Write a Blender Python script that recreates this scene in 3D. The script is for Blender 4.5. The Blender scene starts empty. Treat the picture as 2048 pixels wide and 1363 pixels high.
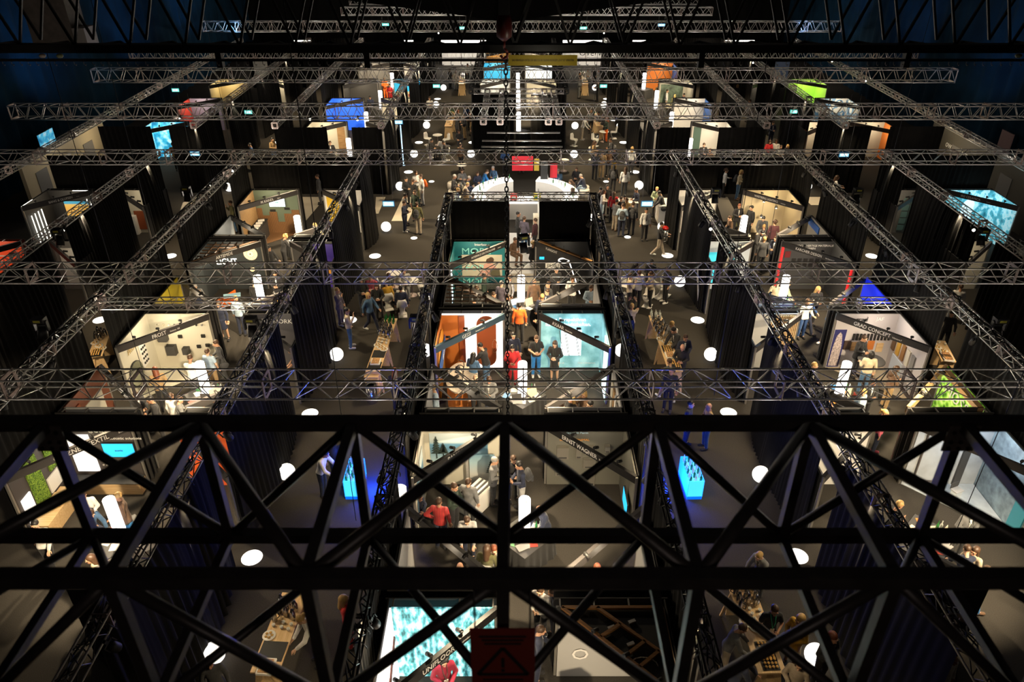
import bpy, math, random
import numpy as np
from mathutils import Vector, Matrix
random.seed(7)
PI = math.pi
scene = bpy.context.scene
COL = scene.collection

# ---------------------------------------------------------------- camera
FPX, PITCH, CAMH, CX, CY = 1510.0, math.radians(30.96), 15.5, 1030.0, 681.5
CP, SP = math.cos(PITCH), math.sin(PITCH)
cd = bpy.data.cameras.new('camera'); cam = bpy.data.objects.new('camera', cd); COL.objects.link(cam)
cam.location = (0, 0, CAMH); cam.rotation_euler = (PI/2 - PITCH, 0, 0)
cd.sensor_fit = 'HORIZONTAL'; cd.sensor_width = 36; cd.lens = FPX/2048*36
cd.shift_x = -(CX-1024)/2048; cd.clip_start = .05; cd.clip_end = 300
cd.dof.use_dof = True; cd.dof.focus_distance = 24; cd.dof.aperture_fstop = 2.2
scene.camera = cam

def G(u, v, z=0.0):
    """world x, y of the photograph's pixel u, v at height z"""
    a = (u-CX)/FPX; b = (CY-v)/FPX
    t = (z-CAMH)/(-SP+b*CP)
    return a*t, (CP+b*SP)*t

# ---------------------------------------------------------------- materials
MATS = {}
def mat(name, rgb, rough=.6, metal=0., emit=0., noise=0., nscale=12., bump=0., sheen=0., spec=.5, alpha=1., ecol=None, trans=0.):
    if name in MATS: return MATS[name]
    m = bpy.data.materials.new(name); m.use_nodes = True
    nt = m.node_tree; b = nt.nodes['Principled BSDF']
    b.inputs['Base Color'].default_value = (*rgb, 1); b.inputs['Roughness'].default_value = rough
    b.inputs['Metallic'].default_value = metal; b.inputs['Specular IOR Level'].default_value = spec
    if sheen: b.inputs['Sheen Weight'].default_value = sheen
    if trans: b.inputs['Transmission Weight'].default_value = trans
    if emit:
        b.inputs['Emission Color'].default_value = (*(ecol or rgb), 1); b.inputs['Emission Strength'].default_value = emit
    if noise or bump:
        tc = nt.nodes.new('ShaderNodeTexCoord'); n = nt.nodes.new('ShaderNodeTexNoise')
        n.inputs['Scale'].default_value = nscale; n.inputs['Detail'].default_value = 4
        nt.links.new(tc.outputs['Object'], n.inputs['Vector'])
        if noise:
            r = nt.nodes.new('ShaderNodeValToRGB')
            r.color_ramp.elements[0].position = .3; r.color_ramp.elements[1].position = .7
            r.color_ramp.elements[0].color = (*[c*(1-noise) for c in rgb], 1)
            r.color_ramp.elements[1].color = (*[min(1, c*(1+noise)) for c in rgb], 1)
            nt.links.new(n.outputs['Fac'], r.inputs['Fac']); nt.links.new(r.outputs['Color'], b.inputs['Base Color'])
        if bump:
            bp = nt.nodes.new('ShaderNodeBump'); bp.inputs['Strength'].default_value = bump; bp.inputs['Distance'].default_value = .02
            nt.links.new(n.outputs['Fac'], bp.inputs['Height']); nt.links.new(bp.outputs['Normal'], b.inputs['Normal'])
    MATS[name] = m
    return m

def glow(name, rgb, strength):
    return mat(name, rgb, .5, emit=strength)

def wood(name, c1, c2, scale=3., stretch=(1, 12, 12)):
    if name in MATS: return MATS[name]
    m = mat(name, c1, .45); nt = m.node_tree; b = nt.nodes['Principled BSDF']
    tc = nt.nodes.new('ShaderNodeTexCoord'); mp = nt.nodes.new('ShaderNodeMapping'); n = nt.nodes.new('ShaderNodeTexNoise')
    mp.inputs['Scale'].default_value = stretch; n.inputs['Scale'].default_value = scale; n.inputs['Detail'].default_value = 6
    r = nt.nodes.new('ShaderNodeValToRGB'); r.color_ramp.elements[0].color = (*c1, 1); r.color_ramp.elements[1].color = (*c2, 1)
    r.color_ramp.elements[0].position = .35; r.color_ramp.elements[1].position = .65
    nt.links.new(tc.outputs['Object'], mp.inputs['Vector']); nt.links.new(mp.outputs['Vector'], n.inputs['Vector'])
    nt.links.new(n.outputs['Fac'], r.inputs['Fac']); nt.links.new(r.outputs['Color'], b.inputs['Base Color'])
    return m

def ramp_mat(name, stops, axis='Z', scale=1., kind='noise', rough=.5, emit=0., detail=4., interp='LINEAR', map_scale=(1, 1, 1)):
    """a procedural picture: a noise, voronoi, wave or gradient field through a colour ramp"""
    if name in MATS: return MATS[name]
    m = mat(name, stops[0][1], rough); nt = m.node_tree; b = nt.nodes['Principled BSDF']
    tc = nt.nodes.new('ShaderNodeTexCoord'); mp = nt.nodes.new('ShaderNodeMapping'); mp.inputs['Scale'].default_value = map_scale
    nt.links.new(tc.outputs['Object'], mp.inputs['Vector'])
    r = nt.nodes.new('ShaderNodeValToRGB'); r.color_ramp.interpolation = interp
    els = r.color_ramp.elements
    while len(els) < len(stops): els.new(.5)
    for e, (p, c) in zip(els, stops): e.position = p; e.color = (*c, 1)
    if kind == 'grad':
        sx = nt.nodes.new('ShaderNodeSeparateXYZ'); nt.links.new(mp.outputs['Vector'], sx.inputs[0])
        ml = nt.nodes.new('ShaderNodeMath'); ml.operation = 'MULTIPLY'; ml.inputs[1].default_value = scale
        nt.links.new(sx.outputs[axis], ml.inputs[0]); src = ml.outputs[0]
    elif kind == 'voronoi':
        n = nt.nodes.new('ShaderNodeTexVoronoi'); n.inputs['Scale'].default_value = scale
        nt.links.new(mp.outputs['Vector'], n.inputs['Vector']); src = n.outputs['Distance']
    elif kind == 'wave':
        n = nt.nodes.new('ShaderNodeTexWave'); n.inputs['Scale'].default_value = scale; n.inputs['Distortion'].default_value = detail
        nt.links.new(mp.outputs['Vector'], n.inputs['Vector']); src = n.outputs['Fac']
    else:
        n = nt.nodes.new('ShaderNodeTexNoise'); n.inputs['Scale'].default_value = scale; n.inputs['Detail'].default_value = detail
        nt.links.new(mp.outputs['Vector'], n.inputs['Vector']); src = n.outputs['Fac']
    nt.links.new(src, r.inputs['Fac']); nt.links.new(r.outputs['Color'], b.inputs['Base Color'])
    if emit:
        nt.links.new(r.outputs['Color'], b.inputs['Emission Color']); b.inputs['Emission Strength'].default_value = emit
    return m

M_ALU = mat('aluminium', (.78, .74, .70), .34, .65, noise=.12, nscale=20)
M_ALUD = mat('dulled aluminium', (.46, .36, .32), .45, .3, noise=.2, nscale=14)
M_BLK = mat('black paint', (.014, .013, .012), .55)
M_STEEL = mat('black painted steel', (.030, .026, .024), .42, noise=.25, nscale=9, bump=.15)
M_DRAPE = mat('black molton', (.0055, .0049, .0043), .95, noise=.25, nscale=3, sheen=.05, spec=.1)
M_NAVY = mat('blue molton', (.005, .022, .042), .95, noise=.35, nscale=.6, spec=.1)
M_CARPET = mat('grey carpet', (.047, .042, .036), .95, noise=.28, nscale=55, bump=.3, spec=.1)
M_WHITE = mat('matt white', (.78, .75, .70), .6)
M_GREY = mat('grey paint', (.20, .19, .18), .6)
M_DGREY = mat('dark grey paint', (.055, .052, .05), .55)
M_CABLE = mat('black rubber', (.01, .01, .01), .6)
M_PLY = wood('birch plywood', (.62, .40, .19), (.74, .52, .28), 2.)
M_OAK = wood('oak', (.30, .17, .07), (.46, .28, .13), 3.)
M_GLOBE = glow('milky globe light', (1., .96, .88), 1.55)
M_DISC = glow('white disc glowing as if spotlit', (1., .97, .90), 1.9)  # emission replaces the spotlight that falls on these white floor discs
M_TUBE = glow('white light tube', (1., .95, .93), 3.2)
M_CREAM = mat('cream card', (.70, .62, .47), .7)

# ---------------------------------------------------------------- mesh helpers
class MB:
    """collects shapes; build() links them as one mesh object"""
    def __init__(s): s.v = []; s.f = []; s.m = []; s.cur = 0; s.sm = []
    def add(s, vs, fs, smooth=False):
        o = len(s.v); s.v.extend([tuple(p) for p in vs])
        for f in fs: s.f.append(tuple(o+i for i in f)); s.m.append(s.cur); s.sm.append(smooth)
        return s
    def box(s, c, d, rz=0., M=None):
        hx, hy, hz = d[0]/2, d[1]/2, d[2]/2
        vs = [Vector((x, y, z)) for x in (-hx, hx) for y in (-hy, hy) for z in (-hz, hz)]
        R = M if M is not None else Matrix.Rotation(rz, 3, 'Z')
        vs = [R @ p + Vector(c) for p in vs]
        return s.add(vs, [(0, 1, 3, 2), (4, 6, 7, 5), (0, 4, 5, 1), (2, 3, 7, 6), (0, 2, 6, 4), (1, 5, 7, 3)])
    def bar(s, p, q, w, h=None, up=(0, 0, 1)):
        """square-section bar from p to q"""
        h = h or w; p = Vector(p); q = Vector(q); d = (q-p); L = d.length; d.normalize()
        u = Vector(up)
        if abs(d.dot(u)) > .98: u = Vector((0, 1, 0))
        x = d.cross(u).normalized(); y = x.cross(d)
        vs = [b + x*sx*w/2 + y*sy*h/2 for b in (p, q) for sx, sy in ((-1, -1), (1, -1), (1, 1), (-1, 1))]
        return s.add(vs, [(3, 2, 1, 0), (4, 5, 6, 7), (0, 1, 5, 4), (1, 2, 6, 5), (2, 3, 7, 6), (3, 0, 4, 7)])
    def tube(s, p, q, r, n=6, r2=None, cap=True, smooth=True):
        p = Vector(p); q = Vector(q); d = (q-p).normalized(); r2 = r if r2 is None else r2
        u = Vector((0, 0, 1)) if abs(d.z) < .95 else Vector((0, 1, 0))
        x = d.cross(u).normalized(); y = d.cross(x)
        vs = []
        for b, rr in ((p, r), (q, r2)):
            for i in range(n):
                a = 2*PI*i/n; vs.append(b + x*(rr*math.cos(a)) + y*(rr*math.sin(a)))
        s.add(vs, [(i, (i+1) % n, n+(i+1) % n, n+i) for i in range(n)], smooth)
        if cap: s.f += [tuple(len(s.v)-2*n+i for i in reversed(range(n))), tuple(len(s.v)-n+i for i in range(n))]; s.m += [s.cur]*2; s.sm += [False]*2
        return s
    def path(s, pts, r, n=6):
        for a, b in zip(pts, pts[1:]): s.tube(a, b, r, n)
        return s
    def lathe(s, c, prof, n=20, smooth=True):
        vs = []
        for r, z in prof:
            for i in range(n):
                a = 2*PI*i/n; vs.append((c[0]+r*math.cos(a), c[1]+r*math.sin(a), c[2]+z))
        fs = []
        for k in range(len(prof)-1):
            for i in range(n): fs.append((k*n+i, k*n+(i+1) % n, (k+1)*n+(i+1) % n, (k+1)*n+i))
        s.add(vs, fs, smooth)
        o = len(s.v)-len(vs)
        if prof[0][0] > 1e-4: s.f.append(tuple(o+i for i in reversed(range(n)))); s.m.append(s.cur); s.sm.append(False)
        if prof[-1][0] > 1e-4: s.f.append(tuple(o+(len(prof)-1)*n+i for i in range(n))); s.m.append(s.cur); s.sm.append(False)
        return s
    def ball(s, c, r, n=16, sc=(1, 1, 1)):
        k = n//2; vs = [(c[0], c[1], c[2]-r*sc[2])]
        for j in range(1, k):
            t = -PI/2+PI*j/k
            for i in range(n):
                a = 2*PI*i/n; vs.append((c[0]+r*sc[0]*math.cos(t)*math.cos(a), c[1]+r*sc[1]*math.cos(t)*math.sin(a), c[2]+r*sc[2]*math.sin(t)))
        vs.append((c[0], c[1], c[2]+r*sc[2])); L = len(vs)-1
        fs = [(0, 1+(i+1) % n, 1+i) for i in range(n)]
        for j in range(k-2):
            for i in range(n): a = 1+j*n+i; b = 1+j*n+(i+1) % n; fs.append((a, b, b+n, a+n))
        o = 1+(k-2)*n
        fs += [(o+i, o+(i+1) % n, L) for i in range(n)]
        return s.add(vs, fs, True)
    def prism(s, poly, z0, z1):
        n = len(poly)
        vs = [(x, y, z0) for x, y in poly]+[(x, y, z1) for x, y in poly]
        return s.add(vs, [tuple(reversed(range(n))), tuple(range(n, 2*n))]+[(i, (i+1) % n, n+(i+1) % n, n+i) for i in range(n)])
    def slab(s, o, ux, uz, poly, t):
        """a polygon drawn in the plane o + a*ux + b*uz, given thickness t along ux x uz"""
        o = Vector(o); ux = Vector(ux); uz = Vector(uz); nn = ux.cross(uz).normalized(); n = len(poly)
        vs = [o+ux*a+uz*b for a, b in poly]+[o+ux*a+uz*b+nn*t for a, b in poly]
        return s.add(vs, [tuple(reversed(range(n))), tuple(range(n, 2*n))]+[(i, (i+1) % n, n+(i+1) % n, n+i) for i in range(n)])
    def mesh(s, name, mats):
        me = bpy.data.meshes.new(name); me.from_pydata(s.v, [], s.f); me.update()
        for m in (mats if isinstance(mats, (list, tuple)) else [mats]): me.materials.append(m)
        me.polygons.foreach_set('material_index', s.m); me.polygons.foreach_set('use_smooth', s.sm)
        return me
    def build(s, name, mats, parent=None):
        return link(name, s.mesh(name, mats), parent)

def link(name, data, parent=None, loc=None, rz=0.):
    o = bpy.data.objects.new(name, data); COL.objects.link(o)
    if parent is not None: o.parent = parent
    if loc is not None: o.location = loc
    if rz: o.rotation_euler = (0, 0, rz)
    return o

THINGS = []
def tag(o, label, cat, group=None, kind=None):
    o['label'] = label; o['category'] = cat
    if group: o['group'] = group
    if kind: o['kind'] = kind
    THINGS.append(o); return o
def thing(name, label, cat, loc=(0, 0, 0), rz=0., group=None, kind=None):
    o = link(name, None, None, loc, rz); o.empty_display_size = .2
    return tag(o, label, cat, group, kind)
def struct(o): o['kind'] = 'structure'; return o
def dup(root, loc=None, rz=None, label=None, group=None, rot=None):
    r = root.copy(); COL.objects.link(r)
    if loc is not None: r.location = loc
    if rz is not None: r.rotation_euler = (0, 0, rz)
    if rot is not None: r.rotation_euler = rot
    if label: r['label'] = label
    if group: r['group'] = group
    for ch in list(root.children):
        c = ch.copy(); COL.objects.link(c); c.parent = r
        for g in list(ch.children):
            d = g.copy(); COL.objects.link(d); d.parent = c
    THINGS.append(r); return r
ORD = ['first', 'second', 'third', 'fourth', 'fifth', 'sixth', 'seventh', 'eighth', 'ninth', 'tenth', 'eleventh', 'twelfth', 'thirteenth', 'fourteenth', 'fifteenth', 'sixteenth', 'seventeenth', 'eighteenth', 'nineteenth', 'twentieth']
FONT = None
def text(body, size, m, parent, loc, rot, name='lettering', align='LEFT', extrude=.004, sx=1.):
    cu = bpy.data.curves.new(name, 'FONT'); cu.body = body; cu.size = size; cu.align_x = align; cu.align_y = 'CENTER'
    cu.extrude = extrude; cu.resolution_u = 2; cu.materials.append(m)
    tmp = bpy.data.objects.new(name, cu); me = bpy.data.meshes.new_from_object(tmp); bpy.data.objects.remove(tmp); bpy.data.curves.remove(cu)
    if not len(me.materials): me.materials.append(m)
    o = bpy.data.objects.new(name, me); COL.objects.link(o); o.parent = parent; o.location = loc; o.rotation_euler = rot; o.scale = (sx, 1, 1)
    return o
def point(loc, power, rgb=(1, .78, .5), size=.06):
    l = bpy.data.lights.new('point light', 'POINT'); l.energy = power; l.color = rgb; l.shadow_soft_size = size
    o = bpy.data.objects.new('point light', l); COL.objects.link(o); o.location = loc; return o
def spot(loc, target, power, rgb=(1, .78, .5), angle=70, blend=.6, size=.08):
    l = bpy.data.lights.new('spot light', 'SPOT'); l.energy = power; l.color = rgb; l.shadow_soft_size = size
    l.spot_size = math.radians(angle); l.spot_blend = blend
    o = bpy.data.objects.new('spot light', l); COL.objects.link(o); o.location = loc
    o.rotation_euler = (Vector(target)-Vector(loc)).to_track_quat('-Z', 'Y').to_euler(); return o
# ================================================================ the hall
X0 = .25
PITCHY = 6.5
YK = [14.55+PITCHY*(k-1) for k in range(11)]
LINES = {'centre left': -2.85, 'centre right': 3.35, 'left aisle': -7.36, 'right aisle': 7.88, 'left outer aisle': -13.56, 'right outer aisle': 14.14,
         'left far aisle': -18.0, 'right far aisle': 18.5}
struct(MB().box((0, 40, -.05), (64, 104, .1)).build('floor', M_CARPET))
struct(MB().box((0, 40, 21.05), (64, 104, .1)).build('ceiling', M_BLK))
def drape_sheet(p0, p1, z0, z1, bulge, seed, amp=.07, wl=.24, step=.06, rows=7, flare=.5):
    rnd = random.Random(seed); p0 = Vector((*p0, 0)); p1 = Vector((*p1, 0)); d = p1-p0; L = d.length; d.normalize(); nrm = Vector((-d.y, d.x, 0))
    n = max(6, int(L/step)); ph = rnd.random()*6; vs = []
    ws = [(wl*(.7+.6*rnd.random()), rnd.random()*6.28, .5+.5*rnd.random()) for _ in range(3)]
    for j in range(rows+1):
        t = j/rows; z = z1+(z0-z1)*t
        for i in range(n+1):
            a = L*i/n; e = math.sin(PI*i/n)
            off = sum(amp/2*w*math.sin(2*PI*a/l+p) for l, p, w in ws)*(.55+.45*t)+bulge*e*t**flare
            q = p0+d*a+nrm*off; vs.append((q.x, q.y, z))
    fs = [(j*(n+1)+i, j*(n+1)+i+1, (j+1)*(n+1)+i+1, (j+1)*(n+1)+i) for j in range(rows) for i in range(n)]
    mb = MB(); mb.add(vs, fs, True); return mb
for nm, p0, p1, z0, z1, m in (('wall_left', (-29.5, -8), (-29.5, 92), 0, 21, M_NAVY), ('wall_right', (30.2, 92), (30.2, -8), 0, 21, M_NAVY),
                           ('wall_back', (-30, 90), (30.5, 90), 0, 21, M_DRAPE), ('wall_front', (30, -8), (-30, -8), 0, 21, M_DRAPE)):
    struct(drape_sheet(p0, p1, z0, z1, 0, 3, amp=.22, wl=1.3, step=.3, rows=3).build(nm, m))

# ---- black drapes hung from the lengthwise trusses, open at each stand's middle
ncur = 0
def drape(label, p0, p1, bulge=0., z1=3.95, z0=.02, m=M_DRAPE, group=None, seed=None):
    global ncur; ncur += 1
    o = drape_sheet(p0, p1, z0, z1, bulge, seed or ncur).build('curtain', m)
    return tag(o, label, 'curtain', group)
ROWWORD = ['in the %s bay' % q for q in ('nearest', 'second', 'third', 'fourth', 'fifth', 'sixth', 'seventh', 'eighth', 'ninth', 'farthest')]
GAP = .62
for ln, x in LINES.items():
    side = 1 if x > 0 else -1
    inner = 'aisle' in ln
    for k in range(0, 10):
        y0, y1 = YK[k]+GAP, YK[k+1]-GAP
        if 'centre' in ln:
            if k in (4, 5, 6): continue
            if k == 3: y1 = 30.9
            if k == 7: y0 = 50.7
        else:
            if k == 4: y1 = 37.2
            if k == 5: y0 = 42.5
        if y1-y0 < .8: continue
        # bulge towards the aisle the panel faces
        b = .30 if ln in ('left aisle', 'right outer aisle', 'left far aisle') else .22
        if ln in ('left aisle', 'right far aisle', 'right outer aisle'): pass
        sgn = {'left aisle': -1, 'right aisle': 1, 'left outer aisle': 1, 'right outer aisle': -1, 'left far aisle': -1, 'right far aisle': 1, 'centre left': 1, 'centre right': -1}[ln]
        drape('long black pleated drape beside the %s %s' % (ln if inner else ln+' stands', ROWWORD[k]), (x, y0), (x, y1), sgn*b*(.8+.4*((k*37) % 5)/5), group='black drapes along the aisles')
def cross(label, xa, xb, y, gap=None, **kw):
    if gap:
        drape(label+', left half', (xa, y), (gap[0], y), .06, group='black drapes closing the stand blocks', **kw)
        drape(label+', right half', (gap[1], y), (xb, y), .06, group='black drapes closing the stand blocks', **kw)
    else: drape(label, (xa, y), (xb, y), .06, group='black drapes closing the stand blocks', **kw)
cross('black drape behind the teal poster stand and the dark lamp stand', -2.8, 3.3, 30.95, (-.25, 1.05))
cross('black drape closing the far end of the left stand block', -13.4, -7.5, 37.25, (-10.95, -9.55))
cross('black drape closing the far end of the right stand block', 8.0, 14.1, 37.25, (10.3, 11.6))
cross('black drape at the start of the far left stand block', -13.4, -7.5, 42.6, (-10.6, -9.2))
cross('black drape at the start of the far right stand block', 8.0, 14.1, 42.6, (9.9, 11.5))
cross('black drape at the front of the far middle stand block', -2.85, 3.35, 50.9, (.05, 1.05))
cross('black drape behind the outer left screen stand', -23.6, -18, 37.4)
cross('black drape behind the outer right marble stand', 18.5, 24.3, 37.4)
cross('black drape starting the far outer left block', -23.6, -18, 42.8, (-20.6, -19.6))
cross('black drape starting the far outer right block', 18.5, 24.3, 42.8, (20.2, 21.2))
cross('black drape across the far end of the left block', -13.4, -7.5, 70.2)
cross('black drape across the far end of the right block', 8, 14.1, 70.2)
cross('black drape across the far end of the outer left block', -23.6, -18, 70.2)
cross('black drape across the far end of the outer right block', 18.5, 24.3, 70.2)
cross('black drape in the far outer left aisle', -18, -13.5, 72.)
cross('black drape in the far outer right aisle', 14.1, 18.5, 72.)

# ---------------------------------------------------------------- trusses
def truss_parts(root, L, w, h, r, cell, mod, m, m2, ml=None):
    """box truss along local +x: four chords, the lacing of each face, joint frames"""
    cs = [(-w/2, 0), (w/2, 0), (-w/2, h), (w/2, h)]
    ch = MB().tube((0, 0, 0), (L, 0, 0), r, 8).mesh('chord', m)
    for y, z in cs: link('chord', ch, root, (0, y, z))
    n = max(2, int(round(L/cell))); c = L/n
    def lace(a, b, ph):
        mb = MB()
        for i in range(n):
            p, q = (a, b) if (i+ph) % 2 == 0 else (b, a)
            mb.tube((i*c+.02, *p), ((i+1)*c-.02, *q), r*.55, 5, cap=False)
        return mb
    for (i, j, ph) in ((0, 1, 0), (2, 3, 1), (0, 2, 0), (1, 3, 1)): lace(cs[i], cs[j], ph).build('lacing', ml or m, root)
    k = max(1, int(round(L/mod))); fm = MB()
    for (a, b) in ((0, 1), (2, 3), (0, 2), (1, 3)): fm.bar((0, *cs[a]), (0, *cs[b]), .10, .022, up=(1, 0, 0) if a != 9 else None)
    fme = fm.mesh('joint_frame', m2)
    for i in range(k+1): link('joint_frame', fme, root, (min(max(L*i/k, .03), L-.03), 0, 0))
TR = [(15.05, 5.0, .52, 'nearest'), (21.5, 4.85, .50, 'second nearest'), (33.4, 4.85, .52, 'third'), (41.75, 4.7, .70, 'fourth'), (51.1, 4.65, .78, 'fifth'), (56.6, 5.05, .5, 'sixth'), (71.2, 4.65, .8, 'seventh')]
for i, (y, z, s, w_) in enumerate(TR):
    xa, xb = (-27.4, 28.6) if i > 1 else (-24.5, 24.9)
    t = thing('box_truss', '%s of the wide silver box trusses spanning the hall crosswise' % w_, 'truss', (xa, y, z), group='crosswise silver trusses')
    truss_parts(t, xb-xa, s, s, .025 if s < .6 else .032, s*(.92 if i < 3 else .6), 3.0, M_ALU, M_ALUD)
for y, z, xa, xb, w_ in ((80, 4.8, -17.0, 19.3, 'eighth'), (84.5, 5.2, -17., 18.9, 'farthest')):
    t = thing('box_truss', '%s silver box truss crosswise at the far end of the hall' % w_, 'truss', (xa, y, z), group='crosswise silver trusses')
    truss_parts(t, xb-xa, .7, .7, .032, .6, 3.0, M_ALU, M_ALUD)
def ltruss(x, ya, yb, label, m, z=3.95, s=.29, cat='truss'):
    t = thing('box_truss', label, cat, (x, ya, z), PI/2, group='lengthwise trusses over the drapes')
    truss_parts(t, yb-ya, s, s, .024, .30, 3.0, m, M_ALUD if m is M_ALU else M_BLK, M_ALUB if abs(x) < 9 and ya < 40 else None); return t
M_ALUB = mat('black coated truss', (.05, .047, .045), .35, .6, noise=.3, nscale=20)
ltruss(-2.85, 6, 31.1, 'black lengthwise truss left of the middle stands', M_ALUB)
ltruss(3.35, 6, 31.1, 'black lengthwise truss right of the middle stands', M_ALUB)
ltruss(-2.85, 50.7, 70, 'far black lengthwise truss left of the far middle stands', M_ALUB)
ltruss(3.35, 50.7, 70, 'far black lengthwise truss right of the far middle stands', M_ALUB)
for x, nm in ((-7.5, 'left aisle'), (7.95, 'right aisle'), (-13.45, 'left outer aisle, inner side'), (14.1, 'right outer aisle, inner side'), (-18, 'left outer aisle, outer side'), (18.5, 'right outer aisle, outer side')):
    ltruss(x, 6, 37.4, 'silver lengthwise truss over the %s, near half' % nm, M_ALU)
    ltruss(x, 42.4, 70.2, 'silver lengthwise truss over the %s, far half' % nm, M_ALU)
ltruss(-23.9, 20, 70, 'silver lengthwise truss by the blue left wall', M_ALU)
ltruss(24.4, 20, 70, 'silver lengthwise truss by the blue right wall', M_ALU)
def ctruss(xa, xb, y, label, z=3.95, m=M_ALU, s=.29):
    t = thing('box_truss', label, 'truss', (xa, y, z), group='short crosswise trusses over the stands'); truss_parts(t, xb-xa, s, s, .024, .32, 3.0, m, M_ALUD)
ctruss(-13.3, -7.65, 21.35, 'short silver truss across the left stands behind the white bathroom stand')
ctruss(8.1, 13.95, 21.35, 'short silver truss across the right stands behind the facade sample stand')
ctruss(-2.7, 3.2, 31.1, 'short silver truss over the drape in front of the round bar')
ctruss(-2.7, 3.2, 50.75, 'short silver truss over the far middle drape')
ctruss(-13.3, -7.65, 61.0, 'short silver truss across the far left stands')
ctruss(8.1, 13.95, 61.0, 'short silver truss across the far right stands')
ctruss(-13.3, -7.65, 37.3, 'short silver truss closing the left stand block')
ctruss(8.1, 13.95, 37.3, 'short silver truss closing the right stand block')

# ---- black fixtures and cable bundles on the lengthwise trusses
def make_par(label):
    t = thing('stage_spotlight', label, 'stage light')
    MB().lathe((0, 0, -.36), [(.085, 0), (.095, .02), (.09, .2), (.06, .27), (.0, .28)], 12).build('lamp_housing', M_BLK, t)
    MB().lathe((0, 0, -.358), [(.0, 0), (.078, .0)], 12).build('lens', mat('spot lens', (.5, .45, .38), .1, .2), t)
    MB().bar((-.11, 0, -.2), (-.11, 0, 0), .02, .04).bar((.11, 0, -.2), (.11, 0, 0), .02, .04).bar((-.11, 0, 0), (.11, 0, 0), .02, .04).build('bracket', M_BLK, t)
    MB().box((0, 0, .06), (.06, .05, .12)).build('clamp', M_BLK, t)
    return t
par0 = None; cnt = {}
for x, nm in ((-2.85, 'left middle truss'), (3.35, 'right middle truss'), (-7.5, 'left aisle truss'), (7.95, 'right aisle truss'), (-13.45, 'left outer truss'), (14.1, 'right outer truss')):
    ys = [7.5+1.55*i for i in range(19)]
    for i, y in enumerate(ys):
        if x in (-2.85, 3.35) and y > 30.5: continue
        yy = y+.35*math.sin(i*5.1+x)
        lab = 'small black spotlight clamped under the %s, %s from the near end' % (nm, ORD[i])
        o = make_par(lab) if par0 is None else dup(par0, label=lab)
        if par0 is None: par0 = o
        sx = 1 if i % 2 else -1
        o.location = (x+sx*.2, yy, 3.9); o.rotation_euler = (math.radians(12*math.sin(i*3)), math.radians(-25*sx), i*1.3); o['group'] = 'spotlights under the lengthwise trusses'
for x, nm in ((-2.85, 'left middle truss'), (3.35, 'right middle truss'), (-7.5, 'left aisle truss'), (7.95, 'right aisle truss'), (-13.45, 'left outer truss'), (14.1, 'right outer truss')):
    mb = MB(); rnd = random.Random(int(x*10))
    for c in range(3):
        y = 6.2; pts = []
        ye = 30.9 if abs(x) < 4 else 37
        while y < ye:
            pts.append((x+rnd.uniform(-.13, .13), y, 4.24+rnd.uniform(0, .07))); y += rnd.uniform(.25, .5)
        mb.path(pts, .018, 5)
    # short tails looping down to the fixtures
    for i in range(40):
        y = rnd.uniform(6.5, ye-.5); s_ = rnd.choice((-1, 1)); mb.path([(x, y, 4.26), (x+s_*.17, y+.05, 4.2), (x+s_*.22, y+.12, 4.0), (x+s_*.2, y+.2, 3.85)], .013, 5)
    tag(mb.build('cable_bundle', M_CABLE), 'black cables lying along the %s' % nm, 'cable', 'cable bundles on the trusses')

# moving-head fixtures hanging lower (the bulky dark ones)
def moving_head(u, v, z, label, face=0):
    x, y = G(u, v, z)
    t = thing('moving_head_light', label, 'stage light', (x, y, z), face, 'bulky moving lights')
    MB().box((0, 0, .36), (.36, .26, .14)).build('base_box', M_BLK, t)
    MB().bar((-.2, 0, 0), (-.2, 0, .32), .05, .12).bar((.2, 0, 0), (.2, 0, .32), .05, .12).bar((-.22, 0, .28), (.22, 0, .28), .05, .12).build('yoke', M_BLK, t)
    MB().tube((0, .06, .12), (0, -.1, -.22), .13, 12, .15).build('lamp_head', M_BLK, t)
    MB().box((0, -.135, .36), (.2, .01, .07)).build('yellow_label', mat('yellow label', (.5, .45, .04), .6), t)
    return t
moving_head(1047, 492, 4.6, 'bulky black moving light with yellow label over the middle corridor', .3)
moving_head(85, 660, 4.1, 'bulky black moving light at the left outer truss')
moving_head(1994, 660, 4.1, 'bulky black moving light at the right outer truss')
moving_head(505, 658, 3.7, 'bulky black moving light under the left aisle truss')
moving_head(833, 655, 3.7, 'bulky black moving light on the left middle truss')
moving_head(1252, 660, 3.7, 'bulky black moving light on the right middle truss')
moving_head(120, 478, 3.9, 'bulky black moving light below the outer left screen stand')
moving_head(1962, 478, 3.9, 'bulky black moving light with yellow label below the marble stand')
moving_head(375, 392, 3.9, 'bulky black moving light over the left outer aisle')
moving_head(1713, 395, 3.9, 'bulky black moving light over the right outer aisle')
moving_head(1430, 395, 3.9, 'bulky black moving light on the right aisle truss by the white floor stripe')

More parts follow.
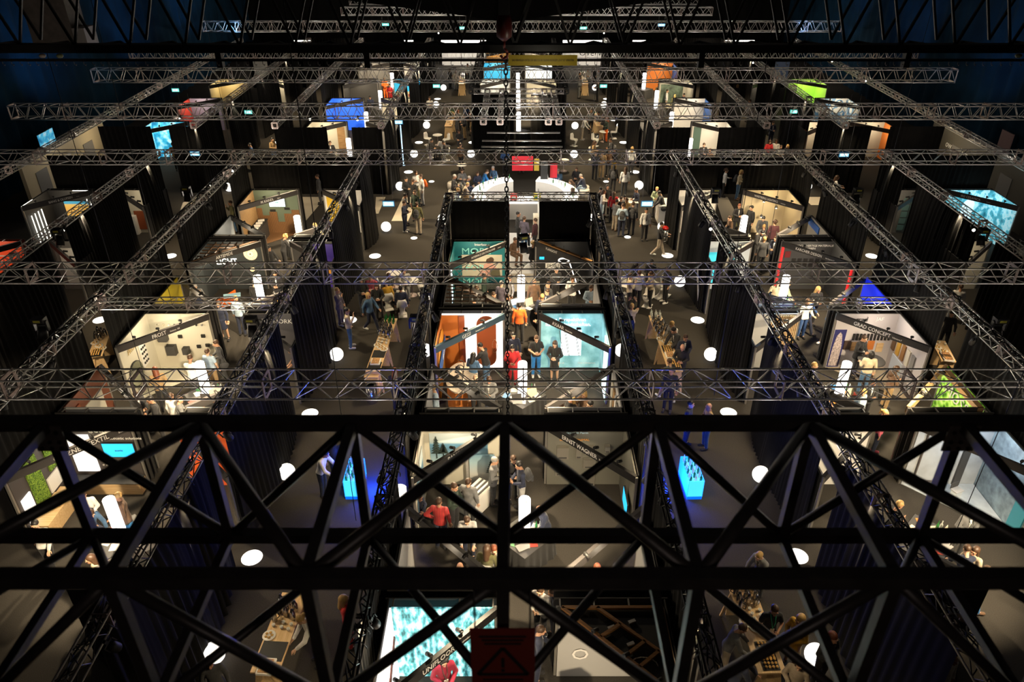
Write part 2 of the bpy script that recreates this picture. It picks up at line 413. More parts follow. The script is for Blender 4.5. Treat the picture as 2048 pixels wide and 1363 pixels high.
# ---------------------------------------------------------------- globe lamps, and floor discs whose glow stands in for spotlights
gl = MB().ball((0, 0, .26), .26, 28).mesh('globe_lamp', M_GLOBE)
gb = MB().lathe((0, 0, 0), [(.12, 0), (.14, .01), (.12, .03), (.08, .05)], 16).mesh('lamp_base', M_BLK)
dm = MB().lathe((0, 0, 0), [(.27, .0), (.28, .012), (.275, .02), (.0, .021)], 32).mesh('spotlit_glow_disc', M_DISC)
GLOB = [(772, 453), (1278, 370), (673, 708), (1422, 708), (573, 943), (1522, 948), (428, 1305), (1632, 1308), (853, 250), (872, 209), (887, 175), (1615, 372), (458, 374), (828, 307), (942, 307), (1148, 308), (1262, 308),
        (1240, 251), (1360, 562), (700, 560), (1614, 211), (800, 372), (885, 437), (1180, 437), (1325, 453), (1150, 251), (1208, 209), (1190, 175), (851, 700), (1243, 700), (800, 985), (1262, 985), (1118, 250)]
for i, (u, v) in enumerate(GLOB):
    x, y = G(u, v, .26)
    sd = 'left' if x < X0 else 'right'
    o = link('globe_lamp', gl, None, (x, y, 0)); link('lamp_base', gb, o)
    n_ = sum(1 for (a, b) in GLOB if (a < 1037) == (u < 1037) and b > v+1 or ((a < 1037) == (u < 1037) and abs(b-v) <= 1 and a < u))
    tag(o, 'glowing white globe lamp on the carpet, %s nearest on the %s side' % (ORD[n_], sd), 'floor lamp', 'globe lamps along the aisles')
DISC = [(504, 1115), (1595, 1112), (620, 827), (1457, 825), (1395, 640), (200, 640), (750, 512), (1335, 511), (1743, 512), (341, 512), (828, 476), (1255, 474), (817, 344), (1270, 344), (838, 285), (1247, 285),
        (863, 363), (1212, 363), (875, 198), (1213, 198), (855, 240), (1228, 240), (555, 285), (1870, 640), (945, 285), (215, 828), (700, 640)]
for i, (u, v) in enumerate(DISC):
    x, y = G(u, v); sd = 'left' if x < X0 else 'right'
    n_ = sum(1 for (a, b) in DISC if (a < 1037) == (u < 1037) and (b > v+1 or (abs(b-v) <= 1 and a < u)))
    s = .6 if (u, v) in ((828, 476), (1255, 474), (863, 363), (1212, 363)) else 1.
    o = link('spotlit_glow_disc', dm, None, (x, y, 0)); o.scale = (s, s, 1)
    tag(o, 'flat white disc glowing as if spotlit on the carpet, %s nearest on the %s side' % (ORD[n_], sd), 'floor light', 'spotlit discs on the aisle carpet')
# ================================================================ near girder, crane bridge, chain
t = thing('steel_girder', 'big black painted steel lattice girder close in front of the camera, out of focus', 'girder', (0, 2.06, 12.396))
W_, H_, S_ = 1.0, .784, .77
XJ = [-.05+S_*j for j in range(-9, 10)]
TF, TB, BF, BB = (0, H_), (W_, H_), (0, 0), (W_, 0)
for nm, c in (('top_chord', TF), ('top_chord', TB), ('bottom_chord', BF), ('bottom_chord', BB)):
    MB().bar((XJ[0]-.3, *c), (XJ[-1]+.3, *c), .062, .062).build(nm, M_STEEL, t)
for j, x in enumerate(XJ):
    MB().bar((x, *TB), (x, *BB), .05).build('back_post', M_STEEL, t)
    MB().bar((x, *TF), (x, *BF), .05).build('front_post', M_STEEL, t)
    MB().bar((x, *TB), (x, *TF), .05).build('top_cross_bar', M_STEEL, t)
    MB().bar((x, *BB), (x, *BF), .045).build('bottom_cross_bar', M_STEEL, t)
for j in range(len(XJ)-1):
    e = (j-9) % 2 == 0
    x0, x1 = XJ[j], XJ[j+1]
    a, b = (x0, x1) if e else (x1, x0)     # a: even node, b: odd node
    MB().tube((b, *TB), (a, *BB), .024, 10).build('back_diagonal', M_STEEL, t)
    MB().tube((a, *TB), (b, *TF), .030, 10).build('top_diagonal', M_STEEL, t)
    MB().tube((a, *TF), (b, *BF), .026, 10).build('front_diagonal', M_STEEL, t)
    MB().tube((b, *BB), (a, *BF), .024, 10).build('bottom_diagonal', M_STEEL, t)
M_HOLE = mat('bolt hole', (.004, .004, .004), .8)
for x in (XJ[6], XJ[12]):
    for yy in (-.034, W_-.034):
        g = MB().box((x, yy, H_-.07), (.16, .008, .16)).build('gusset_plate', mat('worn steel', (.075, .062, .055), .45, noise=.3, nscale=12), t)
        bl = MB()
        for dx in (-.05, 0, .05):
            for dz in (-.03, -.09, -.13): bl.tube((x+dx, yy-.012, H_+dz), (x+dx, yy-.003, H_+dz), .011, 8)
        bl.build('bolt', M_HOLE, g)
# red warning sign hanging from the girder
t = thing('warning_sign', 'dark red warning sign with triangle hanging from the near girder', 'sign', (-.05, 2.0, 12.76))
MB().box((0, 0, 0), (.265, .006, .40)).build('sign_plate', mat('dark red sign', (.19, .024, .014), .6), t)
b = MB()
P3 = [(-.105, -.085), (.105, -.085), (0, .085)]
for i in range(3): b.bar((P3[i][0], -.004, P3[i][1]), (P3[(i+1) % 3][0], -.004, P3[(i+1) % 3][1]), .016, .004, up=(0, 1, 0))
b.box((0, -.004, -.01), (.014, .004, .06)).box((0, -.004, -.06), (.015, .004, .015))
for k in range(3): b.box((0, -.004, .155-.022*k), (.19-.02*k, .004, .010)); b.box((0, -.004, -.12-.022*k), (.17, .004, .008))
b.build('warning_print', M_BLK, t)
for s in (-1, 1): MB().tube((.11*s, 0, .2), (.11*s, .02, .40), .004, 5).build('hook_wire', M_BLK, t)

GY, GZ = 12.4, 13.37
t = thing('crane_bridge', 'dark crane bridge lattice spanning the hall high up across the top of the view', 'crane', (0, GY, GZ))
M_DARKB = mat('dark bridge steel', (.012, .011, .010), .5, noise=.3, nscale=8)
for y in (-.05, .55):
    MB().bar((-17, y, 0 if y < 0 else -.09), (17, y, 0 if y < 0 else -.09), .12, .12).build('bottom_chord', M_DARKB, t); MB().bar((-17, y, 1.25), (17, y, 1.25), .12, .12).build('top_chord', M_DARKB, t)
for y in (-.05, .55):
    b = MB(); n = 40; s = 34/n
    for i in range(n):
        x = -17+i*s; b.bar((x, y, .03), (x+s/2, y, 1.22), .035); b.bar((x+s, y, .03), (x+s/2, y, 1.22), .035)
    b.build('lattice', M_DARKB, t)
b = MB()
for i in range(40): x = -17+i*.85; b.bar((x, -.05, 0), (x+.42, .55, 0), .03); b.bar((x+.85, -.05, 0), (x+.42, .55, 0), .03)
b.build('bottom_lattice', M_DARKB, t)
MB().bar((-17, -.12, -.16), (17, -.12, -.16), .035).build('festoon_rail', M_DARKB, t)
b = MB()
for i in range(240):
    x = -16.8+i*.14+.02*math.sin(i*7)
    b.path([(x, -.12, -.17), (x, -.12, -.22), (x+.025, -.12, -.245), (x+.03, -.12, -.22)], .005, 4)
h = b.build('hook', mat('hook steel', (.18, .17, .16), .5, .5), t); h['kind'] = 'stuff'
b = MB()
for x in (-14.4, -11.1, -9.7, -4.6, -2.3, 2.9, 6.1, 9.6, 13): b.box((x, -.05, -.17), (.09, .12, .22))
b.build('rail_bracket', M_DARKB, t)
for x, c in ((-7.32, (.5, .42, .33)), (-7.05, (.30, .33, .16)), (7.8, (.30, .33, .16)), (8.15, (.55, .55, .16))):
    MB().ball((x, -.1, -.1), .045, 10, (1.2, 1, .8)).build('bridge_lamp', mat('lamp glass %g' % x, c, .3), t)
t = thing('yellow_banner', 'yellow banner with black lettering hanging under the crane bridge', 'banner', (.43, GY-.19, GZ-.15))
MB().box((0, 0, 0), (1.06, .006, .155)).build('banner_cloth', mat('yellow banner cloth', (.55, .40, .02), .6), t)
text('DAS VERWEILEN UNTER DER BRÜCKE BEI GELB-BLINKENDEM LICHT IST VERBOTEN', .044, M_BLK, t, (0, -.006, 0), (PI/2, 0, 0), align='CENTER', extrude=.001, sx=.58)
point((.45, 11.45, 12.95), 6, (1, .9, .7), .05)  # added light without a fixture, only to brighten the yellow banner
# hoist trolley, hook block and load chain
t = thing('chain_hoist', 'dark red chain hoist block hanging at the middle of the crane bridge', 'hoist', (-.16, 11.9, 13.45))
MB().lathe((0, 0, .1), [(.03, 0), (.11, .06), (.12, .2), (.1, .34), (.04, .4)], 14).build('hoist_body', mat('dark red paint', (.10, .012, .010), .4), t)
MB().box((0, 0, .62), (.16, .22, .3)).build('motor_housing', M_BLK, t)
b = MB(); b.path([(0, 0, .1), (0, 0, 0), (.05, 0, -.06), (.04, 0, -.13), (-.02, 0, -.15), (-.06, 0, -.1)], .018, 8); b.build('hook', mat('hook red', (.16, .02, .015), .4), t)
def chain(name, label, x, y, z0, z1, link_=.085, r=.011):
    n = int((z1-z0)/link_); b = MB()
    for i in range(n):
        z = z0+i*link_; ax = i % 2
        pts = []
        for k in range(9):
            a = 2*PI*k/8; px = .028*math.cos(a); pz = z+link_*.62*math.sin(a)
            pts.append((x+(px if ax else 0), y+(0 if ax else px), pz))
        b.path(pts, r, 4)
    return tag(b.build(name, M_BLK), label, 'chain')
chain('load_chain', 'long black load chain hanging down the middle of the view', -.14, 12.0, 2.3, 13.4)
t = thing('crane_trolley', 'huge dark crane trolley at the top middle edge', 'crane', (.0, 14.0, 0))
MB().slab((0, 0, 0), (1, 0, 0), (0, 0, 1), [(-2.9, 13.86), (-.9, 13.62), (-.1, 13.5), (.5, 13.6), (2.6, 13.86), (2.6, 15.2), (-2.9, 15.2)], -1.4).build('trolley_body', M_BLK, t)
MB().box((0, .7, 15.3), (2.2, 1., .3)).build('winch_cover', M_BLK, t)
# pale box high at the left
t = thing('hanging_box', 'pale grey box-shaped housing hanging high at the upper left', 'hanging unit', (-8.2, 14.5, 13.35))
M_BEIGE = mat('beige sheet metal', (.22, .19, .16), .6, noise=.2, nscale=8)
MB().box((0, 0, .3), (.75, .5, 1.1)).build('housing', M_BEIGE, t)
MB().box((.48, -.05, -.15), (.22, .4, .35)).build('side_box', mat('pale sheet metal', (.5, .47, .43), .5), t)
MB().tube((.1, 0, .8), (.1, 0, 3), .02, 6).build('hanger', M_BLK, t)
spot((-6, 9, 11), (-8.2, 14.5, 13.6), 45, (1, .85, .75), 30)
# thin black suspension wires
WIRES = [(430, 130, 468, 330), (1185, 60, 1182, 320), (1737, 140, 1742, 470), (250, 700, 300, 790), (1440, 560, 1428, 790), (1560, 430, 1535, 500), (330, 520, 345, 610), (700, 940, 712, 1040), (1930, 880, 1900, 1090)]
for i, (u0, v0, u1, v1) in enumerate(WIRES):
    x, y = G(u1, v1, 4.2)
    tag(MB().tube((x, y, 4.2), (x+.1*math.sin(i), y, 16), .008, 5).build('suspension_wire', M_CABLE), 'thin black wire from the ceiling down to a truss, %s of its kind' % ORD[i], 'wire', 'suspension wires')

# ---- hanging lit signs
def lit_sign(u, v, z, label, w=.55, h=.28, col=(.35, .75, 1.), green=False):
    x, y = G(u, v, z)
    t = thing('exit_sign', label, 'sign', (x, y, z), 0, 'lit hanging signs')
    c = (.25, .95, .8) if green else col
    MB().box((0, 0, 0), (w, .05, h)).build('sign_case', mat('sign case '+str(green), (.03, .16, .35) if not green else (.02, .25, .2), .4, emit=.25), t)
    MB().box((0, -.027, 0), (w*.88, .008, h*.72)).build('light_panel', glow('sign light '+str(green), c, 1.5), t)
    b = MB()
    for s in (-.2, .15): b.box((s*w, -.033, 0), (w*.16, .004, h*.4))
    b.bar((-.05*w, -.033, 0), (.3*w, -.033, 0), .03, .004).build('pictogram', glow('sign pictogram '+str(green), (.9, 1, 1), 1.6), t)
    for s in (-.4, .4): MB().tube((s*w, 0, h/2), (s*w*1.15, .1, 3.2), .006, 4).build('hanging_wire', mat('grey wire', (.25, .24, .22), .5), t)
    return t
for i, (u, v, g, lb) in enumerate([(777, 407, 0, 'over the left aisle by the white floor stripe'), (1294, 407, 0, 'over the right aisle by the standing crowd'), (1688, 309, 0, 'behind the third truss on the right'), (390, 307, 0, 'behind the third truss on the left'),
                                (497, 224, 1, 'behind the fourth truss on the left'), (1588, 223, 1, 'behind the fourth truss on the right'), (873, 172, 1, 'over the far left aisle by a globe'), (1207, 172, 1, 'over the far right aisle by a globe'),
                                (771, 49, 1, 'on the far seventh truss, left'), (926, 56, 1, 'on the far seventh truss, middle left'), (1323, 50, 0, 'on the far seventh truss, right'), (1167, 56, 1, 'on the far seventh truss, middle right'), (351, 180, 1, 'by the far left wall'), (797, 244, 0, 'by the pillar of the far left aisle')]):
    lit_sign(u, v, 3.0 if v > 60 else 4.4, 'small lit %s sign hanging %s' % ('green' if g else 'blue', lb), green=bool(g), w=.55 if v > 60 else .7)
# tall thin LED poles in the far aisles
for u0, v0, u1, v1, lb in ((803, 258, 807, 330, 'left'), (1258, 215, 1254, 285, 'right')):
    x, y = G(u1, v1, 0)
    tag(MB().lathe((x, y, 0), [(.12, 0), (.12, .03), (.035, .04), (.035, 2.6), (0, 2.6)], 10).build('light_pole', glow('blue white pole', (.45, .72, 1.), 1.6)), 'tall thin blue-white light pole beside the far %s aisle' % lb, 'light pole')
# ================================================================ stands
BLOCKC = {'C': X0+.0, 'L': -10.45, 'R': 11.0, 'OL': -20.9, 'OR': 21.4}
QN = {('L', 1): 'far left', ('R', 1): 'far right', ('L', -1): 'near left', ('R', -1): 'near right'}
M_WALLD = mat('dark stand wall', (.040, .038, .036), .7)
M_SKIN = mat('black stand skin', (.022, .02, .019), .8)
M_POST = mat('stand post', (.35, .33, .30), .35, .6)
M_HEAD = mat('dark header', (.040, .035, .033), .6)
M_TXT = mat('white lettering', (.86, .84, .80), .6)
WH, HB, HT = 2.3, 2.08, 2.32
class Stand:
    def __init__(s, blk, k, lr, far, label, wall=M_WALLD, side=None, header=M_HEAD, words=None, small='', ceil=None, light=45, lcol=(1, .84, .6), head=True, tsize=.2):
        s.cx, s.cy = BLOCKC[blk], YK[k]; s.sx = -1 if lr == 'L' else 1; s.sy = 1 if far else -1
        t = s.t = thing('exhibition_stand', label, 'exhibition stand', (s.cx, s.cy, 0))
        sx, sy = s.sx, s.sy
        X = lambda a: a*sx
        Y = lambda a: a*sy
        s.X, s.Y = X, Y
        wb = MB().box((X(1.8), Y(2.87), WH/2), (2.2, .04, WH)).build('back_wall', wall, t)
        ws = MB().box((X(2.92), Y(1.72), WH/2), (.04, 2.3, WH)).build('side_wall', side or wall, t)
        MB().box((X(1.83), Y(3.13), WH/2), (2.46, .03, WH)).build('outer_panel', M_SKIN, t)
        MB().box((X(2.985), Y(1.85), WH/2), (.03, 2.5, WH)).build('outer_panel', M_SKIN, t)
        b = MB()
        for a in (.72, 1.45, 2.2, 2.88): b.box((X(a), Y(3.0), WH-.02), (.035, .24, .035))
        b.build('strut', M_POST, t)
        for (px, py) in ((.66, 2.9), (2.93, .52)):
            MB().box((X(px), Y(py), WH/2), (.06, .06, WH)).build('corner_post', M_POST, t)
        s.p0 = Vector((X(.66), Y(2.86), 0)); s.p1 = Vector((X(2.93), Y(.56), 0))
        if head:
            MB().bar((s.p0.x, s.p0.y, (HB+HT)/2), (s.p1.x, s.p1.y, (HB+HT)/2), .10, HT-HB).build('header_beam', header, t)
            for f in (.3, .55, .8):
                q = s.p0.lerp(s.p1, f); dirn = Vector((sx, sy, 0)).normalized()
                MB().box((q.x, q.y, HT+.05), (.03, .03, .1)).tube((q.x, q.y, HT+.1), (q.x+dirn.x*.16, q.y+dirn.y*.16, HT+.03), .045, 8).build('track_spotlight', M_BLK, t)
        if words and far:
            ang = math.atan2(2.3, 2.27)*(1 if sx < 0 else -1)
            L = s.p1 if sx < 0 else s.p0; Rr = s.p0 if sx < 0 else s.p1
            d = (Rr-L).normalized(); n = Vector((d.y, -d.x, 0))
            q = L.lerp(Rr, .36 if sx < 0 else .20)+n*.055
            if words: text(words, tsize, M_TXT, t, (q.x, q.y, (HB+HT)/2), (PI/2, 0, ang), sx=.85)
            if small:
                q2 = q+d*(tsize*.62*.85*len(words)+.1); text(small, tsize*.42, M_TXT, t, (q2.x, q2.y, (HB+HT)/2-.02), (PI/2, 0, ang), sx=.8)
        if ceil:
            tri = [(X(.75), Y(2.84)), (X(2.88), Y(.7)), (X(2.88), Y(2.84))]
            if sx*sy < 0: tri.reverse()
            if ceil == 'lattice':
                m = wood('brown timber', (.06, .033, .018), (.11, .06, .03), 4.)
                MB().prism([(X(.75), Y(2.84)), (X(2.88), Y(.7)), (X(2.88), Y(.82)), (X(.95), Y(2.84))] if sx*sy > 0 else [(X(.95), Y(2.84)), (X(2.88), Y(.82)), (X(2.88), Y(.7)), (X(.75), Y(2.84))], HT-.05, HT+.02).build('ceiling_rim', m, t)
                b = MB()
                for i in range(1, 8):
                    a = .75+i*.3
                    if a < 2.85:
                        yy = 2.84-(a-.75); b.bar((X(a), Y(yy+.05), HT-.05), (X(a), Y(2.82), HT-.05), .035, .05); b.bar((X(a+.02), Y(yy+.05), HT-.05), (X(2.86), Y(yy+.05), HT-.05), .035, .05)
                b.build('ceiling_lattice', m, t)
            else:
                c = MB().prism(tri, HT-.06, HT-.03).build('ceiling_panel', ceil, t)
        if light:
            point((s.cx+X(2.0), s.cy+Y(1.98), 2.08), light*.85, lcol, .12)
    # panels and lettering on the walls
    def pan(s, w, a0, a1, z0, z1, m, t=.02, name='wall_panel', off=0.):
        a0, a1 = min(a0, a1), max(a0, a1)
        if w == 'B': return MB().box((s.X((a0+a1)/2), s.Y(2.85-off-t/2), (z0+z1)/2), (a1-a0, t, z1-z0)).build(name, m, s.t)
        return MB().box((s.X(2.90-off-t/2), s.Y((a0+a1)/2), (z0+z1)/2), (t, a1-a0, z1-z0)).build(name, m, s.t)
    def txt(s, w, a, z, size, body, m=None, name='lettering', sx=1., align='LEFT'):
        m = m or M_TXT
        if w == 'B': return text(body, size, m, s.t, (s.X(a), s.Y(2.82), z), (PI/2, 0, 0), name, sx=sx, align=align)
        r = PI/2 if s.sx < 0 else -PI/2
        return text(body, size, m, s.t, (s.X(2.87), s.Y(a), z), (PI/2, 0, r), name, sx=sx, align=align)
    def W(s, a, b, z=0.): return (s.cx+s.X(a), s.cy+s.Y(b), z)
    def on(s, w, a, z, d=0.):
        return s.W(a, 2.84-d, z) if w == 'B' else s.W(2.88-d, a, z)
    def box(s, w, a, z, wd, h, d, m, name, label, cat, group=None):
        """a thing fixed to the wall"""
        p = s.on(w, a, z, d/2)
        return tag(MB().box(p, (wd, d, h) if w == 'B' else (d, wd, h)).build(name, m), label, cat, group)
def screen(p, w, h, mface, label, rz=0., d=.05, words=None, wm=None, name='wall_screen'):
    t = thing(name, label, 'screen', p, rz)
    MB().box((0, 0, 0), (w, d, h)).build('screen_case', M_BLK, t)
    MB().box((0, -d/2-.003, 0), (w*.95, .006, h*.93)).build('display', mface, t)
    if words: text(words, h*.18, wm or M_BLK, t, (0, -d/2-.01, 0), (PI/2, 0, 0), align='CENTER')
    return t

M_WARMW = mat('warm white wall', (.60, .56, .45), .7)
M_LGREY = mat('light grey wall', (.42, .41, .40), .7)
M_CYANLIT = ramp_mat('backlit pale cyan picture', [(.3, (.10, .30, .33)), (.5, (.25, .52, .55)), (.72, (.50, .78, .80))], kind='noise', scale=1.8, detail=7, emit=.42)
M_FOREST = ramp_mat('backlit forest picture', [(.35, (.02, .09, .10)), (.48, (.10, .42, .46)), (.58, (.45, .85, .9)), (.75, (.85, 1, 1))], kind='noise', scale=7, detail=12, emit=.8, map_scale=(1.2, 1, .45))
M_ORANGE = mat('terracotta orange', (.48, .15, .03), .45)
M_AMBER = mat('amber wall', (.75, .33, .03), .45)
M_RUST = mat('rust brown', (.27, .065, .02), .45)
M_TEAL = mat('teal poster', (.01, .17, .19), .6)
M_MOSS = ramp_mat('moss', [(.35, (.02, .05, .003)), (.5, (.10, .20, .01)), (.7, (.30, .42, .05))], kind='noise', scale=30, rough=.9)
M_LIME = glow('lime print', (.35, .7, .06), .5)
M_BLUESCR = glow('blue screen', (.02, .45, .9), 1.)
M_SCRW = glow('white screen', (.75, .92, 1.), 1.3)
M_COOL = mat('cool white', (.62, .68, .74), .6)
M_BLUEP = mat('blue print', (.01, .10, .42), .5)
M_BLACKT = mat('black lettering', (.02, .02, .02), .6)
M_GOLD = mat('gold lettering', (.65, .45, .12), .35, .7)
M_LAKE = ramp_mat('lake landscape picture', [(0, (.10, .10, .10)), (.22, (.55, .55, .52)), (.42, (.35, .50, .56)), (.6, (.10, .22, .33)), (.68, (.12, .28, .42)), (.72, (.62, .72, .72)), (1, (.75, .78, .72))], kind='grad', axis='Z', scale=.44)
M_CLEARW = glow('white light wall', (1, .95, .9), 1.3)

# --- middle block
s = Stand('C', 2, 'L', 1, 'orange stand with bathroom taps and a glowing white back wall', M_CLEARW, M_ORANGE, mat('blue grey header', (.05, .09, .12), .5), 'GESSI', 'Serravalle Sesia  I', light=38, lcol=(1, .75, .45))
b = MB(); b.slab((s.X(1.3), s.Y(2.82), .1), (1, 0, 0), (0, 0, 1), [(.36*math.cos(a), .36+.36*math.sin(a)) for a in [PI+PI*i/10 for i in range(11)]]+[(.36*math.cos(a), 1.78+.36*math.sin(a)) for a in [PI*i/10 for i in range(11)]], .04); b.build('round_end_panel', M_RUST, s.t); s.pan('B', 2.08, 2.3, 0, 2.25, M_RUST, .09, 'rust_pillar'); s.pan('B', 2.3, 2.9, 0, 2.25, M_ORANGE, .03)
s.pan('S', .65, 2.75, .95, 1.5, M_BLUEP, .02, 'blue_banner', .075); text('GESSI', .28, M_TXT, s.t, (s.X(2.79), s.Y(1.5), 1.22), (PI/2, 0, PI/2))
b = MB(); b.slab(s.t.location*0+Vector((s.X(2.86), s.Y(.8), 0)), (0, 1, 0), (0, 0, 1), [(0, .0), (1.9, 0), (1.9, 1.5)]+[(.95+.95*math.cos(a), 1.5+.6*math.sin(a)) for a in [PI*i/10 for i in range(1, 10)]]+[(0, 1.5)], -.02); b.build('arch_panel', M_AMBER, s.t)
b = MB(); pts = [Vector((s.X(1.0+.09*math.cos(a)), s.Y(2.77), 1.0+.28*math.sin(a)*(1 if a < PI else 1.1))) for a in [2*PI*i/14 for i in range(15)]]; b.path(pts, .012, 5); b.build('shower_hose', mat('copper tube', (.7, .4, .25), .3, .8), s.t)
s.pan('B', 1.1, 1.28, 1.68, 1.86, mat('brown niche', (.10, .03, .01), .5), .06, 'shower_head_niche')
# tap counter: rounded oval top with a row of taps
c = thing('tap_counter', 'rounded terracotta counter with a row of black taps by the orange arch', 'counter', s.W(2.15, .75))
ov = [(.62*math.cos(a)*(1 if math.cos(a) > 0 else .8), .95*math.sin(a)) for a in [2*PI*i/24 for i in range(24)]]
MB().prism([(x*.94, y*.94) for x, y in ov], 0, .92).build('counter_body', M_ORANGE, c); MB().prism(ov, .92, .97).build('counter_top', mat('speckled stone', (.5, .42, .33), .4, noise=.5, nscale=40), c)
for i in range(5):
    y = -.6+.3*i; tp = MB(); tp.path([(.1, y, .97), (.1, y, 1.2), (.03, y, 1.26), (-.08, y, 1.26), (-.12, y, 1.2)], .016, 6); tp.build('tap', M_BLK, c)
    MB().lathe((-.12, y, .965), [(.0, .0), (.07, .012), (.09, .02), (.0, .021)], 12).build('basin_dish', M_BLK, c)

s = Stand('C', 2, 'R', 1, 'stand with a glowing cyan concrete wall showing a roof window', M_CYANLIT, M_CYANLIT, M_HEAD, 'AXAAR', 'Münchwilen', light=30, lcol=(.75, .95, 1))
s.txt('B', .86, 1.98, .2, 'Neue Perspektiven\nfür Dachlandschaften.', glow('bright letters', (1, 1, 1), 1.3), sx=.95)
wn = s.pan('B', 1.45, 2.2, .55, 1.62, glow('bright roof window', (.93, .97, 1.), 1.5), .02, 'roof_window_picture')
b = MB()
for a in (1.43, 1.62, 1.66, 2.0, 2.04): b.bar((s.X(a-.06), s.Y(2.815), 1.64), (s.X(a+.12), s.Y(2.815), .55), .02, .02)
b.build('window_bars', M_DGREY, wn)
s.txt('B', 1.3, .22, .09, 'axaar.ch'); s.txt('B', 2.1, .22, .08, 'Made in Switzerland')
s.pan('S', .7, 1.5, .1, 2.2, glow('white light panel', (.8, .97, 1), 1.6), .03, 'light_panel')

s = Stand('C', 3, 'L', 1, 'teal poster stand with large white words and a photo of a woman', M_TEAL, M_TEAL, M_HEAD, 'INTERFACE DEUTSCHLAND', 'Krefeld  D', light=40, tsize=.13)
s.txt('B', 1.75, 2.17, .15, 'Interface', align='CENTER')
m_ = mat('mint letters', (.30, .78, .70), .6)
s.txt('B', 2.6, 1.85, .42, 'MORE', m_, sx=1.15); s.txt('B', 2.45, 1.05, .40, 'FOR', m_, sx=1.15); s.txt('B', 2.6, .38, .42, 'MORE', m_, sx=1.15)
ph = s.pan('B', .82, 2.6, .62, 1.68, mat('photo wall', (.55, .50, .38), .6, noise=.1, nscale=3), .012, 'poster_photo')
b = MB(); b.ball((s.X(1.4), s.Y(2.83), 1.38), .13, 12, (1, .12, 1.1)).ball((s.X(1.3), s.Y(2.825), 1.45), .11, 12, (1.1, .12, 1.2)); b.build('printed_hair', mat('print brown', (.08, .04, .02), .6), ph)
b = MB(); b.slab((s.X(1.45), s.Y(2.83), .65), (1, 0, 0), (0, 0, 1), [(-.35, 0), (.35, 0), (.4, .35), (.22, .62), (-.1, .62), (-.35, .35)], .01); b.build('printed_body', mat('print pink', (.62, .33, .26), .6), ph)
b = MB(); b.slab((s.X(1.45), s.Y(2.815), .65), (1, 0, 0), (0, 0, 1), [(.1, 0), (.55, 0), (.5, .4), (.1, .3)], .01); b.build('printed_chair', mat('print olive', (.10, .09, .05), .6), ph)
s.pan('S', .65, .9, .05, 2.25, glow('white light strip', (.8, .95, 1), 1.7), .03, 'light_strip')
s.pan('B', .7, 2.9, 0, .22, mat('terrazzo print', (.35, .33, .26), .6, noise=.5, nscale=30), .03, 'terrazzo_band')
text('CLASS', .16, M_GREY, s.t, (s.X(2.3), s.Y(2.81), .11), (PI/2, 0, 0))

s = Stand('C', 3, 'R', 1, 'black lamp stand with a white ring light and a slanting light line', mat('black stand wall', (.016, .016, .017), .5), None, M_HEAD, 'PLANLICHT', '', light=10, tsize=.15)
b = MB(); b.bar((s.X(.8), s.Y(2.76), HT+.05), (s.X(2.9), s.Y(.68), HT+.05), .12, .05); b.build('timber_edge', wood('orange timber', (.38, .17, .04), (.5, .25, .08), 5), s.t)
x, y, _ = s.W(1.85, 2.1)
t = thing('ring_lamp', 'white glowing ring lamp hanging in the black lamp stand', 'lamp', (x, y, 1.75))
b = MB(); b.path([(.22*math.cos(a), .22*math.sin(a), 0) for a in [2*PI*i/20 for i in range(21)]], .03, 6); b.build('glowing_ring', glow('warm ring', (1, .95, .85), 2.5), t); MB().tube((0, .22, 0), (0, .22, .6), .006, 4).build('lamp_wire', M_BLK, t)
tag(MB().tube(s.W(2.1, 1.9, 1.7), s.W(2.55, 1.4, .5), .02, 6).build('line_lamp', glow('line light', (1, .95, .9), 3)), 'slanting white line lamp in the black lamp stand', 'lamp')
s.pan('B', 1.1, 1.75, 1.0, 1.3, mat('word plate', (.8, .78, .72), .6), .03, 'word_plate'); s.txt('B', 1.15, 1.15, .26, 'PURE', M_BLACKT)
s.txt('B', 2.2, .35, .22, 'LESS IS\nMORE', M_TXT)
screen(s.on('B', .93, 1.55, .03), .22, .14, M_BLUESCR, 'tiny blue screen on the black lamp stand')

s = Stand('C', 1, 'L', 1, 'stand with lake landscape murals and a white sliding window frame', M_WARMW, M_WARMW, M_BLK, 'PANORAMAH!', 'Genève  CH', light=46)
s.pan('B', 1.05, 2.75, .9, 1.95, M_LAKE, .012, 'lake_picture'); s.pan('B', 1.3, 2.1, 2.05, 2.15, M_DGREY, .04, 'rail_sample')
pic = s.pan('B', .85, 1.6, .1, 1.25, M_LAKE, .02, 'lower_lake_picture', .12)
b = MB()
for (a, z, h) in ((2.55, 1.15, .7), (.95, .55, .55), (2.35, 1.2, .4)):
    yy = 2.80 if z > 1 else 2.68
    b.tube((s.X(a), s.Y(yy), z-.1), (s.X(a), s.Y(yy), z+h), .012, 5)
    for j in range(6): q = j/6; ww = .17*(1-q*.8); b.slab((s.X(a), s.Y(yy), z+h*.15+h*.8*q), (1, 0, 0), (0, 0, 1), [(-ww, -.02), (ww, -.02), (0, .1)], .01)
b.build('printed_fir', mat('print dark green', (.02, .035, .03), .7), pic)
s.pan('B', 1.62, 1.70, 0, 1.6, M_ALU, .1, 'window_mullion', .1)
s.pan('S', .8, 1.3, .3, 1.75, mat('pale blue print', (.25, .5, .7), .5), .02, 'blue_picture'); s.pan('S', 1.5, 2.2, .2, 2.0, M_LAKE, .02, 'side_picture')
t = thing('window_profile_sample', 'large white slanting window profile sample on the floor of the lake mural stand', 'window sample', s.W(1.35, 1.9), -.6)
MB().box((0, 0, .3), (.55, 1.0, .6)).build('sample_body', M_WHITE, t); b = MB()
for k in range(3): b.box((-.14+.14*k, 0, .615), (.05, 1.0, .03))
b.build('profile_groove', M_DGREY, t)

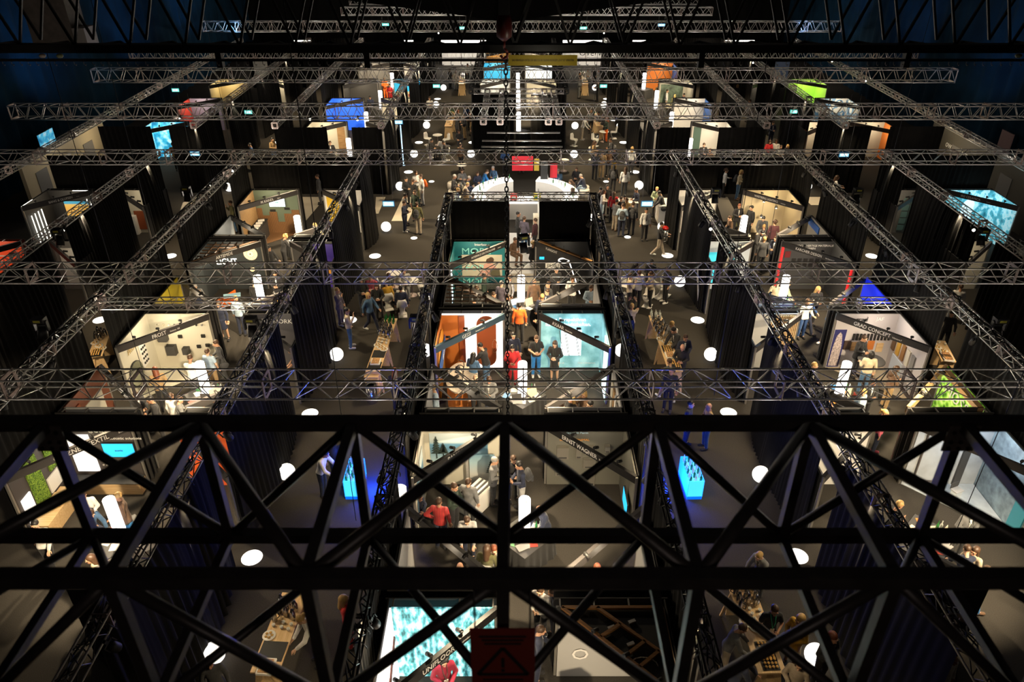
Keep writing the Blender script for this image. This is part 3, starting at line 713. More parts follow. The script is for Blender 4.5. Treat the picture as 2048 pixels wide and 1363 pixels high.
s = Stand('C', 1, 'R', 1, 'grey stand with steel washroom dispensers on the wall', mat('olive grey wall', (.15, .145, .12), .6), None, M_BLK, 'ERNST WAGNER', 'Reutlingen', light=22)
s.pan('B', .72, 2.88, 2.1, 2.13, glow('orange light line', (1, .4, .08), .9), .02, 'orange_line'); s.txt('B', .85, 1.98, .11, 'Spenderdesign in Form', mat('pale blue letters', (.5, .75, .9), .6)); s.txt('B', 1.05, 1.72, .11, 'the clean MINIMAL', mat('orange letters', (.9, .4, .08), .6))
M_INOX = mat('brushed steel', (.55, .52, .46), .35, .8)
for i, (a, z, w, h) in enumerate(((1.15, 1.3, .34, .42), (1.62, 1.3, .16, .36), (1.95, 1.4, .3, .26), (1.95, .9, .36, .3), (1.1, .62, .3, .3), (2.45, 1.45, .15, .2), (2.0, .3, .28, .46))):
    t = thing('towel_dispenser', 'brushed steel dispenser on the grey washroom stand wall, %s of seven' % ORD[i], 'dispenser', s.on('B', a, z, .07), 0, 'steel dispensers on the grey wall')
    MB().box((0, 0, 0), (w, .14, h)).build('dispenser_body', M_INOX, t); MB().box((0, -.075, -h*.35), (w*.7, .02, h*.12)).build('outlet_slot', M_DGREY, t)
x, y, _ = s.on('S', 1.0, 1.0, .08); screen((x, y, 1.0), .8, .5, M_BLUESCR, 'blue screen on the right edge of the grey washroom stand', -PI/2)

s = Stand('C', 0, 'L', 1, 'bright stand with a backlit turquoise forest wall and floor boards', M_FOREST, M_CLEARW, M_BLK, 'UNIFLOOR', 'Münchenbuchsee CH', light=40, lcol=(1, .95, .85))
b = MB()
for i in range(4): b.bar((s.X(2.84), s.Y(.9+.4*i), 1.0+.15*i), (s.X(2.84), s.Y(1.4+.4*i), 1.25+.15*i), .03, .14)
b.build('board_sample', mat('red brown board', (.12, .03, .02), .5), s.t)
for i in range(3):
    tag(MB().box(s.W(2.3-.05*i, .75+.35*i, .3), (.9, .28, .6)).build('board_display', M_PLY), 'plywood display block with floor board samples, %s from the front' % ORD[i], 'display', 'plywood display blocks in the forest wall stand')
s = Stand('C', 0, 'R', 1, 'stand under a black ceiling with timber frames and a loose cable', M_LGREY, None, M_BLK, 'PROLED', 'Gräfelfing D', ceil=mat('black ceiling cloth', (.012, .011, .01), .8), light=26)
m = wood('honey timber', (.22, .10, .03), (.34, .17, .06), 4)
b = MB()
for (p, q) in (((.75, 2.84), (2.88, 2.84)), ((2.88, 2.84), (2.88, .72)), ((.75, 2.84), (2.88, .72)), ((1.5, 2.84), (2.88, 1.55)), ((1.95, 1.65), (2.4, 2.0)), ((2.2, 1.4), (2.65, 1.77)), ((1.5, 2.1), (1.95, 2.42))):
    b.bar((s.X(p[0]), s.Y(p[1]), HT+.02), (s.X(q[0]), s.Y(q[1]), HT+.02), .07, .06)
b.build('timber_frame', m, s.t)
b = MB(); b.path([(s.X(2.3+.28*math.cos(a)), s.Y(1.45+.2*math.sin(a)), HT-.01) for a in [PI*i/12*1.6 for i in range(13)]], .012, 5); b.build('loose_cable', M_WHITE, s.t)
b = MB()
for (a, c_) in ((1.75, 2.35), (2.2, 2.5), (2.1, 1.95)): b.box((s.X(a), s.Y(c_), HT), (.16, .07, .04), .4)
b.build('driver_box', M_LGREY, s.t)
for i, (a, c_) in enumerate(((1.15, 1.05),)):
    t = thing('cube_pedestal', 'big toy colour cube on a black round pedestal', 'display', s.W(a, c_), .5)
    MB().lathe((0, 0, 0), [(.2, 0), (.2, .85), (0, .85)], 20).build('pedestal', M_BLK, t)
    q = MB().box((0, 0, 1.06), (.38, .38, .38)).build('cube_body', M_BLK, t)
    for nm, mm, ax in (('red_face', mat('cube red', (.55, .02, .015), .4), 2), ('orange_face', mat('cube orange', (.7, .2, .03), .4), 0), ('blue_face', mat('cube blue', (.02, .06, .5), .4), 1)):
        b = MB()
        for i2 in range(3):
            for j2 in range(3):
                p, r = (i2-1)*.125, (j2-1)*.125
                if ax == 2: b.box((p, r, 1.251), (.115, .115, .006))
                elif ax == 0: b.box((p, -.191, 1.06+r), (.115, .006, .115))
                else: b.box((-.191, p, 1.06+r), (.006, .115, .115))
        b.build(nm, mm, q)
s.txt('B', 1.0, .8, .5, 'O', mat('pale letter', (.85, .82, .78), .6))
for k, nm in ((3, 'brown'), (2, 'slim'), (1, 'pale'), (0, 'low')):
    Stand('C', k, 'L', 0, '%s near-left corner stand of the middle block behind the %s' % (nm, ['forest wall stand', 'lake mural stand', 'orange stand', 'teal poster stand'][k]), M_LGREY if k != 3 else M_WALLD, None, M_HEAD if k != 3 else mat('brown header', (.07, .045, .03), .6), ceil='lattice' if k == 3 else None, light=16)
    sr = Stand('C', k, 'R', 0, '%s near-right corner stand of the middle block behind the %s' % (nm, ['timber ceiling stand', 'grey washroom stand', 'cyan concrete stand', 'black lamp stand'][k]), M_LGREY, None, M_HEAD, light=16, ceil=None)
    if k == 2:
        for i in range(4): sr.pan('S', 1.0+.4*i, 1.25+.4*i, .3, 2.0, (M_WARMW, M_OAK, M_WHITE, M_GREY)[i], .05, 'sample_board')
    if k == 3: sr.pan('S', .8, 2.0, .5, 1.0, M_COOL, .3, 'white_shelf'); sr.pan('S', 1.0, 2.2, .2, .5, M_BLUESCR, .05, 'blue_light_panel')

# --- left block
s = Stand('L', 2, 'L', 1, 'cream bathroom stand with a round mirror and black boxes on the wall', M_WARMW, M_WARMW, M_HEAD, 'FROST', 'Hadsten  DK', light=60, lcol=(1, .86, .6))
s.txt('S', 1.0, 1.75, .26, 'FROST', M_GOLD)
MB().prism([(s.X(.75), s.Y(2.84)), (s.X(2.88), s.Y(.65)), (s.X(2.88), s.Y(2.84))][::-1], .005, .02).build('cream_floor', M_WARMW, s.t)
for i, (a, z, w, h) in enumerate(((2.45, 1.42, .32, .36), (2.25, .85, .34, .38), (1.72, .82, .22, .26))):
    t = thing('black_wall_box', 'open black metal box on the cream bathroom wall, %s from the left' % ORD[i], 'wall box', s.on('B', a, z, .11), 0, 'black boxes on the cream wall')
    MB().box((0, 0, 0), (w, .22, h)).build('box_shell', M_DGREY, t); MB().box((0, -.02, h/2+.004), (w*.8, .14, .01)).build('box_opening', M_BLK, t)
for i, (a, z) in enumerate(((1.85, 1.38), (1.0, 1.4), (.92, 1.0), (1.25, .95))):
    s.box('B', a, z, .14, .12, .06, M_BLK, 'wall_holder', 'small black holder on the cream bathroom wall, %s from the left' % ['second', 'third', 'rightmost lower', 'lowest'][i], 'wall holder', 'small holders on the cream wall')
for i in range(9):  # small round hook knobs along the top of the wall
    p = s.on('B', 2.55-.2*i, 1.86, .03); tag(MB().ball(p, .042, 10).build('wall_knob', (M_WARMW, M_CREAM, M_WHITE, M_BLK, M_BLK, M_BLK, M_BLK, M_BLK, M_GREY)[i]), '%s round coloured knob in the row along the top of the cream wall' % ORD[i], 'wall knob', 'row of round knobs')
p = s.on('S', 1.15, .85, .03)
t = thing('round_mirror', 'large round black rimmed mirror on the side wall of the cream bathroom stand', 'mirror', p)
MB().tube((-.02, 0, 0), (.012, 0, 0), .47, 32).build('mirror_rim', M_BLK, t); MB().tube((.012, 0, 0), (.02, 0, 0), .44, 32).build('mirror_glass', mat('mirror glass', (.45, .48, .40), .08, .9), t)
q = s.pan('S', 1.75, 2.2, .7, 1.6, M_WHITE, .03, 'sample_board'); b = MB()
for i in range(3):
    for j in range(4): b.tube((s.X(2.86), s.Y(1.85+.13*i), .85+.19*j), (s.X(2.84), s.Y(1.85+.13*i), .85+.19*j), .045, 10)
b.build('sample_disc', M_BLK, q)
s = Stand('L', 2, 'R', 1, 'dark grey stand with white letters beside the aisle gap in the third bay', mat('slate wall', (.075, .07, .075), .6), None, M_HEAD, light=22)
s.txt('B', .75, 2.0, .24, 'BIWÖR WORKS'); s.txt('B', 1.2, 1.5, .13, 'SELF MADE')
s = Stand('L', 3, 'L', 1, 'dark lamp stand with a round patterned lamp and glowing word', mat('anthracite', (.045, .052, .055), .5), None, M_HEAD, 'ARTEMIDE', '', ceil='lattice', light=30, tsize=.19)
p = s.on('B', 1.2, 1.85, .05)
for i, (a, z, r) in enumerate(((1.15, 1.75, .30), (1.2, 1.0, .11))):
    p = s.on('B', a, z, .06)
    t = thing('disc_lamp', '%s round patterned lamp on the dark lamp stand wall' % ('large' if i == 0 else 'small'), 'lamp', p)
    MB().tube((0, .03, 0), (0, 0, 0), r, 28).build('lamp_disc', glow('amber disc', (.95, .75, .42), .9), t); b = MB()
    for k in range(24):
        for rr in (.55, .75, .93): b.box((r*rr*math.cos(k*PI/12+rr), -.008, r*rr*math.sin(k*PI/12+rr)), (.018*r/.3, .02, .018*r/.3))
    b.build('lamp_pattern', mat('dark pattern', (.15, .1, .05), .5), t); MB().ball((0, -.02, 0), .03*r/.3, 8).build('lamp_hub', M_BLK, t)
s.txt('B', 2.75, 1.35, .42, 'LIGHT', glow('neon word', (1, .95, .85), 2.2), 'neon_lettering', sx=.8)
t = thing('orange_wedge', 'orange slanting wedge display on the floor of the dark lamp stand', 'display', s.W(2.3, 1.6), .4)
MB().slab((0, 0, 0), (1, 0, 0), (0, 0, 1), [(-.6, 0), (.6, .0), (.6, .5), (-.2, .15)], .5).build('wedge_body', mat('orange lacquer', (.75, .13, .01), .4), t)
tag(MB().box(s.W(1.7, 1.25, .5), (.7, .35, .04), .3).build('open_brochure', mat('pale blue page', (.35, .6, .72), .5)), 'pale blue open brochure board beside the orange wedge', 'brochure')
s.pan('S', .7, 1.6, .1, 2.2, mat('slate side', (.08, .095, .10), .5), .05)
s = Stand('L', 4, 'L', 1, 'green walled stand with herringbone wood panels and a wall screen', mat('sage green wall', (.12, .155, .11), .6), M_OAK, M_HEAD, 'M. KAINDL', 'Wals A', light=42, lcol=(1, .83, .55), tsize=.17)
M_HERR = ramp_mat('herringbone walnut', [(.3, (.10, .045, .018)), (.5, (.19, .09, .035)), (.7, (.28, .14, .055))], kind='wave', scale=2.2, detail=3, map_scale=(3, 3, 3))
for a0, a1, z in ((2.6, 2.88, 1.35), (2.25, 2.6, .95), (1.85, 2.25, 1.15), (1.5, 1.85, .6), (1.1, 1.5, 1.05), (.7, 1.1, 1.25)): s.pan('B', a0, a1, 0, z, M_HERR, .02, 'wood_panel')
for a, z in ((2.05, 1.22), (1.3, 1.32)): s.pan('B', a-.14, a+.14, z-.05, z+.06, M_BLK, .04, 'black_ledge')
screen(s.on('B', 1.75, 1.68, .05), .85, .48, M_SCRW, 'wall screen with a green logo on the sage green wall', words='●●', wm=mat('green logo', (.03, .35, .25), .5))
t = thing('display_counter', 'dark counter with white catalogues along the oak side wall of the green stand', 'counter', s.W(2.55, 1.75))
MB().box((0, 0, .42), (.45, 1.6, .84)).build('counter_body', M_DGREY, t); MB().box((0, 0, .86), (.5, 1.65, .04)).build('counter_top', M_BLK, t)
for i in range(4): tag(MB().box(s.W(2.55, 1.2+.36*i, .90), (.32, .26, .02), .1*i).build('catalogue', M_WHITE), '%s white catalogue on the dark counter of the green stand' % ORD[i], 'catalogue', 'catalogues on the green stand counter')
MB().prism([(s.X(.7), s.Y(2.84)), (s.X(2.88), s.Y(.65)), (s.X(2.88), s.Y(2.84))][::-1], .005, .02).build('wood_floor', M_HERR, s.t)
s = Stand('L', 1, 'L', 1, 'dark stand with green moss panels, white light panels and a blue screen', mat('brown black wall', (.06, .05, .048), .6), None, M_HEAD, 'GETZNER TEXTIL', 'Bludenz A', light=34, tsize=.22)
s.pan('B', 1.95, 2.6, .55, 1.9, glow('white lit panel', (1, .97, .92), 1.1), .04, 'light_panel'); s.pan('S', .7, 1.1, .35, 1.3, glow('white lit panel', (1, .97, .92), 1.1), .04, 'light_panel'); s.pan('S', 1.2, 1.75, .2, 2.1, M_MOSS, .05, 'moss_panel'); s.pan('S', 2.1, 2.75, 1.15, 2.2, M_MOSS, .05, 'moss_panel'); s.pan('S', 1.85, 2.75, .55, 1.05, M_WHITE, .04, 'white_panel')
s.txt('B', 1.9, 2.1, .34, 'acunic'); s.txt('B', 1.35, 1.78, .13, 'acoustic solutions')
screen(s.on('B', 1.15, 1.38, .05), .95, .52, M_BLUESCR, 'bright blue screen on the moss panel stand', words='acunic', wm=M_BLACKT)
for k in range(4): s.txt('B', 1.82, 1.1-.16*k, .07, '○  absorption')
t = thing('display_ledge', 'long plywood ledge along the back wall of the moss panel stand', 'ledge', s.W(1.75, 2.6)); MB().box((0, 0, .2), (2.2, .4, .4)).build('ledge_body', M_PLY, t); MB().box((0, 0, .41), (2.2, .42, .02)).build('ledge_top', M_DGREY, t)
t = thing('display_ledge', 'plywood ledge along the moss side wall', 'ledge', s.W(2.6, 1.4)); MB().box((0, 0, .25), (.5, 1.6, .5)).build('ledge_body', M_PLY, t); MB().box((0, .2, .55), (.4, .5, .1)).build('sample_stack', M_PLY, t)
s = Stand('L', 2, 'L', 0, 'terracotta framed sample stand near the left outer aisle', M_LGREY, mat('terracotta side', (.16, .05, .025), .5), M_HEAD, light=22)
s.pan('S', 1.0, 2.2, .5, 1.7, M_WARMW, .03, 'cream_panel'); q = s.pan('S', 2.25, 2.8, .2, 2.0, M_RUST, .05, 'sample_board'); b = MB()
for i in range(2):
    for j in range(5): b.box((s.X(2.82), s.Y(2.4+.26*i), .4+.32*j), (.04, .16, .2))
b.build('tile_sample', mat('dark tile', (.08, .02, .012), .4), q)
s = Stand('L', 1, 'R', 1, 'orange back wall stand seen through the left aisle gap', M_LGREY, None, M_HEAD, light=20); s.pan('B', .7, 2.2, .0, 2.2, mat('signal orange', (.65, .10, .02), .5), .04, 'orange_panel')
s = Stand('L', 3, 'R', 1, 'purple and orange poster stand beside the left aisle gap', M_DGREY, None, M_HEAD, light=24)
s.pan('B', 1.6, 2.8, .1, 2.2, mat('violet print', (.06, .03, .30), .5), .03, 'poster'); b = MB(); b.slab((s.X(2.2), s.Y(2.81), .1), (1, 0, 0), (0, 0, 1), [(-.55, .2), (0, .7), (.55, .2), (.55, .6), (0, 1.1), (-.55, .6)], -.01); b.build('poster_chevron', mat('amber print', (.85, .38, .05), .5), s.t)
s.txt('B', 1.9, 1.9, .18, 'k:C')
s = Stand('L', 4, 'R', 1, 'yellow panel stand seen through the left aisle gap in the fifth bay', M_WHITE, None, M_HEAD, light=20); s.pan('B', .8, 1.4, .2, 2.1, mat('yellow print', (.75, .48, .03), .5), .03, 'yellow_panel')
s = Stand('L', 3, 'L', 0, 'stand with a yellow and blue lit side wall behind the dark lamp stand', M_LGREY, mat('yellow side', (.55, .42, .02), .5), M_HEAD, light=24)
s = Stand('L', 4, 'L', 0, 'white and grey poster stand behind the green walled stand', M_LGREY, M_COOL, M_HEAD, light=14)
for k in (1, 2, 3, 4): Stand('L', k, 'R', 0, 'plain grey corner stand in the left block, aisle side, %s' % ROWWORD[k], M_LGREY, None, M_HEAD, light=10)
# --- right block
s = Stand('R', 2, 'R', 1, 'facade sample stand with wood and metal swatches on lilac white walls', mat('lilac white', (.50, .46, .46), .7), mat('lilac white'[:], (.50, .46, .46), .7), M_HEAD, 'GRAD CONCEPT', 'Villeneuve F', light=52, lcol=(1, .86, .68))
MB().prism([(s.X(.75), s.Y(2.84)), (s.X(2.88), s.Y(.65)), (s.X(2.88), s.Y(2.84))][::-1], .005, .02).build('cream_floor', mat('beige deck', (.42, .34, .24), .6), s.t); s.txt('B', 1.35, 2.08, .26, 'grad', M_BLACKT); s.txt('B', 2.1, 2.1, .2, 'JAF', M_TXT)
s.pan('B', .72, 1.15, .05, 1.65, mat('night blue banner', (.03, .03, .14), .5), .02, 'tower_banner'); b = MB()
b.slab((s.X(.93), s.Y(2.82), .1), (1, 0, 0), (0, 0, 1), [(-.17, 0), (.17, 0), (.15, .9), (.08, 1.35), (0, 1.45), (-.1, 1.3), (-.16, .8)], -.008); b.build('printed_tower', mat('print cream lilac', (.5, .42, .42), .6, noise=.5, nscale=18), s.t)
b = MB()
for i in range(11): b.box((s.X(1.45+.13*i), s.Y(2.82), 1.35), (.07, .05, .26))
b.build('clip_sample', M_BLK, s.t)
for a, z, m in ((1.28, 1.0, mat('dark deck', (.06, .035, .025), .5)), (1.55, .95, M_OAK), (2.15, 1.0, M_ORANGE), (2.5, .9, M_PLY)): s.pan('B', a-.12, a+.12, z-.18, z+.18, m, .05, 'wood_swatch')
for i, m in enumerate((mat('umber', (.16, .09, .05), .5), mat('yellow oak', (.62, .36, .06), .5), mat('bronze', (.28, .14, .05), .5), M_WARMW, M_GREY)): s.pan('S', 2.5-.36*i, 2.72-.36*i, .95, 1.55, m, .05, 'wood_swatch')
s.pan('S', 1.7, 2.5, .15, .85, M_COOL, .03, 'mountain_picture'); s.pan('S', .8, 1.6, .1, .9, mat('grid board', (.35, .33, .34), .5, noise=.6, nscale=9), .03, 'grid_board')
t = thing('round_table', 'dark oval bar table with samples in the facade sample stand', 'table', s.W(1.75, 1.75)); MB().lathe((0, 0, 1.0), [(.0, 0), (.45, 0), (.47, .02), (.45, .04), (0, .04)], 24).build('tabletop', M_DGREY, t); MB().lathe((0, 0, 0), [(.2, 0), (.2, 1.0)], 16).build('pedestal', wood('walnut', (.10, .05, .025), (.16, .08, .04), 5), t)
s = Stand('R', 3, 'R', 1, 'anthracite door handle stand with red glowing edges', mat('anthracite slate', (.06, .06, .062), .55), mat('anthracite slate'[:], (.06, .06, .062), .55), M_HEAD, 'KARCHER DESIGN', 'Bad Rappenau D', light=30, tsize=.17)
m_ = glow('red light edge', (.85, .02, .02), 1.)
s.pan('B', .68, .76, .1, 2.25, m_, .06, 'red_edge'); s.pan('S', .6, .68, .0, 2.25, m_, .06, 'red_edge'); s.txt('B', 1.25, 2.05, .13, 'HOCHWERTIGE MATERIALIEN\nTRENDFARBEN')
for i in range(6): s.pan('B', 1.2+.26*i, 1.38+.26*i, 1.1, 1.5, M_BLK, .02, 'handle_plate'); b = MB().bar((s.X(1.25+.26*i), s.Y(2.79), 1.32), (s.X(1.38+.26*i), s.Y(2.79), 1.32), .025); b.build('door_handle', M_INOX if i % 2 else M_GOLD, s.t)
s.pan('B', .85, 1.1, 1.55, 1.85, mat('dark red print', (.2, .02, .02), .5), .02, 'red_print')
s = Stand('R', 4, 'R', 1, 'warm cream stand with bright pendant lamps', mat('warm cream', (.66, .55, .36), .7), None, mat('brown grey header', (.05, .042, .04), .6), 'WÄSTBERG LIGHTING', 'Helsingborg', light=46, lcol=(1, .8, .48), tsize=.15)
for i, (a, b_, z) in enumerate(((1.05, 2.55, 1.5), (1.65, 2.5, 1.85), (1.55, 2.2, 1.15), (2.3, 2.4, 1.55))):
    x, y, _ = s.W(a, b_)
    t = thing('pendant_lamp', 'small pendant lamp throwing a bright cone in the warm cream stand, %s' % ['left one', 'top middle one', 'low one', 'right one'][i], 'lamp', (x, y, z), 0, 'pendant lamps in the cream stand')
    MB().lathe((0, 0, 0), [(.09, 0), (.05, .08), (.02, .12), (0, .12)], 14).build('lamp_shade', M_DGREY, t); MB().ball((0, 0, -.01), .045, 10).build('bulb', glow('warm bulb', (1, .9, .7), 12), t); MB().tube((0, 0, .1), (0, 0, 2.2-z), .006, 4).build('lamp_cord', M_BLK, t)
    spot((x, y, z-.02), (x, y+.12, 0), 40, (1, .85, .6), 85, .3, .03)
t = thing('oak_bench', 'pale oak bench in the warm cream pendant stand', 'bench', s.W(2.55, 1.2)); MB().box((0, 0, .3), (.5, 1.4, .06)).build('seat', M_PLY, t); MB().box((0, -.5, .13), (.4, .06, .27)).build('leg', M_PLY, t); MB().box((0, .5, .13), (.4, .06, .27)).build('leg', M_PLY, t)
s = Stand('R', 1, 'R', 1, 'pale blue grey stand with tall rounded doorway walls', mat('pale stone', (.50, .53, .56), .6, noise=.12, nscale=3), mat('blue grey stone', (.22, .29, .34), .6, noise=.4, nscale=4), M_HEAD, light=55, lcol=(.85, .93, 1))
b = MB()
for o_, mm in ((0, 0),):
    pts = [(s.X(1.0), .15)]+[(s.X(1.0+.15-.15*math.cos(a)), 1.95+.2*math.sin(a)) for a in [PI/2*i/5 for i in range(6)]]+[(s.X(1.75+.15*math.sin(a)), 1.95+.2*math.cos(a)) for a in [PI/2*i/5 for i in range(6)]]+[(s.X(1.9), .15)]
    b.path([(x_, s.Y(2.82), z_) for x_, z_ in pts]+[(pts[0][0], s.Y(2.82), .15)], .03, 6)
b.build('doorway_rim', mat('brown grey rim', (.12, .10, .09), .5), s.t)
s.pan('B', 2.2, 2.4, 0, 2.25, M_DGREY, .08, 'dark_pillar'); s.pan('S', .6, 1.1, 0, 1.0, mat('petrol panel', (.03, .25, .33), .5), .04, 'petrol_panel')
MB().prism([(s.X(.72), s.Y(2.84)), (s.X(2.88), s.Y(.62)), (s.X(2.88), s.Y(2.84))][::-1], .005, .03).build('pale_floor', mat('pale floor', (.55, .60, .64), .5, noise=.08, nscale=5), s.t)
t = thing('open_laptop', 'small grey laptop on the pale floor of the doorway stand', 'laptop', s.W(1.9, 2.1), .4); MB().box((0, 0, .45), (.3, .22, .02)).build('keyboard', M_LGREY, t); MB().box((0, .12, .55), (.3, .02, .2)).build('screen', M_DGREY, t); MB().box((0, 0, .22), (.25, .18, .44)).build('plinth', M_COOL, t)
s = Stand('R', 2, 'R', 0, 'stand with a lime green honeycomb wall and the word moss', M_WALLD, ramp_mat('lime honeycomb print', [(.2, (.02, .10, .01)), (.4, (.15, .40, .02)), (.6, (.42, .75, .10)), (.9, (.75, .95, .35))], kind='voronoi', scale=5, emit=.35), M_OAK, light=30)
s.txt('S', .95, 1.7, .55, 'MOSS', M_TXT); q = MB()
for i in range(9): q.tube((s.X(2.87), s.Y(.9+.22*i), .5+.25*math.sin(i*2)), (s.X(2.83), s.Y(.9+.22*i), .5+.25*math.sin(i*2)), .13, 6)
q.build('moss_hexagon', mat('bright moss', (.25, .45, .03), .8, noise=.4, nscale=30), s.t); s.pan('S', .7, 2.9, 2.15, 2.3, M_OAK, .18, 'oak_shelf')
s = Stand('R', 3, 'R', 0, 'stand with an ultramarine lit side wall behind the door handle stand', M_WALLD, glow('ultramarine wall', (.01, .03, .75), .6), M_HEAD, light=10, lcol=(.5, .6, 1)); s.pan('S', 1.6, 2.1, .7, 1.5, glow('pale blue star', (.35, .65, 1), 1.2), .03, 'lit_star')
s = Stand('R', 4, 'R', 0, 'grey stand with a blue stripe behind the pendant lamp stand', M_GREY, M_GREY, M_HEAD, light=14); s.pan('S', .6, 1.9, 1.9, 2.2, M_BLUEP, .05, 'blue_stripe')
s = Stand('R', 2, 'L', 1, 'stand with vertical oak slats and a grey wall beside the right aisle gap', M_LGREY, None, M_HEAD, light=26)
q = MB()
for i in range(16): q.box((s.X(.75+.062*i), s.Y(2.80), 1.3), (.035, .05, 1.9))
q.build('oak_slat', M_PLY, s.t)
s = Stand('R', 3, 'L', 1, 'stand with a turquoise lit picture seen through the right aisle gap', M_COOL, None, M_HEAD, light=18); s.pan('B', 1.3, 2.6, .3, 1.8, glow('turquoise picture', (.05, .5, .6), .7), .03, 'turquoise_picture')
s = Stand('R', 4, 'L', 1, 'white stand with a tall glowing strip beside the right aisle', M_WHITE, None, M_HEAD, light=18)
s = Stand('R', 1, 'L', 1, 'white wall stand seen through the near right aisle gap', M_WHITE, None, M_HEAD, light=22)
for k in (1, 2, 3, 4): Stand('R', k, 'L', 0, 'plain grey corner stand in the right block, aisle side, %s' % ROWWORD[k], M_LGREY, None, M_HEAD, light=10)
# --- outer blocks
s = Stand('OL', 4, 'L', 1, 'outer left dark stand outlined with white light lines and a beach screen', M_DGREY, None, M_HEAD, 'BANG & OLUFSEN', 'Struer', light=16, tsize=.16)
q = MB(); q.bar((s.X(.7), s.Y(2.8), WH), (s.X(1.6), s.Y(2.8), WH), .03).bar((s.X(2.93), s.Y(.56), .1), (s.X(2.93), s.Y(.56), WH), .03).bar((s.X(2.93), s.Y(.56), WH), (s.X(2.93), s.Y(1.5), WH), .03); q.build('light_outline', glow('white line', (1, .97, .9), 1.8), s.t)
screen(s.on('B', 1.6, 1.35, .05), 1.3, .85, ramp_mat('beach picture', [(0, (.55, .30, .06)), (.28, (.6, .36, .08)), (.34, (.05, .25, .36)), (.62, (.06, .30, .42)), (.66, (.35, .62, .72)), (1, (.55, .78, .85))], kind='grad', axis='Z', scale=1.25, emit=1.).copy(), 'wall screen with a beach picture in the outer left dark stand')
q = MB()
for i in range(4): q.bar((s.X(2.84), s.Y(.9+.3*i), .2), (s.X(2.84), s.Y(.9+.3*i), 1.7), .035)
for a, z in ((.85, 1.5), (1.0, 1.7), (.95, 1.1)): q.bar((s.X(a), s.Y(2.78), z-.2), (s.X(a), s.Y(2.78), z+.2), .03)
q.build('light_bar', glow('bar light', (1, .95, .8), 2), s.t)
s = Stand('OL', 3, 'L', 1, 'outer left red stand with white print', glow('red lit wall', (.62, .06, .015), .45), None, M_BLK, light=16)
for k in range(5): s.pan('B', 1.0, 1.9-.1*k, 1.6-.28*k, 1.66-.28*k, M_TXT, .02, 'print_line')
s = Stand('OL', 3, 'R', 1, 'outer stand with white posters beside the left outer aisle', M_GREY, None, M_HEAD, light=14); s.pan('B', .9, 1.6, .3, 2., M_WHITE, .03, 'poster')
s = Stand('OL', 4, 'R', 1, 'outer stand with brown boards seen through the left outer gap', M_WARMW, None, M_HEAD, light=20); s.pan('B', 1.2, 1.7, .2, 1.2, M_RUST, .05, 'brown_board'); s.pan('B', .8, 1.3, 0, 1., M_WHITE, .3, 'white_block')
s = Stand('OR', 4, 'R', 1, 'outer right stand with blue white marble pictures and an arch', ramp_mat('cyan marble', [(.3, (.02, .16, .22)), (.48, (.08, .42, .52)), (.55, (.55, .85, .9)), (.7, (.1, .45, .55))], kind='noise', scale=3, detail=10, emit=.5), None, M_HEAD, 'IRIS CERAMICA', 'Fiorano I', light=30, lcol=(.6, .9, 1), tsize=.16)
q = MB(); q.slab((s.X(1.9), s.Y(2.8), .2), (1, 0, 0), (0, 0, 1), [(-.3, 0), (.3, 0), (.3, 1.3)]+[(.3*math.cos(a), 1.3+.35*math.sin(a)) for a in [PI*i/8 for i in range(1, 8)]]+[(-.3, 1.3)], -.02); q.build('arch_picture', glow('pale arch', (.7, .9, .95), .8), s.t)
s = Stand('OR', 3, 'R', 1, 'outer right dark stand at the picture edge', M_GREY, None, M_HEAD, light=14)
s = Stand('OR', 4, 'L', 1, 'outer stand with grey green tiles seen through the right outer gap', M_GREY, None, M_HEAD, light=16); q = MB()
for i in range(2):
    for j in range(5): q.box((s.X(.9+.4*i), s.Y(2.8), .3+.36*j), (.34, .03, .3))
q.build('tile', mat('sage tile', (.14, .24, .22), .4), s.t)
s = Stand('OR', 3, 'L', 1, 'outer stand with cream walls seen below the marble stand', M_WARMW, None, M_HEAD, light=22)
for k, q_ in ((1, 'OL'), (2, 'OL'), (1, 'OR'), (2, 'OR')):
    Stand(q_, k, 'R' if q_ == 'OL' else 'L', 1, 'dark %s stand behind the drape %s' % ('outer left' if q_ == 'OL' else 'outer right', ROWWORD[k]), M_WALLD, None, M_HEAD, light=8)
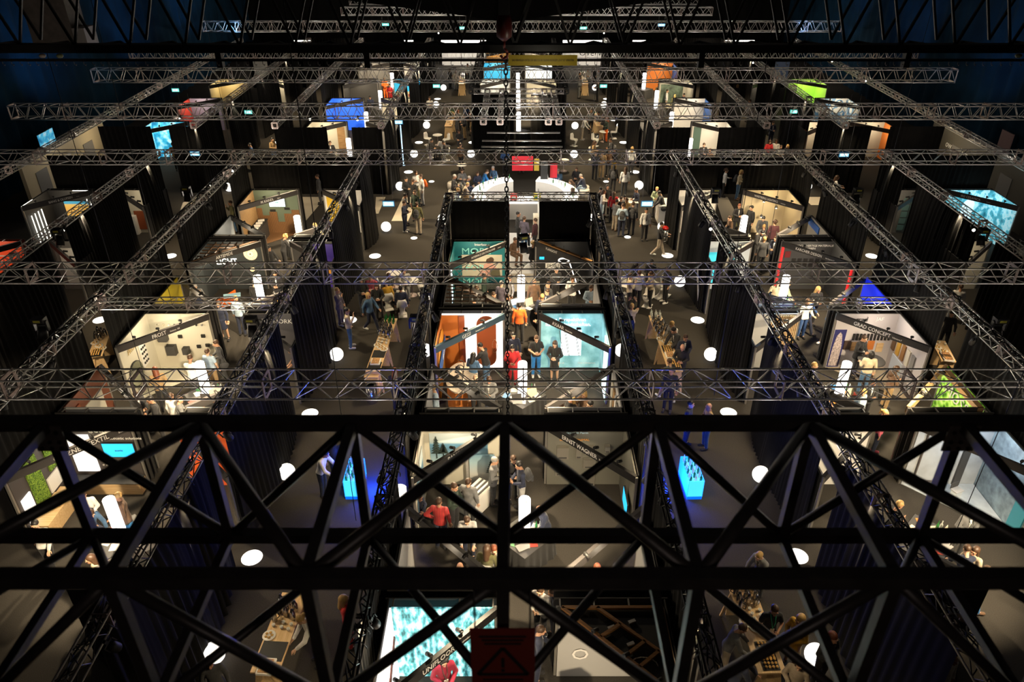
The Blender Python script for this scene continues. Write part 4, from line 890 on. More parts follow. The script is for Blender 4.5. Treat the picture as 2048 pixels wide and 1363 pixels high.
# --- far blocks
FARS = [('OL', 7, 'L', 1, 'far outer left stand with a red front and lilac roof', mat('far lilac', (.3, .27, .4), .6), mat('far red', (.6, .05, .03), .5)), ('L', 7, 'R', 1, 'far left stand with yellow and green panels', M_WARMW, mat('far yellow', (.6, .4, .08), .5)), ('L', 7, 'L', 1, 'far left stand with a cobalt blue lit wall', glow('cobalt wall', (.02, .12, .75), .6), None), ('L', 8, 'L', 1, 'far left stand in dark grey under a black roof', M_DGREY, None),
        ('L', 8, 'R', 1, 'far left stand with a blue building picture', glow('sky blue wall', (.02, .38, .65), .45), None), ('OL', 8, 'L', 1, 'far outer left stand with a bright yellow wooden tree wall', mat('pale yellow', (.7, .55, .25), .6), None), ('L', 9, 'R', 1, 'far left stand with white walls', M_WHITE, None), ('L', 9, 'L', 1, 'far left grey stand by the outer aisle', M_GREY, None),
        ('R', 7, 'R', 1, 'far right stand with white and blue panels', M_WHITE, M_BLUEP), ('OR', 6, 'R', 1, 'far outer right stand with orange roof edge', M_WARMW, mat('far orange', (.7, .2, .03), .5)), ('R', 8, 'R', 1, 'far right stand with a white mountain picture', M_WARMW, None), ('OR', 7, 'R', 1, 'far outer right stand with blue white triangles', ramp_mat('triangle print', [(.3, (.7, .72, .7)), (.5, (.12, .28, .5)), (.7, (.75, .74, .7))], kind='voronoi', scale=2.2, interp='CONSTANT'), None),
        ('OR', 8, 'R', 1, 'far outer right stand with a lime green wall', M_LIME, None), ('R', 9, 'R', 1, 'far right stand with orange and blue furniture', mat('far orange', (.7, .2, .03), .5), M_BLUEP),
        ('C', 9, 'L', 1, 'far middle stand with a bright blue picture', glow('blue picture', (.03, .30, .5), .7), None), ('C', 9, 'R', 1, 'far middle stand with a white curved picture', glow('white picture', (.75, .8, .82), .6), None), ('C', 8, 'L', 1, 'far middle pale green stand', M_COOL, None), ('C', 8, 'R', 1, 'far middle cream stand', M_WARMW, None),
        ('C', 10, 'L', 1, 'farthest middle stand with amber shelves', mat('amber shelf', (.6, .33, .08), .5), None), ('C', 10, 'R', 1, 'farthest middle white stand', M_WHITE, None), ('OL', 6, 'L', 1, 'far outer left stand with an aqua picture', ramp_mat('aqua picture', [(.35, (.01, .16, .35)), (.5, (.04, .45, .65)), (.65, (.5, .85, .95))], kind='noise', scale=2.5, detail=8, emit=.7), None), ('OL', 8, 'R', 1, 'far outer left striped cream stand', M_WARMW, None),
        ('OR', 6, 'L', 1, 'far outer right stand with orange beams', M_WARMW, mat('far orange', (.7, .2, .03), .5)), ('OR', 8, 'L', 1, 'far outer right stand with dark sign', M_DGREY, None), ('L', 6, 'L', 1, 'cream stand with an oak door behind the far left drape', M_WARMW, None), ('R', 6, 'R', 1, 'white stand with a green door behind the far right drape', M_WHITE, None), ('L', 6, 'R', 1, 'grey stand behind the far left drape', M_GREY, None), ('R', 6, 'L', 1, 'grey stand behind the far right drape', M_GREY, None)]
for (bk, k, lr, far, lab, w, sd) in FARS:
    s = Stand(bk, k, lr, far, lab, w, sd, M_HEAD, light=55)
    if 'building' in lab:
        q = MB()
        for j in range(2):
            for i in range(6): q.box((s.X(.95+.3*i), s.Y(2.8), .55+.5*j), (.12, .04, .22))
        s.pan('B', .75, 2.7, .1, 1.35, mat('building print', (.6, .5, .3), .6), .02, 'building_print'); q.build('printed_window', mat('window print', (.35, .06, .04), .6), s.t)
    if 'door' in lab: s.pan('B', .8, 1.3, 0, 2., mat('green door', (.10, .17, .14), .5) if 'green' in lab else M_OAK, .04, 'door_panel')
    if 'shelves' in lab:
        for i in range(4): s.pan('B', .75, 2.8, .3+.5*i, .4+.5*i, M_OAK, .2, 'shelf')
    if 'triangles' in lab or 'mountain' in lab: s.pan('B', .8, 2.6, .4, 1.9, mat('slate print', (.10, .14, .10), .6, noise=.6, nscale=3), .02, 'picture') if 'mountain' in lab else None
# header strips and displays along the blue side walls
for nm, x, y0, y1, m, lb in (('wall_display', -25.9, 38.5, 47.5, mat('cream wall panel', (.55, .46, .30), .6), 'long cream wall display in front of the blue left wall'), ('wall_display', 26.3, 36.5, 47.5, mat('dark wall panel', (.10, .09, .07), .6), 'long dark wall display in front of the blue right wall')):
    t = thing(nm, lb, 'wall display', (x, (y0+y1)/2, 0))
    MB().box((0, 0, 1.5), (.2, y1-y0, 3.0)).build('display_wall', m, t); MB().box((.0, 0, 3.1), (.35, y1-y0, .18)).build('light_box_edge', mat('display edge', (.5, .46, .4), .5), t)
    sgn = 1 if x < 0 else -1
    for k in range(3): MB().box((sgn*.12, -3+2.6*k, 1.7), (.03, 1.1, 1.3)).build('framed_picture', M_GREY if k != 1 else M_WHITE, t)
    point((x+sgn*1.6, (y0+y1)/2+2.5, 2.6), 60, (1, .82, .55), .15)
text('ow academy', .55, M_TXT, bpy.data.objects[t.name], (-.13, 3.5, 2.2), (PI/2, 0, -PI/2))
for i, (u, v, lb) in enumerate(((88, 285, 'left blue wall, near pair'), (100, 278, 'left blue wall, far one'))):
    x, y = G(u, v, 2.2); screen((x, y, 2.2), 1.1, 1.2, ramp_mat('cyan picture', [(.4, (.02, .2, .4)), (.5, (.08, .5, .75)), (.6, (.6, .8, .85))], kind='noise', scale=1.5, detail=5, emit=.7), 'small cyan lit screen at the %s' % lb, PI/2)
x, y = G(2010, 285, 2.2); tag(MB().box((x, y, 2.2), (.08, 1.2, 1.3)).build('wall_poster', mat('pink grey print', (.4, .25, .25), .6)), 'pinkish poster on the blue right wall', 'poster')
for i, (xa, xb, lb) in enumerate(((-22.3, -16.8, 'left'), (-11.2, -10.2, 'small left'), (-7.4, -2.9, 'middle left'), (4.8, 9.3, 'middle right'), (11.8, 13.1, 'small right'), (18.6, 24, 'right'))):
    t = thing('presentation_wall', 'bright white presentation wall at the far end of the hall, %s' % lb, 'display wall', ((xa+xb)/2, 80.5, 0))
    MB().box((0, 0, 1.15), (xb-xa, .2, 2.3)).build('white_wall', M_WHITE, t); MB().box((0, -.15, 2.3), (xb-xa, .1, .22)).build('light_strip', glow('far strip light', (1, .95, .9), 1.8), t)
    point(((xa+xb)/2, 77.6, 2.6), 420, (1, .92, .8), .3)
    if lb == 'middle right': text('Overview', .9, M_BLACKT, t, (1.2, -.12, 1.2), (PI/2, 0, 0), align='CENTER')

# ---- light tubes and the cloth-covered tables in the middle of each pod
tb = MB().lathe((0, 0, .74), [(.13, 0), (.155, .01), (.155, 1.28), (.145, 1.30), (.135, 1.28), (.135, 1.1)], 24).mesh('light_tube', M_TUBE)
ti = MB().lathe((0, 0, .74), [(.0, 1.12), (.134, 1.12)], 20).mesh('tube_opening', mat('tube inside', (.75, .65, .42), .6))
M_CLOTH = mat('black table cloth', (.018, .017, .017), .9, sheen=.1)
PODNAME = {('C', 0): 'nearest middle pod', ('C', 1): 'lake mural pod', ('C', 2): 'orange cyan pod', ('C', 3): 'teal poster pod', ('L', 1): 'moss panel pod', ('L', 2): 'cream bathroom pod', ('L', 3): 'dark lamp pod', ('L', 4): 'green wall pod', ('R', 1): 'pale doorway pod', ('R', 2): 'facade sample pod', ('R', 3): 'door handle pod', ('R', 4): 'pendant lamp pod'}
def cloth_table(cx, cy, label):
    t = thing('pod_table', label, 'table', (cx, cy, 0), PI/4, 'cloth covered pod tables')
    MB().box((0, 0, .735), (1.15, 1.15, .02)).build('tabletop', M_DGREY, t)
    vs = []; fs = []; n = 96
    for j, z in enumerate((.74, .5, .25, .01)):
        for i in range(n):
            a = i/n*4; k = int(a); f = a-k; hs = .585+.012*j
            c = [(-1, -1), (1, -1), (1, 1), (-1, 1)]; p, q = c[k], c[(k+1) % 4]
            x = p[0]+(q[0]-p[0])*f; y = p[1]+(q[1]-p[1])*f; w = 1+.02*j*math.sin(i*1.3)
            vs.append((x*hs*w, y*hs*w, z))
    for j in range(3):
        for i in range(n): fs.append((j*n+i, (j+1)*n+i, (j+1)*n+(i+1) % n, j*n+(i+1) % n))
    mb = MB(); mb.add(vs, fs, True); mb.build('table_cloth', M_CLOTH, t)
    return t
TUBES = []
for bk in 'CLR':
    for k in range(0, 10):
        if k == 5 or (bk == 'C' and k in (4, 6)) or (bk != 'C' and k == 0): continue
        cx, cy = BLOCKC[bk], YK[k]
        nm = PODNAME.get((bk, k), '%s pod %s' % ({'C': 'far middle', 'L': 'far left', 'R': 'far right'}[bk] if k > 4 else {'C': 'middle', 'L': 'left', 'R': 'right'}[bk], ROWWORD[min(k, 9)]))
        cloth_table(cx, cy, 'square table under black cloth in the %s' % nm)
        if (bk, k) == ('R', 1): TUBES.append((bk, k)); continue
        o = link('light_tube', tb, None, (cx, cy, 0)); link('tube_opening', ti, o)
        tag(o, 'glowing white light tube on the table of the %s' % nm, 'light tube', 'light tubes on the pod tables'); TUBES.append((bk, k))
# rolling steel bins, posters etc. come later; pod downlights
for bk in 'CLR':
    for k in range(0, 10):
        if k == 5 or (bk == 'C' and k in (4, 6)): continue
        if bk != 'C' and k == 0: continue
        cx, cy = BLOCKC[bk], YK[k]
        spot((cx+1.2, cy-3.0, 3.8), (cx-.3, cy+.3, 0), 1700, (1, .80, .52), 85, .7, .1)
        if k <= 4: spot((cx-1.2, cy+3.0, 3.8), (cx+.3, cy-.6, 0), 1250, (1, .80, .52), 85, .7, .1)
for sx in (-1, 1):
    xa = X0+5.4*sx
    for k in range(0, 10):
        spot((X0+3.1*sx, YK[k]+1.2, 3.9), (xa, YK[k]+.4, 0), 620 if k < 2 else 1000, (1, .78, .48), 95, .7, .1)
        spot((X0+7.6*sx, YK[k]-2.2, 3.9), (xa, YK[k]-1.8, 0), 560 if k < 2 else 900, (1, .80, .5), 95, .7, .1)
    for k in range(2, 10):
        spot((X0+15.9*sx, YK[k], 4.1), (X0+15.6*sx, YK[k]+.2, 0), 800, (1, .78, .48), 98, .7, .1)
        spot((X0+18.2*sx, YK[k]+2, 3.9), (X0+20.6*sx, YK[k]+1.2, 0), 430, (1, .82, .55), 80, .7, .1)
# blue wash on the side drapes, from fixtures on the wall trusses
for y in (22, 34, 46, 58, 70):
    spot((-24, y, 4.4), (-29.5, y+4, 9), 800 if y > 30 else 350, (.2, .5, 1), 90, .9, .2)
    spot((24.5, y, 4.4), (30.2, y+4, 9), 600 if y > 30 else 300, (.25, .5, 1), 90, .9, .2)
w = bpy.data.worlds.new('world'); scene.world = w; w.use_nodes = True
w.node_tree.nodes['Background'].inputs[0].default_value = (.25, .35, .6, 1); w.node_tree.nodes['Background'].inputs[1].default_value = .002
vs_ = scene.view_settings; vs_.view_transform = 'Standard'; vs_.look = 'None'; vs_.gamma = 1; vs_.use_curve_mapping = False; vs_.exposure = .12
scene.cycles.max_bounces = 4; scene.cycles.diffuse_bounces = 2; scene.cycles.glossy_bounces = 2; scene.cycles.transmission_bounces = 2
scene.cycles.sample_clamp_indirect = 4
# ================================================================ people
def smin(a, b, k):
    h = np.clip(.5+.5*(b-a)/k, 0, 1)
    return b*(1-h)+a*h-k*h*(1-h)
class Field:
    """a signed distance grid; add() blends in a tapered limb or an ellipsoid, net() meshes the zero level"""
    def __init__(s, lo, hi, c):
        s.lo = np.array(lo, float); s.c = c; s.n = np.ceil((np.array(hi)-s.lo)/c).astype(int)+1
        s.D = np.full(s.n, .2, np.float32)
    def sub(s, lo, hi):
        a = np.clip(np.floor((np.array(lo)-s.lo)/s.c).astype(int), 0, s.n-1); b = np.clip(np.ceil((np.array(hi)-s.lo)/s.c).astype(int)+1, 1, s.n)
        sl = tuple(slice(int(i), int(j)) for i, j in zip(a, b))
        g = np.meshgrid(*[s.lo[k]+s.c*np.arange(a[k], b[k]) for k in range(3)], indexing='ij')
        return sl, g
    def limb(s, p, q, r0, r1, k=.03, cut=False):
        p = np.array(p, float); q = np.array(q, float); m = max(r0, r1)+.06
        sl, (x, y, z) = s.sub(np.minimum(p, q)-m, np.maximum(p, q)+m)
        if 0 in x.shape: return s
        d = q-p; L2 = max(d@d, 1e-9)
        t = np.clip(((x-p[0])*d[0]+(y-p[1])*d[1]+(z-p[2])*d[2])/L2, 0, 1)
        dist = np.sqrt((x-p[0]-t*d[0])**2+(y-p[1]-t*d[1])**2+(z-p[2]-t*d[2])**2)-(r0+(r1-r0)*t)
        s.D[sl] = np.maximum(s.D[sl], -dist) if cut else smin(s.D[sl], dist, k)
        return s
    def ell(s, c, r, k=.03, cut=False, rx=0.):
        c = np.array(c, float); r = np.array(r, float); m = r.max()+.06
        sl, (x, y, z) = s.sub(c-m, c+m)
        if 0 in x.shape: return s
        x = x-c[0]; y = y-c[1]; z = z-c[2]
        if rx: y, z = y*math.cos(rx)+z*math.sin(rx), -y*math.sin(rx)+z*math.cos(rx)
        l = np.sqrt((x/r[0])**2+(y/r[1])**2+(z/r[2])**2); l2 = np.sqrt((x/r[0]**2)**2+(y/r[1]**2)**2+(z/r[2]**2)**2)+1e-6
        dist = l*(l-1)/l2
        s.D[sl] = np.maximum(s.D[sl], -dist) if cut else smin(s.D[sl], dist, k)
        return s
    def plane(s, p, n):
        """keep the side the normal points away from"""
        n = np.array(n, float); n /= np.linalg.norm(n)
        g = np.meshgrid(*[s.lo[k]+s.c*np.arange(s.n[k]) for k in range(3)], indexing='ij')
        s.D = np.maximum(s.D, ((g[0]-p[0])*n[0]+(g[1]-p[1])*n[1]+(g[2]-p[2])*n[2]).astype(np.float32)); return s
    def net(s):
        D = s.D; ins = D < 0
        cell = np.zeros(s.n-1, np.int8)
        for i in (0, 1):
            for j in (0, 1):
                for k in (0, 1): cell += ins[i:s.n[0]-1+i, j:s.n[1]-1+j, k:s.n[2]-1+k]
        act = (cell > 0) & (cell < 8); idx = np.full(act.shape, -1, np.int64); I = np.argwhere(act); idx[act] = np.arange(len(I))
        acc = np.zeros((len(I), 3)); cnt = np.zeros(len(I)); cs = [(i, j, k) for i in (0, 1) for j in (0, 1) for k in (0, 1)]
        val = {c: D[I[:, 0]+c[0], I[:, 1]+c[1], I[:, 2]+c[2]] for c in cs}
        for a in cs:
            for ax in range(3):
                if a[ax] == 0:
                    b = list(a); b[ax] = 1; b = tuple(b); va, vb = val[a], val[b]; m = (va < 0) != (vb < 0)
                    t = va[m]/(va[m]-vb[m]); p = np.array(a, float)[None]+np.zeros((m.sum(), 3)); p[:, ax] += t
                    acc[m] += p; cnt[m] += 1
        V = s.lo+s.c*(I+acc/np.maximum(cnt, 1)[:, None]); F = []
        for ax in range(3):
            o1, o2 = [(1, 2), (2, 0), (0, 1)][ax]
            sa = [slice(None)]*3; sb = [slice(None)]*3; sa[ax] = slice(0, -1); sb[ax] = slice(1, None)
            A, B = ins[tuple(sa)], ins[tuple(sb)]; E = np.argwhere(A != B)
            E = E[(E[:, o1] > 0) & (E[:, o2] > 0) & (E[:, o1] < s.n[o1]-1) & (E[:, o2] < s.n[o2]-1)]
            if not len(E): continue
            fl = A[E[:, 0], E[:, 1], E[:, 2]]
            def at(d1, d2):
                e = E.copy(); e[:, o1] -= d1; e[:, o2] -= d2; return idx[e[:, 0], e[:, 1], e[:, 2]]
            q = np.stack([at(1, 1), at(0, 1), at(0, 0), at(1, 0)], 1); q[~fl] = q[~fl][:, ::-1]; F.append(q[(q >= 0).all(1)])
        return V, (np.concatenate(F) if F else np.zeros((0, 4), int))
def mesh_np(name, parts, mats):
    vs, fs, o = [], [], 0
    for V, F in parts: vs.append(V); fs.append(F+o); o += len(V)
    V = np.concatenate(vs); F = np.concatenate(fs)
    me = bpy.data.meshes.new(name); me.vertices.add(len(V)); me.vertices.foreach_set('co', V.astype(np.float32).ravel())
    me.loops.add(len(F)*4); me.loops.foreach_set('vertex_index', F.ravel().astype(np.int32)); me.polygons.add(len(F)); me.polygons.foreach_set('loop_start', np.arange(len(F), dtype=np.int32)*4)
    me.update(calc_edges=True); me.polygons.foreach_set('use_smooth', np.ones(len(F), bool))
    for m in mats: me.materials.append(m)
    return me, V, F
LEGS = {  # hip, knee, ankle of the figure's left (+x) and right (-x); toe direction is -y
    'stand': [((.09, 0, .92), (.105, -.015, .50), (.115, .02, .09)), ((-.09, 0, .92), (-.10, -.01, .50), (-.105, .02, .09))],
    'walk': [((.09, 0, .91), (.095, -.15, .52), (.095, -.27, .10)), ((-.09, 0, .91), (-.09, .03, .50), (-.09, .30, .15))],
    'sit': [((.09, 0, .50), (.12, -.42, .50), (.12, -.40, .09)), ((-.09, 0, .50), (-.12, -.40, .49), (-.13, -.34, .09))]}
ARMS = {  # elbow and wrist of left (+x) and right (-x), relative to the shoulder line; finger direction
    'down': [((.24, .02, 1.16), (.25, -.04, .92), (0, -.15, -1)), ((-.24, .02, 1.16), (-.25, -.04, .92), (0, -.15, -1))],
    'hold': [((.25, -.02, 1.17), (.09, -.25, 1.12), (-.8, -.5, .25)), ((-.25, -.02, 1.17), (-.07, -.26, 1.14), (.8, -.5, .25))],
    'cross': [((.25, -.05, 1.17), (-.04, -.20, 1.20), (-1, .1, .1)), ((-.25, -.05, 1.17), (.05, -.23, 1.17), (1, .1, .1))],
    'drink': [((.24, .02, 1.16), (.25, -.06, .93), (0, -.2, -1)), ((-.25, -.10, 1.20), (-.09, -.24, 1.42), (.35, .1, .9))],
    'talk': [((.24, -.02, 1.16), (.20, -.26, 1.12), (.1, -1, .2)), ((-.25, .02, 1.16), (-.25, -.05, .93), (0, -.15, -1))],
    'reach': [((.23, -.20, 1.22), (.17, -.44, 1.10), (-.1, -1, -.2)), ((-.23, -.18, 1.20), (-.15, -.42, 1.06), (.1, -1, -.2))],
    'up': [((.26, -.12, 1.58), (.13, -.22, 1.80), (-.5, -.2, .8)), ((-.26, -.12, 1.58), (-.13, -.22, 1.80), (.5, -.2, .8))],
    'swing': [((.24, -.12, 1.18), (.22, -.28, 1.02), (0, -.8, -.6)), ((-.24, .12, 1.18), (-.24, .14, .93), (0, -.1, -1))],
    'carry': [((.27, -.10, 1.17), (.17, -.36, 1.12), (-.3, -.9, .2)), ((-.27, -.10, 1.17), (-.17, -.36, 1.12), (.3, -.9, .2))],
    'hips': [((.36, .06, 1.19), (.20, -.04, 1.02), (-.7, -.3, -.5)), ((-.24, .02, 1.16), (-.25, -.04, .92), (0, -.15, -1))]}
LEAN = {'reach': .30, 'carry': .04, 'hold': .05}
def xf(arm, leg):
    """rotates the upper body about the hip line and drops it for sitting"""
    a = LEAN.get(arm, 0.)+(.08 if leg == 'sit' else 0); dz = -.42 if leg == 'sit' else 0.
    def f(p):
        y, z = p[1], p[2]-.92
        return np.array((p[0], y*math.cos(a)-z*math.sin(a), z*math.cos(a)+y*math.sin(a)+.92+dz))
    return f
SH = ((.175, .01, 1.42), (-.175, .01, 1.42))
HEADC = (0, -.015, 1.635)
def nod(arm): return .22 if arm in ('hold', 'reach', 'cross') else .05
BODY = {}; GARM = {}
M_SKIN1 = mat('skin', (.56, .31, .19), .55); M_EYE = mat('dark eye', (.02, .015, .012), .3); M_LIP = mat('lip', (.40, .15, .11), .5)
def hand(f, w, d, side):
    """palm, four bent fingers of unequal length and a thumb at the palm's side, on a fine grid"""
    d = np.array(d, float); d /= np.linalg.norm(d); u = np.array((side, 0, 0), float)
    if abs(d@u) > .75: u = np.array((0, 0, 1.))
    a = u-d*(u@d); a /= np.linalg.norm(a); n = np.cross(d, a)
    if n[2] > 0 and abs(n[2]) > .3: n = -n
    F = Field(w-np.array((.2,)*3), w+np.array((.2,)*3), .0055)
    F.limb(w-d*.03, w+d*.03, .026, .028, .01); 
    for t in (-.024, 0, .024): F.limb(w+d*.02+a*t*.6, w+d*.085+a*t, .017, .0145, .012)
    for t, L in ((-.030, .058), (-.010, .072), (.011, .078), (.031, .070)):
        b = w+d*.088+a*t; m = b+d*L*.5+n*L*.12; e = m+d*L*.42+n*L*.42
        F.limb(b, m, .0095, .009, .004); F.limb(m, e, .009, .0078, .004)
    b = w+d*.03+a*.026; m = b+a*.032+d*.028+n*.008; e = m+d*.034+a*.006+n*.012
    F.limb(b, m, .013, .0105, .006); F.limb(m, e, .0105, .009, .006)
    return F.net()
def body_mesh(arm, leg):
    if (arm, leg) in BODY: return BODY[arm, leg]
    T = xf(arm, leg); f = Field((-.48, -.75, 0), (.48, .48, 2.0), .0125)
    an = LEAN.get(arm, 0.)+(.08 if leg == 'sit' else 0)
    f.ell(T((0, .005, 1.04)), (.125, .088, .22), .04, rx=an).limb(T((-.06, 0, .94)), T((.06, 0, .94)), .085, .085, .04)
    f.ell(T((0, .015, 1.28)), (.145, .088, .19), .04, rx=an).limb(T((-.13, .015, 1.40)), T((.13, .015, 1.40)), .05, .05, .04).limb(T((0, .02, 1.40)), T((0, .005, 1.54)), .058, .052, .03)
    for i in (0, 1):
        el, wr, fd = ARMS[arm][i]
        f.limb(T(SH[i]), T(el), .05, .04, .03).limb(T(el), T(wr), .04, .026, .015)
        h, k, a = LEGS[leg][i]
        f.limb(h, k, .085, .055, .03).limb(k, a, .056, .036, .02).limb(a, (a[0]*1.1, a[1]-.13, max(.04, a[2]-.05)), .036, .03, .02)
    f.plane(T((0, 0, 1.535)), T((0, 0, 1.535))-T((0, 0, 1.0)))
    parts = [f.net()]
    hd = Field((-.14, -.19, 1.44), (.14, .16, 1.80), .0085)
    hd.ell((0, .012, 1.665), (.076, .094, .098), .02).ell((0, -.03, 1.605), (.060, .066, .082), .03).limb((0, .02, 1.45), (0, .008, 1.56), .055, .052, .025)
    hd.limb((0, -.092, 1.655), (0, -.116, 1.615), .010, .015, .012).limb((-.02, -.098, 1.565), (.02, -.098, 1.565), .008, .008, .008).ell((0, -.075, 1.535), (.026, .024, .02), .02)
    hd.limb((-.045, -.085, 1.672), (.045, -.085, 1.672), .012, .012, .015)
    for s_ in (-1, 1): hd.ell((.032*s_, -.094, 1.643), (.016, .012, .011), .006, True).ell((.032*s_, -.083, 1.643), (.013, .013, .012), .003).ell((.076*s_, .018, 1.63), (.013, .024, .034), .008)
    V, F = hd.net(); na = nod(arm); piv = np.array((0, .01, 1.53))
    c0 = V[F].mean(1); mi = np.zeros(len(F), np.int32)
    for s_ in (-1, 1): mi[(((c0-np.array((.032*s_, -.095, 1.643)))**2).sum(1) < .0125**2) & (c0[:, 1] < -.08)] = 1
    mi[(np.abs(c0[:, 0]) < .026) & (np.abs(c0[:, 2]-1.566) < .010) & (c0[:, 1] < -.085)] = 2
    W = V-piv; V2 = np.stack([W[:, 0], W[:, 1]*math.cos(na)-W[:, 2]*math.sin(na), W[:, 2]*math.cos(na)+W[:, 1]*math.sin(na)], 1)+piv
    V2 = np.array([T(p) for p in V2]); nb = len(parts[0][1]); parts.append((V2, F))
    for i in (0, 1):
        el, wr, fd = ARMS[arm][i]; w = T(wr); d = T(np.array(wr)+np.array(fd)*.1)-w
        parts.append(hand(f, w, d, 1 if i == 0 else -1))
    me, V, F = mesh_np('person_body', parts, [M_SKIN1, M_EYE, M_LIP])
    all_ = np.zeros(len(F), np.int32); all_[nb:nb+len(mi)] = mi; me.polygons.foreach_set('material_index', all_)
    BODY[arm, leg] = me; return me
def top_mesh(kind, arm, leg):
    key = (kind, arm, leg)
    if key in GARM: return GARM[key]
    T = xf(arm, leg); f = Field((-.5, -.75, .2), (.5, .45, 2.0), .0135)
    j = .022 if kind == 'jacket' else .010; hem = .80 if kind in ('jacket', 'coat') else .90
    if leg == 'sit': hem = .88
    an = LEAN.get(arm, 0.)+(.08 if leg == 'sit' else 0)
    f.ell(T((0, .005, 1.04)), (.150+j, .108+j, .23), .04, rx=an).limb(T((-.07, 0, .93)), T((.07, 0, .93)), .100+j, .100+j, .05)
    f.ell(T((0, .015, 1.28)), (.168+j, .108+j, .20), .05, rx=an).limb(T((-.14, .015, 1.405)), T((.14, .015, 1.405)), .062+j, .062+j, .04).limb(T((0, .02, 1.40)), T((0, .01, 1.50)), .068, .062, .02)
    if hem < .85: f.limb(T((-.06, .0, .84)), T((.06, .0, .84)), .125+j, .125+j, .04)
    for i in (0, 1):
        el, wr, fd = [np.array(q, float) for q in ARMS[arm][i]]
        if kind == 'tee': f.limb(T(SH[i]), T(np.array(SH[i])*.4+el*.6), .062, .064, .025)
        else: f.limb(T(SH[i]), T(el), .060+j*.6, .050+j*.6, .025).limb(T(el), T(el*.06+wr*.94), .050+j*.6, .036+j*.5, .015)
    f.plane(T((0, 0, 1.505)), T((0, 0, 1.505))-T((0, 0, 1.0)))
    f.plane(T((0, 0, hem)), T((0, 0, .5))-T((0, 0, 1.0)))
    if kind == 'jacket':
        for z, w in ((1.50, .058), (1.42, .05), (1.34, .038), (1.26, .026), (1.18, .014)): f.ell(T((0, -.15, z)), (w, .10, .05), cut=True)
    me, _, _ = mesh_np('top', [f.net()], [M_GREY]); GARM[key] = me; return me
def low_mesh(kind, leg):
    key = (kind, leg)
    if key in GARM: return GARM[key]
    f = Field((-.4, -.7, 0), (.4, .5, 1.05), .0135); z0 = .92 if leg != 'sit' else .50
    f.limb((-.06, .0, z0+.03), (.06, .0, z0+.03), .108, .108, .04)
    if kind == 'skirt':
        f.limb((0, .0, z0), (0, -.0, .52), .15, .18, .04).plane((0, 0, .55), (0, 0, -1)); 
    else:
        for i in (0, 1):
            h, k, a = LEGS[leg][i]; f.limb(h, k, .096, .068, .02).limb(k, (a[0], a[1], a[2]+.0), .068, .056, .02)
    f.plane((0, 0, z0+.07), (0, 0, 1))
    me, _, _ = mesh_np('trousers', [f.net()], [M_GREY]); GARM[key] = me; return me
def shoe_mesh(leg, i):
    key = ('shoe', leg, i)
    if key in GARM: return GARM[key]
    a = LEGS[leg][i][2]; z = a[2]-.09
    f = Field((a[0]-.12, a[1]-.28, -.02), (a[0]+.12, a[1]+.15, .3), .011)
    f.limb((a[0], a[1]+.03, z+.055), (a[0]*1.12, a[1]-.16, z+.045), .05, .044, .02).limb((a[0], a[1]+.01, z+.06), (a[0], a[1], z+.12), .05, .045, .02).plane((0, 0, z+.004), (0, 0, -1)).plane((0, 0, z+.135), (0, 0, 1))
    me, _, _ = mesh_np('shoe', [f.net()], [M_BLK]); GARM[key] = me; return me
def hair_mesh(kind, arm, leg):
    key = ('hair', kind, arm in ('hold', 'reach', 'cross'), LEAN.get(arm, 0), leg == 'sit')
    if key in GARM: return GARM[key]
    f = Field((-.2, -.2, 1.2), (.2, .26, 1.86), .0095)
    f.ell((0, .022, 1.682), (.085, .100, .100), .01)
    if kind == 'long':
        f.limb((0, .06, 1.66), (0, .10, 1.40), .085, .075, .05).limb((-.06, .02, 1.66), (-.075, .03, 1.42), .035, .03, .03).limb((.06, .02, 1.66), (.075, .03, 1.42), .035, .03, .03)
    elif kind == 'bob': f.limb((-.055, .03, 1.66), (-.065, .03, 1.53), .042, .035, .03).limb((.055, .03, 1.66), (.065, .03, 1.53), .042, .035, .03).limb((0, .07, 1.66), (0, .07, 1.53), .06, .05, .04)
    elif kind == 'curly':
        rn = random.Random(3)
        for i in range(34): a = rn.uniform(0, 6.28); b_ = rn.uniform(-.5, 1.4); f.ell((.10*math.cos(a)*math.cos(b_), .035+.10*math.sin(a)*math.cos(b_), 1.67+.105*math.sin(b_)), (.036,)*3, .012)
    elif kind == 'tail': f.ell((0, .125, 1.72), (.035,)*3, .02).limb((0, .13, 1.71), (0, .16, 1.47), .034, .02, .02)
    elif kind == 'bun': f.ell((0, .10, 1.75), (.045,)*3, .015)
    # clear the face and neck
    f.ell((0, -.125, 1.60), (.070, .105, .105), cut=True)
    if kind in ('short', 'tail', 'bun'): f.plane((0, .06, 1.60), (0, -.35, -1))
    if kind == 'curly': f.plane((0, .0, 1.55), (0, 0, -1))
    V, F = f.net(); T = xf(arm, leg); na = nod(arm); piv = np.array((0, .01, 1.53)); W = V-piv
    V = np.stack([W[:, 0], W[:, 1]*math.cos(na)-W[:, 2]*math.sin(na), W[:, 2]*math.cos(na)+W[:, 1]*math.sin(na)], 1)+piv
    V = np.array([T(p) for p in V])
    me, _, _ = mesh_np('hair', [(V, F)], [M_BLK]); GARM[key] = me; return me
